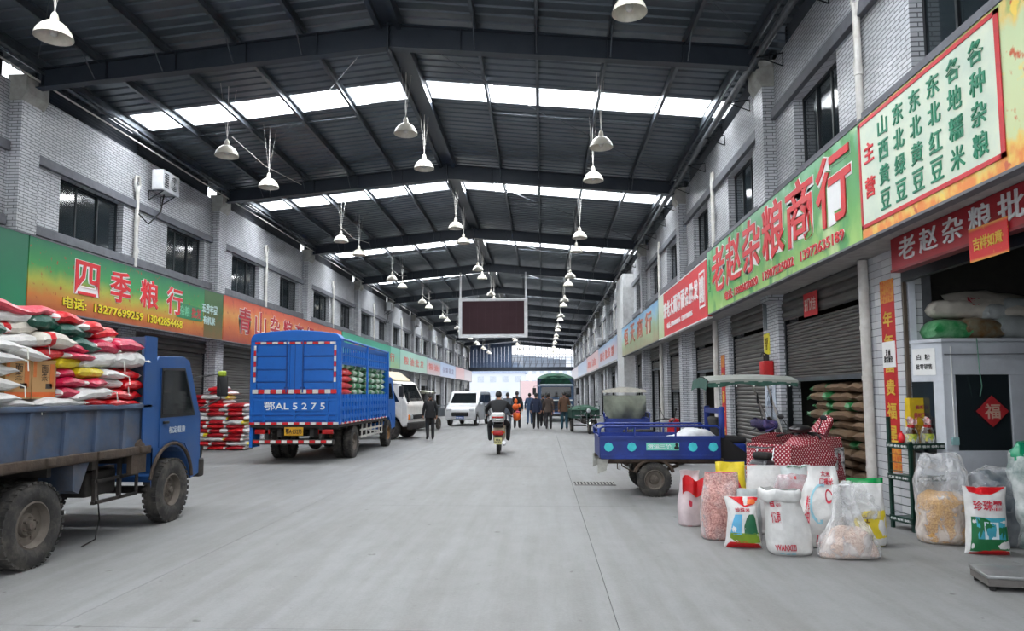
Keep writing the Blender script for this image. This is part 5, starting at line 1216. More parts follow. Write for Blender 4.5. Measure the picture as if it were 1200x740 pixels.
for yi, y in enumerate((5.6, 6.28, 6.96, 7.64, 8.1)):   # the second row inboard that carries the upper layers
    for zi, z in enumerate((1.0, 1.25, 1.5, 1.75, 2.0, 2.2)):
        if yi == 4 and zi > 0: continue
        o = sack_mesh(.66 if yi < 4 else .3, .7, .27, 90 + k, [SK['WRMG'[k % 4]]], nu=10, nv=8); k += 1
        place(o, (-6.05, y, z), (0, 0, pi / 2), '%s sack inboard on the dump truck, %s pile from the rear, %s layer' % (('white', 'red', 'magenta', 'green')[(k - 1) % 4], ords[yi], ords[zi]), 'inboard sacks of the dump truck load')
for yi, y in enumerate((5.7, 6.4, 7.1, 7.8)):   # fill below the rail, behind the side board
    for j in range(2):
        o = sack_mesh(.68, .7, .27, 140 + k, [SK['W']], nu=10, nv=8); k += 1
        place(o, (-5.29, y, 1.0 + .26 * j), (0, 0, pi / 2), 'white sack below the truck bed rail, %s from the rear, %s layer' % (ords[yi], ords[j]), 'inboard sacks of the dump truck load')
M_CARD = mat('cardboard', (176, 136, 88), .85, var=.08, scale=3)
M_ORB = plain((206, 96, 40), .7)
def carton(label, loc, sx, sy, sz, txt=True):
    t = thing('carton', label, 'box', loc, group='cartons on the dump truck'); b = MB(); b.box(-sx / 2, -sy / 2, 0, sx / 2, sy / 2, sz); b.build('box', M_CARD, t, bevel=.004)
    q = MB(); q.box(sx / 2, -sy / 2, .02, sx / 2 + .002, sy / 2, .065); q.build('orange_band', M_ORB, t)
    q = MB(); q.box(sx / 2, -sy / 2 + .01, sz * .55, sx / 2 + .002, -sy / 2 + .05, sz * .95); q.box(sx / 2, sy / 2 - .09, sz * .3, sx / 2 + .002, sy / 2 - .03, sz * .9); q.build('printed_text_block', plain((200, 110, 50), .7), t)
    q = MB(); q.box(sx / 2, .02, .1, sx / 2 + .002, .11, .15); q.build('barcode_patch', plain((60, 50, 44), .7), t)
    if txt: lettering('carton_lettering', '面\n条', plain((90, 70, 50), .7), t, (sx / 2 + .002, -.05, sz * .45), (0, 1, 0), (0, 0, 1), .1, sz * .42, .01, .002)
carton('brown carton with orange print on the dump truck, left of the pair', (-5.2, 6.37, 1.62), .5, .33, .385)
carton('brown carton with orange print on the dump truck, right of the pair', (-5.2, 6.715, 1.62), .5, .33, .385)
carton('brown carton standing upright against the dump truck headboard behind the sacks', (-5.55, 8.2, 2.02), .5, .4, .37)

# sacks in the stake truck
for col, (ya, yb) in enumerate(((.12, 2.6), (2.72, 5.2))):
    nl = 9; h = .165
    for j in range(nl):
        cols = ['LG', 'GR'] if col == 0 else ['GR', 'LG']
        for e in range(2):
            L_ = (yb - ya) / 2; c = 'R' if (col == 0 and e == 0 and j < 8 and j != 1) else ('LG' if (j + e + col) % 3 else 'GR')
            o = sack_mesh(L_ + .02, .62, h * 1.12, j * 7 + col * 31 + e, [SK[c], SK['GR'], SK['W']], stripe=(1, (0, 1, 5, 6, 7, 12, 13)) if c == 'LG' else (2, (3, 9)) if c == 'GR' else None)
            place(o, (-5.27, 16.7 + ya + L_ * (e + .5), .965 + j * h), (0, 0, pi / 2), '%s sack in the stake truck, %s layer, %s section from the rear, %s half' % ({'R': 'red', 'LG': 'green striped', 'GR': 'green'}[c], ords[j], ords[col], ('rear', 'front')[e]), 'sacks in the blue stake truck')
# stack of red and white sacks by the left shops
for ci, (x, n) in enumerate(((-10.35, 13), (-9.78, 14), (-9.2, 11))):
    for j in range(n):
        c = ['DR', 'R', 'DR', 'W', 'DR'][(j + ci) % 5]; h = .128
        o = sack_mesh(.6, .8, h * 1.15, 300 + j * 3 + ci, [SK[c], SK['W'], SK['YL']], stripe=(1, ((11, 12, 13), (12, 13), (13,), (0, 1, 12, 13), (8, 9, 10, 11, 12, 13))[(j * 2 + ci) % 5]) if c != 'W' else (2, (12, 13) if j % 3 == 0 else (13,)), nu=14, nv=14)
        place(o, (x + .05 * sin(j * 2.1), 21.0 + .03 * cos(j * 3.3 + ci), j * h * .985), (0, 0, .1 * sin(j * 1.7)), 'red and white sack by the left shops, %s layer, %s column' % (ords[j] if j < 13 else 'topmost', ('left', 'middle', 'right')[ci]), 'stack of red and white sacks by the left shops')
o = sack_mesh(.6, .7, .14, 377, [SK['R'], SK['W']], stripe=(1, (0, 1, 12, 13))); place(o, (-9.9, 20.95, 14 * .126), (0, -.1, .2), 'tilted red sack crowning the stack by the left shops', 'stack of red and white sacks by the left shops')
# brown paper sacks with green ends behind the half raised shutter
for ci, x in enumerate((5.05,)):
    for row, (y) in enumerate((10.65, 11.5, 12.3)):
        for j in range(12):
            h = .15; o = sack_mesh(.82, .7, h * 1.15, 400 + j * 5 + row, [SK['BR'], SK['GR']], stripe=(1, (0, 1, 2, 12, 13)) if (row == 2 or j % 4 == 1) else None, nu=12)
            place(o, (x + .05 * sin(j * 2.7 + row), y, j * h), (0, 0, pi / 2 + .05 * sin(j * 1.9)), 'brown sack behind the half raised shutter, %s layer, %s pile' % (ords[j], ('nearest', 'middle', 'farthest')[row]), 'brown sacks in the shop with the half raised shutter')
            if row == 2:   # ragged green tied ends
                q = MB()
                for a in range(7): q.tube((.40, -.3 + .1 * a, h * .5), (.47 + .03 * sin(a * 3 + j), -.32 + .1 * a + .04 * sin(a * 5 + j), h * .5 + .05 * cos(a * 4 + j)), .03, .008, n=5)
                q.build('green_tie', SK['GR'], o)
# white sacks in the shops farther along
for k_, (x, y, n, c) in enumerate(((5.1, 22.9, 9, 'W'), (5.1, 24.2, 11, 'C'), (5.1, 19.3, 7, 'C'), (5.1, 27.6, 12, 'W'))):
    for j in range(n):
        o = sack_mesh(.8, .7, .17, 700 + j + k_ * 20, [SK[c]], nu=10, nv=8)
        place(o, (x, y, j * .15), (0, 0, pi / 2), '%s sack in the %s pile inside the far right shops, %s layer' % ({'W': 'white', 'C': 'cream'}[c], ords[k_], ords[j]), 'sacks stored inside the right shops')

# ---------------- upright bags ----------------
class Bag:
    """standing bag: front faces -y; profile rows (z, width, depth, x shift, y shift)"""
    def __init__(s, rows, seed, e=.62, wr=.02): s.rows = rows; s.seed = seed; s.e = e; s.wr = wr
    def prof(s, v):
        r = s.rows; t = v * (len(r) - 1); i = min(int(t), len(r) - 2); f = t - i
        p = [r[max(i - 1, 0)], r[i], r[i + 1], r[min(i + 2, len(r) - 1)]]
        return [.5 * ((2 * p[1][k]) + (-p[0][k] + p[2][k]) * f + (2 * p[0][k] - 5 * p[1][k] + 4 * p[2][k] - p[3][k]) * f * f + (-p[0][k] + 3 * p[1][k] - 3 * p[2][k] + p[3][k]) * f ** 3) for k in range(5)]
    def pt(s, a, v, off=0):
        z, w_, d, dx, dy = s.prof(v); ca, sa = cos(a), sin(a)
        x = w_ / 2 * sgn(ca) * abs(ca) ** s.e; y = max(d, .004) / 2 * sgn(sa) * abs(sa) ** .8
        n_ = noise.noise(Vector((x * 7 + s.seed, y * 7, z * 6))) * s.wr + noise.noise(Vector((x * 20 + s.seed, y * 6, z * 12))) * s.wr * .45
        k = min(1, z * 12); r = 1 + off / max(d / 2, .03)
        return Vector((x * (1 + n_ * 1.2 * k) + dx, (y - off * .0) * 1 + sa * n_ * k + dy + (-off if sa < 0 else off) * abs(sa) ** .3, z + n_ * .5 * k))
    def build(s, name, mats_, parent, nu=32, nv=26, regions=None, cap=True):
        b = MB(); o = len(b.v); b.grid(lambda u, v: s.pt(2 * pi * u, v), nu, nv, 0, None, True)
        for j in range(nv):
            for i in range(nu):
                if regions: b.m[j * nu + i] = regions((i + .5) / nu, (j + .5) / nv)
        if cap: b.f.append(list(range(nu))[::-1]); b.m.append(0); b.sm.append(True); b.f.append([nv * nu + i for i in range(nu)]); b.m.append(b.m[(nv - 1) * nu]); b.sm.append(True)
        else: b.f.append(list(range(nu))[::-1]); b.m.append(0); b.sm.append(True)
        return b.build(name, mats_, parent)
    def front(s, x01, v, off=.004):
        """point on the front, x01 across (0 left .. 1 right) and v up"""
        t = (x01 - .5) * 2 * .97; a = math.acos(max(-1, min(1, sgn(t) * abs(t) ** (1 / s.e)))); return s.pt(-a, v, off)
    def text(s, txt, m, par, x0, x1, v0, v1, off=.02, slant=0, name='print_lettering'):
        return lettering(name, txt, m, par, (0, 0, 0), (1, 0, 0), (0, 1, 0), 1, 1, off, .002, warp=lambda a, c, d: s.front(x0 + (x1 - x0) * a, v0 + (v1 - v0) * c + slant * a, .006 + d))
    def patch(s, m, par, poly, name='print_patch', n=10, off=.004):
        """printed shape on the front given as rows (v, x0, x1)"""
        b = MB(); vs = []
        for v, x0, x1 in poly:
            for i in range(n + 1): vs.append(s.front(x0 + (x1 - x0) * i / n, v, off))
        fs = [(j * (n + 1) + i, j * (n + 1) + i + 1, (j + 1) * (n + 1) + i + 1, (j + 1) * (n + 1) + i) for j in range(len(poly) - 1) for i in range(n)]
        b.add(vs, fs, smooth=True); return b.build(name, m, par, fix=False)
def bagthing(label, loc, rz, name='grain_sack', group='grain sacks set out on the floor'): return thing(name, label, 'sack', loc, rz, group)
M_PLASTIC = bpy.data.materials.new('clear_plastic'); M_PLASTIC.use_nodes = True; N, L = nodes_of(M_PLASTIC); pb = N['Principled BSDF']
pb.inputs['Base Color'].default_value = (.84, .85, .86, 1); pb.inputs['Roughness'].default_value = .18; lw = N.new('ShaderNodeLayerWeight'); lw.inputs[0].default_value = .45; wv = N.new('ShaderNodeTexNoise'); wv.inputs['Scale'].default_value = 5; wv.inputs['Detail'].default_value = 3; wv.inputs['Distortion'].default_value = .6; mr_ = N.new('ShaderNodeMapRange'); mr_.inputs[1].default_value = .45; mr_.inputs[2].default_value = .65; mr_.inputs[3].default_value = .10; mr_.inputs[4].default_value = .42; ad = N.new('ShaderNodeMath'); ad.operation = 'MULTIPLY_ADD'; ad.inputs[1].default_value = .5; ad.use_clamp = True; L.new(lw.outputs['Facing'], ad.inputs[0]); L.new(wv.outputs['Fac'], mr_.inputs[0]); L.new(mr_.outputs[0], ad.inputs[2]); L.new(ad.outputs[0], pb.inputs['Alpha']); pb.inputs['Specular IOR Level'].default_value = .9
nn_ = N.new('ShaderNodeTexNoise'); nn_.inputs['Scale'].default_value = 14; nn_.inputs['Detail'].default_value = 4; nn_.inputs['Distortion'].default_value = .5; bb = N.new('ShaderNodeBump'); bb.inputs['Strength'].default_value = .9; bb.inputs['Distance'].default_value = .03
tcn = N.new('ShaderNodeTexCoord'); L.new(tcn.outputs['Object'], nn_.inputs['Vector']); L.new(nn_.outputs['Fac'], bb.inputs['Height']); L.new(bb.outputs[0], pb.inputs['Normal'])
M_WRAP = M_PLASTIC.copy(); M_WRAP.name = 'thin_clear_wrap'
for n_ in M_WRAP.node_tree.nodes:
    if n_.type == 'MAP_RANGE': n_.inputs[3].default_value = .02; n_.inputs[4].default_value = .2
def grain(name, rgb, rgb2, sc=90): return mat(name, rgb, .6, rgb2=rgb2, scale=sc, bump=.8, bscale=sc)
G_PINK = grain('pinkish_beans', (222, 172, 160), (140, 78, 74), 48); G_RICE = grain('pale_rice', (224, 204, 190), (176, 146, 130), 60); G_CORN = grain('yellow_millet', (214, 170, 96), (160, 112, 52), 60); G_MIX = grain('purple_beans', (150, 110, 112), (96, 62, 70))
PR = plain((196, 44, 66), .5); PB = plain((150, 200, 214), .5)

# pink mesh-like bag of beans
t = bagthing('bag of pinkish beans with a red seam on top, left in the front row', (2.02, 8.25, 0), R(-4))
B = Bag([(0, .40, .26, 0, 0), (.06, .45, .32, 0, 0), (.3, .44, .30, 0, 0), (.5, .40, .24, 0, 0), (.64, .37, .12, .01, .0), (.72, .36, .03, .01, .0), (.745, .36, .012, .01, .0)], 3)
B.build('bag', [G_PINK, plain((214, 74, 92), .4)], t, regions=lambda u, v: 1 if v > .93 else 0); Bq = Bag([(r[0], r[1] + .015, r[2] + .015, r[3], r[4]) for r in B.rows], 3); Bq.build('plastic_wrap', M_WRAP, t)
B.patch(plain((212, 84, 100), .5), t, [(.9, .05, .95), (.95, .04, .96), (.985, .04, .96)], 'seam_print')
t = bagthing('narrow bag with a red twisted top, leftmost of the sacks set out on the floor', (1.84, 9.05, 0), R(10))
B = Bag([(0, .26, .2, 0, 0), (.05, .3, .24, 0, 0), (.3, .3, .22, 0, 0), (.5, .25, .15, 0, 0), (.6, .24, .05, 0, 0), (.68, .26, .02, 0, 0)], 5)
B.build('bag', [mat('pale_pink_weave', (206, 190, 192), .5)], t); B.patch(PR, t, [(.08, .2, .4), (.4, .3, .45), (.7, .25, .5)], 'red_print')
b = MB(); b.grid(lambda u, v: (-.16 + .36 * u, -.16 + .03 * sin(u * 14), .40 + .2 * v + .04 * sin(u * 9)), 14, 6); b.build('red_wrap', SK['R'], t)
# red and white rice bag in front
t = bagthing('sealed rice bag with red top and green landscape print, beside the pinkish beans', (2.13, 7.78, 0), R(-6))
B = Bag([(0, .40, .05, .0, 0), (.06, .37, .18, 0, 0), (.2, .32, .22, 0, 0), (.36, .30, .18, 0, 0), (.46, .34, .1, 0, 0), (.52, .37, .03, 0, 0), (.535, .38, .01, 0, 0)], 9, wr=.025)
B.build('bag', [SK['W']], t)
B.patch(SK['R'], t, [(.62, .52, .60), (.68, .38, .86), (.78, .25, .93), (.9, .12, .95), (.98, .1, .93)], 'red_top'); B.patch(plain((226, 110, 40), .4), t, [(.68, .62, .86), (.74, .6, .88), (.8, .68, .84)], 'orange_swirl', off=.006)
B.patch(SK['R'], t, [(.015, .03, .97), (.08, .03, .97), (.15, .04, .9), (.19, .1, .5)], 'red_base'); B.patch(plain((120, 150, 40), .5), t, [(.17, .3, .97), (.24, .08, .97), (.3, .05, .97)], 'olive_band', off=.005)
B.patch(plain((20, 96, 60), .5), t, [(.29, .5, .93), (.38, .5, .93), (.46, .6, .9), (.5, .68, .84)], 'green_hill', off=.006); B.patch(plain((90, 170, 210), .5), t, [(.28, .06, .4), (.4, .1, .42), (.5, .2, .45)], 'blue_water', off=.006)
B.text('珍珠米', PR, t, .22, .72, .53, .6)
# yellow bag behind
t = bagthing('yellow bag of grain standing behind the pink bean bag', (2.33, 9.0, 0), R(0))
B = Bag([(0, .34, .22, 0, 0), (.06, .4, .28, 0, 0), (.35, .4, .26, 0, 0), (.6, .36, .14, 0, 0), (.76, .36, .03, 0, 0), (.79, .36, .01, 0, 0)], 12); B.build('bag', [SK['YL']], t); B.patch(PR, t, [(.3, .3, .7), (.5, .2, .8), (.6, .3, .7)], 'red_print')
t = bagthing('white bag with a dark green seam across the top, behind the front row', (2.62, 8.6, 0), R(2))
B = Bag([(0, .36, .24, 0, 0), (.06, .42, .3, 0, 0), (.4, .42, .26, 0, 0), (.66, .40, .1, 0, 0), (.77, .40, .02, 0, 0), (.79, .40, .01, 0, 0)], 14); B.build('bag', [SK['W']], t); B.patch(SK['G'], t, [(.96, .06, .94), (.985, .05, .95)], 'green_seam')
t = bagthing('pale clear topped bag with green print, behind the open white sack', (3.0, 8.7, 0), R(-4))
B = Bag([(0, .4, .26, 0, 0), (.06, .46, .32, 0, 0), (.4, .45, .28, 0, 0), (.62, .42, .16, 0, 0), (.74, .46, .05, 0, 0), (.78, .47, .02, 0, 0)], 16, wr=.04); B.build('bag', [mat('pale_wrap', (200, 208, 208), .3)], t); B.text('生态米', SK['GR'], t, .3, .8, .84, .9)
# open white woven sack with rolled rim
t = bagthing('white woven sack with its mouth open and red print, middle of the front row', (2.52, 7.52, 0), R(4))
B = Bag([(0, .40, .24, .02, 0), (.05, .45, .30, .015, 0), (.22, .44, .32, 0, 0), (.42, .38, .28, -.03, 0), (.54, .36, .24, -.06, 0), (.60, .36, .24, -.075, .0), (.605, .37, .25, -.075, .0)], 21, e=.75, wr=.03)
B.build('sack_body', [SK['W']], t, cap=False)
def rim(u, v):
    a = 2 * pi * u; q = B.pt(a, 1.0); tilt = .09 * -cos(a) + .05 * sin(a); return (q.x + .03 * cos(a) * sin(pi * v), q.y + .03 * sin(a) * sin(pi * v), q.z + tilt * 0 + .05 * cos(pi * v) + .03 * noise.noise(q * 12) - (.02 if v > .5 else 0))
b = MB(); b.grid(rim, 32, 8, closeu=True); b.build('rolled_rim', SK['W'], t)
b = MB(); b.grid(lambda u, v: (B.pt(2 * pi * u, .93).x * v + -.075 * (1 - v), B.pt(2 * pi * u, .93).y * v, .56 + .02 * noise.noise(Vector((u * 9, v * 9, 1)))), 24, 6, closeu=True); b.build('contents', SK['W'], t)
B.text('香糯', PR, t, .02, .3, .58, .78); B.text('大米', PR, t, .3, .55, .72, .84, 0); B.text('优质', PR, t, .03, .22, .42, .52); B.text('WANXIZI', PR, t, .06, .5, .17, .24); B.text('净含量', PB, t, .12, .5, .08, .13)
# tall white sack
t = bagthing('tall white sack with red characters and a pale blue ring, right of centre', (2.98, 7.88, 0), R(-2))
B = Bag([(0, .42, .22, .0, 0), (.05, .46, .28, 0, 0), (.3, .45, .28, -.0, 0), (.55, .40, .2, .03, .02), (.72, .32, .1, .06, .04), (.82, .30, .03, .06, .05), (.85, .30, .012, .05, .05)], 24, wr=.03); B.build('bag', [SK['W']], t)
B.text('大米', PR, t, .4, .75, .70, .79); B.text('口福米', PR, t, .35, .8, .6, .68); B.text('粮\n油', PR, t, .06, .16, .3, .5); B.text('绿色', PR, t, .3, .6, .12, .24)
b = MB()
def ringpt(k, r): return B.front(.42 + r * cos(k) * .9, .46 + r * sin(k) * .5, .006)
for (r0, r1, a0, a1, mm) in ((.25, .31, 1.2, 4.9, 0), (.07, .1, 0, 5.5, 1)):
    n = 24; vs = []
    for k in range(n + 1): a = a0 + (a1 - a0) * k / n; vs += [ringpt(a, r0) if mm == 0 else B.front(.62 + r0 * cos(a), .5 + r0 * sin(a) * .6, .007), ringpt(a, r1) if mm == 0 else B.front(.62 + r1 * cos(a), .5 + r1 * sin(a) * .6, .007)]
    b.add(vs, [(2 * k, 2 * k + 1, 2 * k + 3, 2 * k + 2) for k in range(n)], mm)
b.build('ring_emblem', [PB, PR], t, fix=False)
# transparent bag of rice with a gathered neck
t = bagthing('clear bag half filled with pale rice, gathered at the top, foremost of all', (3.06, 7.36, 0), R(0))
B = Bag([(0, .56, .2, 0, 0), (.04, .56, .27, 0, 0), (.14, .48, .28, 0, 0), (.24, .38, .24, 0, 0), (.29, .26, .15, 0, 0), (.31, .08, .05, 0, 0)], 27, wr=.025); B.build('rice', [G_RICE], t)
B2 = Bag([(0, .59, .21, 0, 0), (.04, .61, .31, 0, 0), (.16, .535, .33, 0, 0), (.28, .43, .28, 0, 0), (.40, .30, .18, -.01, 0), (.54, .24, .12, -.02, 0), (.66, .22, .09, -.03, 0), (.71, .20, .05, -.03, 0)], 27, wr=.05, e=.8)
B2.build('plastic_bag', M_PLASTIC, t, nu=48, nv=36)
# bag with green top and yellow print
t = bagthing('bag with glossy green top and yellow print, right end of the front row', (3.5, 7.95, 0), R(-8))
B = Bag([(0, .34, .16, 0, 0), (.05, .38, .22, 0, 0), (.3, .38, .24, 0, 0), (.5, .36, .18, 0, 0), (.66, .37, .06, 0, 0), (.72, .38, .015, 0, 0)], 31, wr=.03)
B.build('bag', [SK['W'], mat('glossy_green', (14, 140, 70), .25)], t, regions=lambda u, v: 1 if (v > .80 or v < .06) else 0)
B.patch(SK['YL'], t, [(.08, .04, .97), (.25, .04, .97), (.4, .12, .97), (.48, .4, .95)], 'yellow_print'); B.text('玉\n米', plain((120, 90, 20), .5), t, .3, .6, .2, .42); B.text('糁', PR, t, .15, .35, .15, .26)
B2 = Bag([(.3, .42, .28, -.05, 0), (.4, .44, .3, -.08, 0), (.5, .4, .26, -.1, 0), (.62, .3, .2, -.12, 0), (.68, .2, .1, -.12, 0)], 33, wr=.06); B2.build('clear_overbag', M_PLASTIC, t, cap=False)
# further bags half hidden between the front ones
t = bagthing('clear bag of white crinkled packets with a red corner, between the two white sacks', (2.86, 8.28, 0), R(5))
B = Bag([(0, .34, .2, 0, 0), (.06, .4, .28, 0, 0), (.4, .4, .28, 0, 0), (.62, .38, .18, 0, 0), (.72, .34, .06, 0, 0)], 36, wr=.06); B.build('bag', [mat('crinkled_pale', (196, 186, 188), .25, rgb2=(170, 120, 124), scale=5)], t); B.patch(SK['R'], t, [(.84, .3, .5), (.92, .32, .5)], 'red_label')
Bq = Bag([(r[0], r[1] + .015, r[2] + .015, r[3], r[4]) for r in B.rows], 36, wr=.06); Bq.build('plastic_wrap', M_WRAP, t)
t = bagthing('grey bag tucked behind the red topped rice bag', (2.28, 8.2, 0), R(0))
B = Bag([(0, .3, .2, 0, 0), (.06, .34, .24, 0, 0), (.3, .34, .24, 0, 0), (.5, .3, .12, 0, 0), (.56, .3, .02, 0, 0)], 38, wr=.03); B.build('bag', [mat('grey_bag', (170, 176, 176), .4)], t)
t = bagthing('small green and red topped bag behind the tall white sack', (3.3, 8.6, 0), R(0))
B = Bag([(0, .3, .2, 0, 0), (.06, .36, .26, 0, 0), (.4, .36, .24, 0, 0), (.64, .34, .1, 0, 0), (.72, .34, .02, 0, 0)], 40, wr=.03); B.build('bag', [SK['W'], SK['GR'], SK['R']], t, regions=lambda u, v: (1 if u > .72 else 2) if v > .8 else 0)

# group by the booth on the right
GB = 'bags beside the white booth'
t = bagthing('sealed bag with red top and base and a waterfall print, in front of the booth', (4.52, 7.55, 0), R(-10), group=GB)
B = Bag([(0, .42, .06, 0, 0), (.05, .40, .16, 0, 0), (.2, .37, .2, 0, 0), (.38, .36, .18, 0, 0), (.56, .38, .1, 0, 0), (.66, .40, .02, 0, 0), (.68, .40, .01, 0, 0)], 44, wr=.02); B.build('bag', [SK['W']], t)
B.patch(SK['R'], t, [(.72, .35, .6), (.76, .1, .75), (.85, .08, .95), (.93, .06, .97), (.985, .04, .97)], 'red_top'); B.patch(SK['R'], t, [(.015, .04, .97), (.1, .04, .97), (.15, .25, .95), (.18, .45, .75)], 'red_base')
B.patch(plain((20, 110, 60), .5), t, [(.14, .04, .3), (.17, .05, .97), (.3, .05, .97), (.42, .05, .97), (.5, .05, .3)], 'green_forest', off=.005); B.patch(plain((60, 160, 180), .5), t, [(.3, .2, .9), (.4, .18, .9), (.5, .15, .93)], 'blue_lake', off=.006); B.patch(plain((220, 235, 240), .4), t, [(.3, .36, .44), (.46, .34, .46)], 'waterfall', off=.008); B.patch(plain((220, 235, 240), .4), t, [(.3, .52, .7), (.46, .5, .72)], 'waterfall', off=.008)
B.text('珍珠糯', PR, t, .14, .86, .56, .65)
t = bagthing('large clear bag of yellow millet, left of the waterfall print bag', (4.4, 8.12, 0), R(-14), group=GB)
B = Bag([(0, .44, .3, 0, 0), (.06, .5, .38, 0, 0), (.3, .5, .38, 0, 0), (.48, .46, .34, 0, 0), (.55, .3, .2, 0, 0)], 47, wr=.03); B.build('millet', [G_CORN], t)
B2 = Bag([(0, .46, .32, 0, 0), (.06, .52, .4, 0, 0), (.3, .52, .4, 0, 0), (.55, .52, .38, 0, 0), (.75, .5, .3, 0, 0), (.92, .42, .1, 0, 0), (.97, .36, .03, 0, 0)], 47, wr=.07); B2.build('plastic_bag', M_PLASTIC, t, nu=48, nv=34)
t = bagthing('big crumpled clear bag of packets behind the waterfall print bag', (4.92, 8.05, 0), R(0), group=GB)
B = Bag([(0, .5, .4, 0, 0), (.08, .56, .46, 0, 0), (.35, .56, .46, 0, 0), (.6, .5, .4, 0, 0), (.74, .4, .2, 0, 0), (.8, .3, .06, 0, 0)], 49, wr=.08); B.build('bag', [mat('dark_packets', (110, 116, 120), .3, rgb2=(60, 70, 80), scale=7)], t)
Bq = Bag([(r[0], r[1] + .03, r[2] + .03, r[3], r[4]) for r in B.rows], 50, wr=.1); Bq.build('plastic_wrap', M_WRAP, t, nu=48, nv=30)
t = bagthing('tall bag with green top and white body resting on the crumpled bags by the booth', (5.28, 7.85, 0), R(-12), group=GB)
B = Bag([(0, .5, .4, 0, 0), (.2, .56, .44, 0, 0), (.5, .56, .42, 0, 0), (.8, .54, .36, 0, 0), (1.02, .5, .22, 0, 0), (1.12, .4, .08, 0, 0)], 52, wr=.07)
B.build('bag', [mat('white_green_print', (206, 210, 208), .4, rgb2=(110, 130, 126), scale=6), mat('bright_green_top', (20, 140, 100), .3)], t, regions=lambda u, v: 1 if v > .76 + .05 * sin(u * 19) else 0)
B.text('生态大米', plain((40, 60, 60), .5), t, .15, .8, .62, .72)
t = bagthing('white bag with a red mark at the right edge of the photo by the booth', (4.98, 7.2, 0), R(-20), group=GB)
B = Bag([(0, .34, .24, 0, 0), (.1, .38, .28, 0, 0), (.3, .36, .26, 0, 0), (.42, .4, .26, 0, 0), (.5, .42, .2, 0, 0), (.56, .3, .06, 0, 0)], 55, wr=.03); B.build('bag', [SK['W'], mat('grey_bag', (170, 176, 176), .4)], t, regions=lambda u, v: 0 if v > .5 else 1); B.text('米', PR, t, .2, .45, .68, .8)
# ---------------- shop corner, booth, rack and small things ----------------
# near pillar faced with real tiles
pl = struct(MB().box(4.585, 9.12, 0, 4.95, 10.26, 3.85, 0).build('wall_pillar_near', mat('tile_grout', (92, 94, 98), .9)))
tiles = [mat('glazed_tile_%d' % k, c, .3, var=.04, scale=3, dirt=(150, 150, 148), dirt_amt=.3) for k, c in enumerate(((206, 208, 210), (196, 198, 202), (188, 191, 196)))]
tme = []
for k in range(3):
    o = MB().box(-.009, -.117, .004, 0, .117, .096).build('tile', tiles[k], pl, bevel=0); tme.append(o)
th_ = []
for k in range(3):
    o = MB().box(-.117, -.009, .004, .117, 0, .096).build('tile', tiles[k], pl); th_.append(o)
used = set()
def put_tile(proto_list, k, loc):
    p = proto_list[k]
    if p.name not in used: used.add(p.name); p.location = loc; return
    c = p.copy(); COL.objects.link(c); c.location = loc
for r_ in range(37):
    z = .02 + r_ * .1
    for c_ in range(4):
        y = 9.16 + c_ * .24 + (.0 if r_ % 2 else -.0); 
        put_tile(tme, (r_ * 3 + c_ * 5 + r_ // 2) % 3, (4.585, y + .08, z))
    put_tile(th_, r_ % 3, (4.71, 9.12, z))
couplet('long red couplet with gold characters on the tiled pillar beside the shelf rack', 4.572, 9.66, .62, 3.14, .36, '年年富贵福星')
t = flat_sign('price_notice', 'small white notice pasted over the long red couplet', 'notice', (4.562, 9.65, 1.98), (0, -1, 0), (0, 0, 1), .33, .34, M_WH)
lettering('lettering', '米 面\n批零兼营', BLK, t, (.05, .06, .004), (1, 0, 0), (0, 1, 0), .22, .18, .0)
couplet('narrow red and yellow couplet half hidden behind the white drain pipe', 4.6, 10.32, .3, 2.95, .12, '')
couplet('red couplet beside the white pipe past the closed shutter', 4.51, 17.98, .1, 2.6, .34, '财源广进')
t = flat_sign('notice_card', 'plain yellow card on the tiled pillar above the fire extinguisher', 'notice', (4.51, 14.5, 2.42), (0, -1, 0), (0, 0, 1), .34, .42, plain((220, 206, 30), .5)); lettering('lettering', '批发\n部', plain((120, 100, 20), .5), t, (.06, .08, .004), (1, 0, 0), (0, 1, 0), .22, .26)
t = flat_sign('notice_card', 'small orange card on the pillar two shops past the fire extinguisher', 'notice', (4.51, 22.3, 2.0), (0, -1, 0), (0, 0, 1), .3, .5, plain((200, 130, 60), .5))
t = flat_sign('notice_card', 'grey meter plate at the top of the tiled pillar by the big shutter', 'notice', (4.51, 14.5, 2.92), (0, -1, 0), (0, 0, 1), .22, .55, plain((90, 100, 104), .5))
t = flat_sign('price_board', 'white handwritten board leaning under the canopy of the blue tricycle', 'notice', (4.5, 14.5, 1.15), (0, -1, 0), (0, 0, 1), .62, .8, plain((190, 200, 212), .5)); lettering('lettering', '大米\n小米', plain((60, 70, 90), .5), t, (.14, .2, .004), (1, 0, 0), (0, 1, 0), .32, .4)
def gpipe(label, x, y, z1):
    t = thing('drain_pipe', label, 'pipe', (x, y, 0)); MB().tube((0, 0, 0), (0, 0, z1), .065, n=16).build('pipe', M_PVC, t)
    for z in (.6, 1.85, 2.55, 3.1): MB().tube((0, 0, z - .03), (0, 0, z + .03), .073, n=16).build('coupling', M_PVC, t)
    MB().box(.0, -.012, 2.52, .1, .012, 2.56).build('clamp', M_RUST, t)
gpipe('thick white drain pipe standing in front of the tiled pillar by the big shutter', 4.5, 9.98, 3.5)
gpipe('white drain pipe beside the red couplet past the closed shutter', 4.44, 18.22, 3.5)
gpipe('white drain pipe farther along the right shops', 4.44, 26.5, 3.5)
gpipe('white drain pipe on the pillar before the plain projection', 4.44, 31.1, 3.5)
t = thing('fire_extinguisher', 'red fire extinguisher box fixed on the tiled pillar past the big shutter', 'extinguisher', (4.42, 14.1, 1.9))
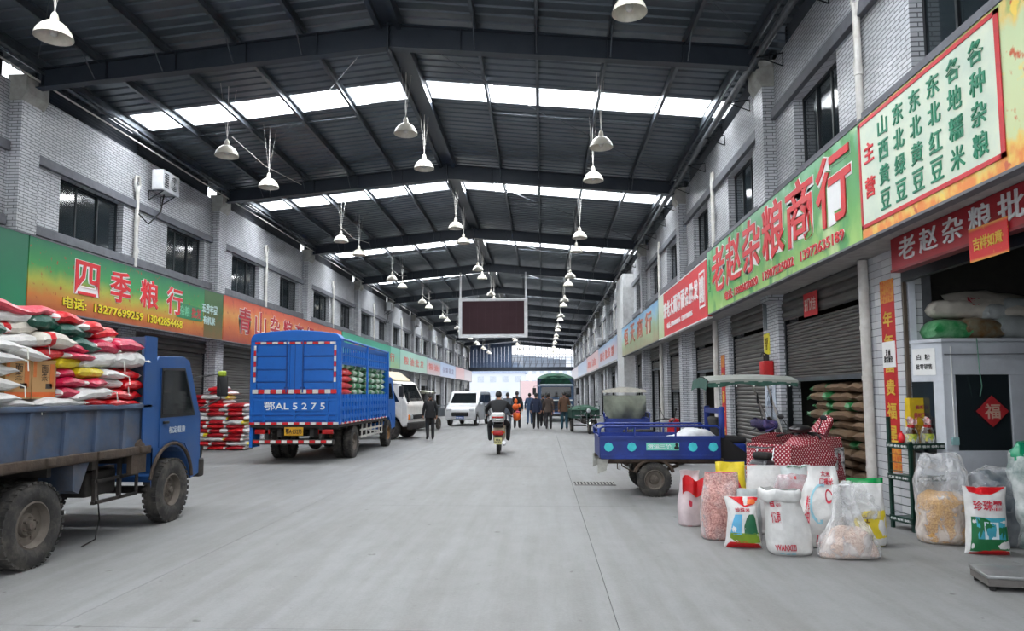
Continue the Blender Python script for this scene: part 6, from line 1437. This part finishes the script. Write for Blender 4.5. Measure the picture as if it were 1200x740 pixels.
b = MB(); b.rbox((0, 0, .2), (.2, .3, .36), .03); b.build('case', plain((186, 24, 24), .4), t); b = MB(); b.tube((0, -.07, .38), (0, -.07, .5), .035, n=8); b.tube((0, .07, .38), (0, .07, .5), .035, n=8); b.path([(0, -.07, .5), (-.1, -.1, .54), (-.14, -.12, .46)], .014, n=6); b.build('valve', M_SEAL, t)

# white painted booth
M_BOOTH = mat('booth_paint', (204, 209, 216), .5, var=.05, dirt=(160, 166, 172), dirt_amt=.35)
bt = thing('booth', 'white painted sales booth with a dark window in the open shop', 'booth')
def bpanel(name, p0, p1, z0, z1, th=.05, m=M_BOOTH):
    p0, p1 = Vector((*p0, 0)), Vector((*p1, 0)); d = (p1 - p0); n = Vector((d.y, -d.x, 0)).normalized()
    vs = []
    for z in (z0, z1):
        for p in (p0, p1, p1 - n * th, p0 - n * th): vs.append((p.x, p.y, z))
    return MB().add(vs, [(0, 3, 2, 1), (4, 5, 6, 7), (0, 1, 5, 4), (1, 2, 6, 5), (2, 3, 7, 6), (3, 0, 4, 7)]).build(name, m, bt, bevel=.006)
A_, B_, C_ = (4.63, 9.07), (4.82, 8.72), (6.4, 8.82)
for nm, args in (('front_base', (B_, C_, 0, .95)), ('front_header', (B_, C_, 1.86, 2.26))): bpanel(nm, *args)
bpanel('front_post', B_, (4.97, 8.73), .95, 1.86); bpanel('front_post', (5.63, 8.768), (5.83, 8.78), .95, 1.86); bpanel('front_post', (6.3, 8.813), C_, .95, 1.86)
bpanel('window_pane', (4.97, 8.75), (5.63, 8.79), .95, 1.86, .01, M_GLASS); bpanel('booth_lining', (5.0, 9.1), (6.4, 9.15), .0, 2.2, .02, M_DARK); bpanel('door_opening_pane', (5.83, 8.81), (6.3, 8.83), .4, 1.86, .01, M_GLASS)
bpanel('chamfer_header', A_, B_, 1.78, 2.26); bpanel('chamfer_base', A_, B_, 0, .9); bpanel('chamfer_pane', A_, (4.76, 8.83), .9, 1.78, .01, M_GLASS); bpanel('chamfer_post', (4.76, 8.83), B_, .9, 1.78)
MB().add([(4.97, 9.57, 2.26), (4.97, 9.1, 2.26), (4.61, 9.1, 2.26), (4.8, 8.68, 2.26), (6.4, 8.78, 2.26), (6.4, 9.57, 2.26), (4.97, 9.57, 2.3), (4.97, 9.1, 2.3), (4.61, 9.1, 2.3), (4.8, 8.68, 2.3), (6.4, 8.78, 2.3), (6.4, 9.57, 2.3)], [(0, 1, 2, 3, 4, 5), (11, 10, 9, 8, 7, 6)] + [(i, i + 6, (i + 1) % 6 + 6, (i + 1) % 6) for i in range(6)]).build('booth_top', M_BOOTH, bt)
for (z, h) in ((2.1, .012),): MB().box(4.84, 8.70, z, 6.4, 8.715, z + h).build('moulding', M_BAND, bt)
u_ = Vector((B_[0] - A_[0], B_[1] - A_[1], 0)).normalized()
t = flat_sign('paper_sign', 'white paper sign with black characters on the corner of the booth', 'notice', (A_[0] + .015 - .008, A_[1] - .02 - .006, 1.86), u_, (0, 0, 1), .29, .33, M_WH, .004)
lettering('lettering', '白  糖', BLK, t, (.06, .19, .002), (1, 0, 0), (0, 1, 0), .17, .07, .02, .002); lettering('lettering', '批零销售', BLK, t, (.04, .07, .002), (1, 0, 0), (0, 1, 0), .21, .07, .01, .002)
MB().box(4.875, 8.69, 1.02, 4.955, 8.715, 1.11).build('socket', plain((150, 190, 190), .5), bt); MB().box(4.91, 8.70, 1.11, 4.92, 8.712, 2.2).build('conduit', M_WH, bt)
t = thing('paper_decoration', 'red diamond paper cut stuck inside the booth window', 'decoration', (5.38, 8.735, 1.42))
u45 = MB(); u45.cbox((0, 0, 0), (.27, .004, .27), rot=(0, pi / 4, 0)); u45.build('paper', plain((176, 30, 38), .7), t); lettering('lettering', '福', plain((206, 170, 150), .6), t, (-.09, -.004, -.09), (1, 0, 0), (0, 0, 1), .18, .18, .02, .002)
tag(MB().path([(5.2, 8.66, 2.3), (5.2, 8.64, 1.9), (5.23, 8.66, 1.72), (5.22, 8.69, 1.6)], .006, n=5).build('string', plain((90, 140, 120), .6)), 'thin green string hanging down over the booth header', 'string')
# inside of the shop: bags heaped on the booth
heap = [('green shiny bag lying open at the left end of the booth top', 5.0, 8.96, .46, .4, .24, 'GRN2', 0), ('clear bag of brown packets on the booth top beside the green one', 5.38, 8.98, .52, .42, .26, 'PACK', 0),
        ('pale woven bag behind the open ones on the booth top', 5.22, 9.25, .6, .2, .28, 'CR2', 0), ('grey bag in the middle of the booth top', 5.8, 8.98, .46, .4, .28, 'GY', 0), ('brownish bag at the right front of the booth top', 6.2, 8.98, .4, .36, .26, 'TAUPE', 0),
        ('small clear bag with green tape on the heap', 5.62, 9.02, .4, .3, .2, 'CL', .24), ('pale sack on the left of the heap above the green bag', 5.15, 9.12, .6, .4, .22, 'CR2', .28), ('grey sack above the brownish one on the booth', 6.0, 9.12, .7, .4, .26, 'GY', .26)]
hm = {'GRN2': mat('green_film', (36, 130, 70), .3, rgb2=(120, 170, 130), scale=8), 'PACK': mat('packets', (130, 128, 110), .35, rgb2=(120, 84, 40), scale=10), 'CR2': SK['C'], 'GY': mat('grey_bag', (170, 176, 176), .4), 'TAUPE': mat('taupe_cloth', (130, 116, 108), .8), 'CL': mat('crinkled_clear', (200, 206, 206), .25)}
for i, (lb, x, y, l_, w_, h, m, dz) in enumerate(heap):
    o = sack_mesh(l_, w_, h, 500 + i, [hm[m]], nu=18, nv=16); o.name = 'plastic_bag'; o.location = (x, y, 2.3 + dz); o.rotation_euler = (0, .05, .12 * (i % 3)); tag(o, lb, 'bag', 'bags heaped on the booth')
o = sack_mesh(1.15, .55, .24, 520, [SK['C']]); o.name = 'rice_sack'; o.location = (5.75, 9.2, 2.62); o.rotation_euler = (R(35), .12, -.05); tag(o, 'long pale sack with red print lying on top of the heap on the booth', 'sack', 'bags heaped on the booth')
lettering('print_lettering', '优质东北大米', PR, o, (-.42, -.2, .215), (1, 0, 0), (0, 1, .0), .8, .22, .02, .004)
for k in range(3):
    o = sack_mesh(.48, .2, .4, 530 + k, [SK['W']]); o.name = 'rice_sack'; o.location = (5.25 + .5 * k, 9.46, 2.3); tag(o, 'white sack at the back of the booth top, %s from the left' % ords[k], 'sack', 'bags heaped on the booth')
struct(MB().box(4.58, 9.075, 0, 4.62, 9.115, 3.05).build('door_frame_post', mat('brown_frame', (84, 72, 60), .7)))
MB_ = MB().box(4.64, 9.06, 2.3, 4.72, 9.1, 3.05); struct(MB_.build('door_frame_post', mat('booth_paint', (204, 209, 216), .5)))
struct(MB().box(4.56, 5.3, 3.05, 4.64, 9.06, 3.3).build('door_lintel', M_DARKM))

# green display rack
M_RACK = mat('rack_green', (14, 52, 42), .4)
rk = thing('display_rack', 'dark green slatted shelf rack with white lettered edges', 'rack', (4.57, 8.88, 0), R(14))
for x in (-.26, .26):
    for y in (-.17, .17): MB().box(x - .018, y - .018, 0, x + .018, y + .018, 1.35 if (y > 0) else 1.06).build('post', M_RACK, rk)
for i, z in enumerate((.12, .62, 1.0)):
    s_ = MB().box(-.27, -.18, z, .27, .18, z + .02).build('shelf', M_RACK, rk)
    MB().box(-.28, -.195, z - .03, .28, -.18, z + .04).build('edge_board', M_RACK, s_); MB().box(-.295, -.19, z - .03, -.28, .18, z + .04).build('edge_board', M_RACK, s_)
    lettering('edge_lettering', '优质 香米 杂粮 粗粮', M_WH, s_, (-.24, -.197, z - .012), (1, 0, 0), (0, 0, 1), .48, .032, .02, .001); lettering('edge_lettering', '优质 香米 杂粮', M_WH, s_, (-.297, .16, z - .012), (0, -1, 0), (0, 0, 1), .32, .03, .02, .001)
for k in range(8): MB().tube((-.27, -.15, .2 + k * .1), (-.27, .15, .2 + k * .1), .005, n=5).build('side_wire', M_RACK, rk)
def jar(loc, label):
    t = thing('sauce_jar', label, 'jar', loc, group='jars on the display rack')
    MB().lathe([(.001, 0), (.062, 0), (.066, .02), (.066, .13), (.05, .17), (.04, .19), (.04, .2), (.001, .2)], 20, cap=False).build('glass_body', mat('dark_sauce', (70, 44, 24), .15), t)
    MB().lathe([(.0675, .035), (.0675, .125)], 20, cap=False).build('label_band', mat('yellow_label', (214, 200, 40), .5, rgb2=(110, 150, 60), scale=30), t)
    MB().tube((0, 0, .2), (0, 0, .235), .042, n=16).build('lid', plain((180, 30, 30), .4), t)
    B = Bag([(0, .15, .15, 0, 0), (.08, .16, .16, 0, 0), (.18, .12, .12, 0, 0), (.22, .06, .06, 0, 0), (.26, .07, .05, 0, 0), (.31, .13, .05, 0, 0)], 60, wr=.03); B.build('carrier_bag', M_PLASTIC, t, nu=20, nv=16, cap=False)
    b = MB(); b.grid(lambda u, v: (-.05 + .12 * u, -.02 + .02 * sin(u * 9), .235 + .08 * v + .02 * sin(u * 7)), 8, 4); b.build('bag_handles', mat('striped_bag', (220, 214, 210), .4, rgb2=(190, 40, 50), scale=24), t)
jar((4.47, 8.83, 1.022), 'jar with yellow label in a knotted bag, left one on the rack top shelf'); jar((4.69, 8.88, 1.022), 'jar with yellow label in a knotted bag, right one on the rack top shelf')
t = thing('display_box', 'yellow printed display card standing on the rack behind the jars', 'box', (4.66, 8.97, 1.021), R(14))
MB().box(-.17, -.03, 0, .17, .05, .56).build('card', mat('yellow_card', (220, 186, 30), .5), t); MB().box(-.16, -.033, .02, .16, -.03, .22).build('printed_people', mat('picture_print', (200, 160, 60), .5, rgb2=(90, 50, 30), scale=30), t)
lettering('lettering', '香辣酱', plain((196, 60, 90), .5), t, (-.09, -.034, .42), (1, 0, 0), (0, 0, 1), .18, .05, .02, .002); lettering('lettering', '美味下饭', plain((196, 60, 90), .5), t, (-.12, -.034, .31), (1, 0, 0), (0, 0, 1), .24, .07, .02, .002)
t = thing('red_pouch', 'small red pouch on the left of the rack top shelf', 'pouch', (4.36, 8.85, 1.022)); MB().ball((0, 0, .07), (.04, .05, .07), 12).build('pouch', SK['R'], t); MB().tube((0, 0, .13), (0, 0, .16), .015, n=6).build('knot', SK['R'], t)
# floor scale
sc_ = thing('floor_scale', 'low steel platform scale lying on the floor at the right edge', 'scale', (4.02, 6.3, 0), R(-12))
MB().rbox((0, 0, .115), (.62, .42, .03), .006).build('platform', mat('worn_steel', (170, 172, 172), .35, .8, dirt=(110, 104, 98)), sc_)
MB().box(-.3, -.2, .04, .3, .2, .10).build('base_frame', mat('scale_side', (120, 116, 112), .5, .5), sc_)
for x in (-.26, .26):
    for y in (-.17, .17): MB().tube((x, y, 0), (x, y, .05), .025, n=10).build('foot', M_BLACK, sc_)
MB().rbox((.36, -.05, .1), (.12, .1, .09), .02).build('junction_box', M_CHROME, sc_)
tag(MB().path([(4.4, 6.18, .1), (4.6, 6.2, .02), (5.2, 6.4, .012), (5.8, 6.6, .012)], .008, n=5).build('scale_cable', M_BLACK), 'black cable running from the platform scale to the right', 'cable')
# drain grate: frame with bars, set in the floor
gt = thing('drain_grate', 'small iron drain grate in the floor left of the blue tricycle', 'grate', (.93, 13.05, .0))
MB().box(-.36, -.22, .001, .36, .22, .004).build('pit_plate', mat('pit_black', (24, 24, 24), .9), gt)
for k in range(12): MB().box(-.34 + k * .06, -.2, .004, -.34 + k * .06 + .026, .2, .012).build('bar', mat('grate_iron', (140, 138, 134), .7, .4), gt)
MB().box(-.37, -.23, .003, .37, -.2, .013).build('frame_edge', mat('grate_iron', (140, 138, 134), .7, .4), gt); MB().box(-.37, .2, .003, .37, .23, .013).build('frame_edge', mat('grate_iron', (140, 138, 134), .7, .4), gt)
# litter
def scrap(label, x, y, rgb, s=.06, seed=1):
    b = MB(); b.grid(lambda u, v: ((u - .5) * s * 2 + .3 * s * noise.noise(Vector((u * 3, v * 3, seed))), (v - .5) * s, .006 + .5 * s * abs(noise.noise(Vector((u * 4 + seed, v * 4, 0))))), 8, 6)
    tag(b.build('litter_scrap', plain(rgb, .7)), label, 'litter')
scrap('crumpled pink and white plastic wrapper beside the rear wheel of the blue stake truck', -4.62, 17.55, (206, 120, 140), .2, 3); scrap('pale scrap of film next to the pink wrapper', -4.4, 17.6, (200, 200, 205), .16, 5)
scrap('brown leaf scrap on the floor joint at the lower left', -3.72, 5.05, (110, 90, 66), .05, 8); scrap('dark scrap on the floor in front of the dump truck', -3.9, 9.3, (80, 70, 60), .05, 9)
scrap('small dark scrap near the centre of the floor, close to the camera', .9, 4.9, (70, 66, 60), .035, 11); scrap('faint pink scrap on the floor by the scale', 3.1, 5.35, (206, 150, 170), .05, 14); scrap('white paper corner on the floor at the lower left edge', -2.95, 4.5, (225, 228, 230), .05, 15)
# white sack in the tricycle box
o = sack_mesh(.9, .62, .34, 611, [mat('loose_white_cloth', (206, 208, 210), .6)], nu=24, nv=20); o.location = (2.42, 12.05, .665); o.rotation_euler = (0, -.32, .25); o.name = 'grain_sack'; tag(o, 'crumpled white sack lying in the blue tricycle\'s cargo box', 'sack')
for x, y, z, lb in ((-9.2, 18.3, 0, 'dark bucket standing in front of the left shops'),):
    t = thing('bucket', lb, 'bucket', (x, y, z)); MB().lathe([(.12, 0), (.16, .3), (.15, .3), (.11, .02), (.001, .02)], 16, cap=False).build('pail', M_BLACK, t)
# dark jacket on the sill above the sign
b = MB(); b.grid(lambda u, v: (4.3 + .22 * sin(pi * v), 12.6 - .55 * u, 5.25 + .32 * sin(pi * v) * (.6 + .4 * sin(u * 7)) + .0), 16, 10); tag(b.build('dark_cloth', plain((28, 28, 32), .9)), 'dark cloth bundle on the sill of the upper right window', 'cloth')
b = MB(); b.grid(lambda u, v: (4.3 + .2 * sin(pi * v), 16.9 - .5 * u, 5.25 + .28 * sin(pi * v) * (.6 + .4 * sin(u * 8 + 2)) + .0), 16, 10); tag(b.build('dark_cloth', plain((28, 28, 32), .9)), 'dark cloth bundle above the join of the red and green signboards', 'cloth')

# ---------------- beyond the far end: haze painted into pale colours ----------------
def far_building(label, x, y, w_, d, h, rgb, roof, rows, cols):
    t = thing('far_building', label, 'building', (x, y, 0)); MB().box(-w_ / 2, 0, 0, w_ / 2, d, h).build('wall', mat('far_%d_%d' % (rgb[0], rgb[2]), rgb, .9, var=.03, scale=.3), t)
    if roof: MB().prism([(-w_ / 2 - .5, h), (w_ / 2 + .5, h), (w_ / 2 - 1, h + 2.2), (-w_ / 2 + 1, h + 2.2)], -.4, d, 'y').build('roof', mat('far_roof', roof, .8), t)
    for r_ in range(rows):
        for c_ in range(cols):
            ww = w_ / cols; wd = MB().box(-w_ / 2 + ww * (c_ + .25), -.06, h * (r_ + .35) / rows, -w_ / 2 + ww * (c_ + .75), .02, h * (r_ + .75) / rows).build('window', plain((212, 220, 230), .5), t)
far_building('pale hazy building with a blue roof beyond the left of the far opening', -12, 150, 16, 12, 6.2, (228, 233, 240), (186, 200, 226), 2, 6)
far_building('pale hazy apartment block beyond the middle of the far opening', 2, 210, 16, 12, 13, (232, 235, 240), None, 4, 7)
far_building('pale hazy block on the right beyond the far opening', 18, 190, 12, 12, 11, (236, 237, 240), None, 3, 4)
t = thing('banner', 'hazy pale red patch of hoarding beyond the far opening', 'banner', (-1.0, 140, 0)); MB().box(-3.5, 0, .2, 0, .2, 4.2).build('board', plain((236, 206, 206), .7), t); MB().box(-3.6, .2, 0, -3.5, .3, 4.4).build('post', M_CONC, t)
# ---------------- people ----------------
def limb_skin(verts, edges, radii, root=0):
    me = bpy.data.meshes.new('sk'); me.from_pydata([Vector(v) for v in verts], edges, [])
    o = bpy.data.objects.new('sk', me); COL.objects.link(o)
    md = o.modifiers.new('skin', 'SKIN'); md.use_smooth_shade = True
    for i, r in enumerate(radii):
        sv = me.skin_vertices[0].data[i]; sv.radius = r if isinstance(r, tuple) else (r, r); sv.use_root = (i == root)
    s2 = o.modifiers.new('sub', 'SUBSURF'); s2.levels = 2; s2.render_levels = 2
    bpy.context.view_layer.update()
    m2 = bpy.data.meshes.new_from_object(o.evaluated_get(bpy.context.evaluated_depsgraph_get()))
    bpy.data.objects.remove(o); return m2
SKIN = mat('skin', (176, 128, 104), .6, var=.05); HAIR = mat('black_hair', (22, 20, 20), .7, var=.2, scale=30); SHOE = plain((28, 26, 26), .6)
def person(label, loc, rz, top, trousers, pose=None, height=1.68, hat=None, sleeve=True, name='person', stride=.12, bend=0, phase=1):
    """standing or walking figure, local +y is the way it faces"""
    t = thing(name, label, 'person', loc, rz); s = height / 1.7
    P = dict(pelvis=(0, 0, .93), waist=(0, .0, 1.06), chest=(0, .01, 1.28), neck0=(0, -.01, 1.45), neck1=(0, .0, 1.52), head=(0, .02, 1.61), crown=(0, .01, 1.68))
    for sd, n in ((-1, 'l'), (1, 'r')):
        f = stride * phase * sd
        P['hip' + n] = (sd * .09, 0, .88); P['knee' + n] = (sd * .10, f * .55 + .05 * (f < 0), .49); P['ank' + n] = (sd * .10, f * 1.1 - .04, .09 + (.04 if f < -.01 else 0)); P['toe' + n] = (sd * .115, f * 1.1 + .14, .04)
        P['sho' + n] = (sd * .17, -.01, 1.40); P['elb' + n] = (sd * .24, -.03 - f * .7, 1.13); P['wri' + n] = (sd * .25, .05 - f * 1.3, .90); P['hand' + n] = (sd * .25, .07 - f * 1.4, .83)
    if pose: P.update(pose)
    names = list(P); idx = {n: i for i, n in enumerate(names)}; V_ = [Vector(P[n]) * s for n in names]
    Rd = dict(pelvis=(.175, .135), waist=(.165, .125), chest=(.19, .135), neck0=(.065, .06), neck1=(.052, .055), head=(.078, .095), crown=(.06, .075))
    for n in 'lr': Rd.update({'hip' + n: (.105, .11), 'knee' + n: (.075, .078), 'ank' + n: (.058, .06), 'toe' + n: (.042, .03), 'sho' + n: (.09, .088), 'elb' + n: (.062, .062), 'wri' + n: (.036, .036), 'hand' + n: (.036, .022)})
    rad = [tuple(v * s for v in Rd[n]) for n in names]
    E_ = [('pelvis', 'waist'), ('waist', 'chest'), ('chest', 'neck0'), ('neck0', 'neck1'), ('neck1', 'head'), ('head', 'crown')]
    for n in 'lr': E_ += [('pelvis', 'hip' + n), ('hip' + n, 'knee' + n), ('knee' + n, 'ank' + n), ('ank' + n, 'toe' + n), ('chest', 'sho' + n), ('sho' + n, 'elb' + n), ('elb' + n, 'wri' + n), ('wri' + n, 'hand' + n)]
    ed = [(idx[a], idx[c]) for a, c in E_]
    for n, sd in (('l', -1), ('r', 1)):   # fingers and thumb
        w_ = V_[idx['wri' + n]]; h = V_[idx['hand' + n]]; d = (h - w_).normalized(); side = Vector((0, 1, 0)) if abs(d.y) < .8 else Vector((0, 0, 1)); side = (side - d * side.dot(d)).normalized()
        inn = d.cross(side) * (-sd)
        for k, ln in enumerate((.07, .082, .076, .06)):
            o_ = side * (.028 - .019 * k); b0 = h + d * .015 * s + o_; b1 = b0 + (d * .6 + inn * .25) * ln * .6; b2 = b1 + (d * .4 + inn * .55) * ln * .55
            i0 = len(V_); V_ += [b0, b1, b2]; rad += [(.0095, .0095), (.0085, .0085), (.007, .007)]; ed += [(idx['hand' + n], i0), (i0, i0 + 1), (i0 + 1, i0 + 2)]
        i0 = len(V_); tb = w_.lerp(h, .6) + side * .03; V_ += [tb, tb + side * .02 + d * .035 + inn * .01]; rad += [(.011, .011), (.008, .008)]; ed += [(idx['wri' + n], i0), (i0, i0 + 1)]
    # the hands start from short chains, so the pelvis stays the root
    me = limb_skin(V_, ed, rad, 0); me.name = 'body'
    ms = [top, trousers, SKIN, SHOE]
    for m in ms: me.materials.append(m)
    segs = []
    for i, (a, c) in enumerate(ed):
        na = names[a] if a < len(names) else 'hand'; nc = names[c] if c < len(names) else 'hand'
        if 'hip' in nc or 'knee' in nc: mi = 1
        elif 'ank' in nc: mi = 1
        elif 'toe' in nc: mi = 3
        elif nc in ('neck1', 'head', 'crown') or nc.startswith('hand') or na.startswith('hand'): mi = 2
        else: mi = 0
        segs.append((V_[a], V_[c], mi))
    for p in me.polygons:
        c = p.center; best = 9; bm_ = 0
        for a, b_, mi in segs:
            d = b_ - a; tt = max(0, min(1, (c - a).dot(d) / max(d.length_squared, 1e-9))); q = (c - (a + d * tt)).length
            if q < best: best = q; bm_ = mi
        if bm_ == 1 and c.z > .97 * s and not pose: bm_ = 0
        if bm_ == 0 and c.z < .86 * s and not pose and abs(c.x) < .17: bm_ = 1
        p.material_index = bm_; p.use_smooth = True
    body = bpy.data.objects.new('body', me); COL.objects.link(body); body.parent = t
    hd = Vector(P['head']) * s; up = (Vector(P['crown']) - Vector(P['neck1'])).normalized()
    q = MB(); c0 = hd + Vector((0, -.012, .03)) * s
    q.grid(lambda u, v: c0 + Vector((.088 * s * sin(pi * .78 * v) * cos(2 * pi * u), (.104 * s) * sin(pi * .78 * v) * sin(2 * pi * u) - (.012 if v > .6 else 0), .105 * s * cos(pi * .78 * v) + (.10 * s * (v - .5) * 2 * max(0, .3 + sin(2 * pi * u)) if v > .5 else 0))) + Vector((0, 0, .0)), 20, 10, closeu=True)
    q.build('hair', HAIR if hat is None else hat, t)
    q = MB()
    for sd in (-1, 1): q.ball(hd + Vector((sd * .082, .0, .0)) * s, (.012, .02, .032), 8)
    q.ball(hd + Vector((0, .1, -.005)) * s, (.012, .016, .022), 8); q.build('ears_and_nose', SKIN, t)
    q = MB()
    for sd in (-1, 1): q.ball(hd + Vector((sd * .03, .088, .02)) * s, (.011, .006, .006), 8)
    q.build('eyes', SHOE, t); q = MB(); q.ball(hd + Vector((0, .09, -.045)) * s, (.022, .006, .005), 8); q.build('mouth', plain((140, 70, 66), .6), t)
    # jacket hem and collar
    if not pose or 'hem' in (pose or {}):
        q = MB(); q.grid(lambda u, v: Vector((( .205 - .01 * v) * cos(2 * pi * u), (.155) * sin(2 * pi * u), .82 + .24 * v)) * s, 20, 4, closeu=True); q.build('jacket_hem', top, t)
    q = MB(); q.grid(lambda u, v: Vector((P['neck0'])) * s + Vector(((.075 + .01 * v) * cos(2 * pi * u), (.07 + .01 * v) * sin(2 * pi * u), -.015 + .045 * v)) * s, 16, 2, closeu=True); q.build('collar', top, t)
    return t
J = {'black': plain((26, 27, 30), .8), 'navy': plain((36, 46, 72), .8), 'blue': plain((52, 74, 104), .8), 'brown': plain((92, 66, 48), .8), 'grey': plain((88, 94, 104), .8), 'dark': plain((42, 40, 44), .8), 'teal': plain((32, 70, 84), .8), 'lgrey': plain((150, 156, 164), .8)}
person('man in a black jacket walking away, just right of the scooter rider', (-1.23, 33.3, 0), 0, J['black'], J['dark'], height=1.74, stride=.13)
person('person in a grey blue jacket walking away beside the man in black', (-1.62, 32.2, 0), .05, J['grey'], J['grey'], height=1.68, stride=.1, phase=-1)
person('man in a blue jacket walking away farther off, middle of the group', (-.72, 37.9, 0), 0, J['blue'], J['blue'], height=1.66, stride=.15)
person('person in navy walking away, centre of the group', (-.33, 32.9, 0), 0, J['navy'], J['black'], height=1.66, stride=.06)
person('second person in black walking just left of the big dark truck', (.0, 35.2, 0), .0, J['black'], J['black'], height=1.6, stride=.08, phase=-1)
person('man in a dull brown vest walking away before the big dark truck', (.25, 32.6, 0), 0, plain((72, 60, 54), .8), J['dark'], height=1.66, stride=.1)
person('man in a tan jacket and teal trousers, rightmost of the walking group', (.97, 32.3, 0), 0, J['brown'], J['teal'], height=1.72, stride=.12, phase=-1)
person('person in a light grey top far down the aisle behind the scooter rider', (-2.35, 38.0, 0), 0, J['lgrey'], J['dark'], height=1.7)
person('person in black standing in front of the white truck', (-4.1, 25.4, 0), .3, J['black'], J['black'], height=1.66, stride=.03)
person('person in dark clothes by the left shops beside the silver van', (-6.2, 38.5, 0), 1.2, J['dark'], J['black'], height=1.66, stride=.02)
# scooter rider seen from behind, riding on the box scooter
RX, RY = -1.25, 19.9
scooter('scooter', 'scooter with a silver top box and yellow plate, ridden away down the aisle', (RX, RY, 0), R(2), plain((150, 140, 120), .4), box=True)
sit = dict(pelvis=(0, -.42, .93), waist=(0, -.40, 1.06), chest=(0, -.33, 1.29), neck0=(0, -.28, 1.45), neck1=(0, -.26, 1.50), head=(0, -.23, 1.59), crown=(0, -.24, 1.66), hem=(0, -.4, 1.0))
for sd, n in ((-1, 'l'), (1, 'r')):
    sit.update({'hip' + n: (sd * .1, -.38, .9), 'knee' + n: (sd * .27, .02, .78), 'ank' + n: (sd * .25, -.04, .38), 'toe' + n: (sd * .25, .10, .36), 'sho' + n: (sd * .19, -.32, 1.4), 'elb' + n: (sd * .34, -.12, 1.2), 'wri' + n: (sd * .36, .12, 1.08), 'hand' + n: (sd * .36, .2, 1.06)})
del sit['hem']
person('rider in a black coat with hood of black hair, seen from behind on the scooter', (RX, RY, 0), R(2), J['black'], J['black'], pose=sit, height=1.72, hat=HAIR)
t = thing('inflatable_toy', 'orange balloon toy held out at the right of the scooter rider', 'toy', (RX + .5, RY + .05, 1.02))
OR_ = plain((220, 96, 30), .35)
b = MB(); b.ball((0, 0, 0), (.11, .1, .14), 14); b.build('toy_body', OR_, t); b = MB(); b.ball((-.03, 0, .26), (.09, .08, .1), 12); b.ball((-.02, 0, .42), (.05, .05, .08), 10); b.ball((.07, 0, .3), (.05, .04, .05), 10); b.build('toy_head', OR_, t)
b = MB(); b.path([(-.12, 0, .04), (0, 0, .12), (.04, 0, .2)], .03, n=6); b.ball((.03, -.06, .12), (.06, .03, .03), 8); b.build('toy_ribbon', plain((206, 90, 110), .4), t)
# small pieces riding on other vehicles
q = MB(); q.box(-.12, -.005, 0, .12, .005, .1)
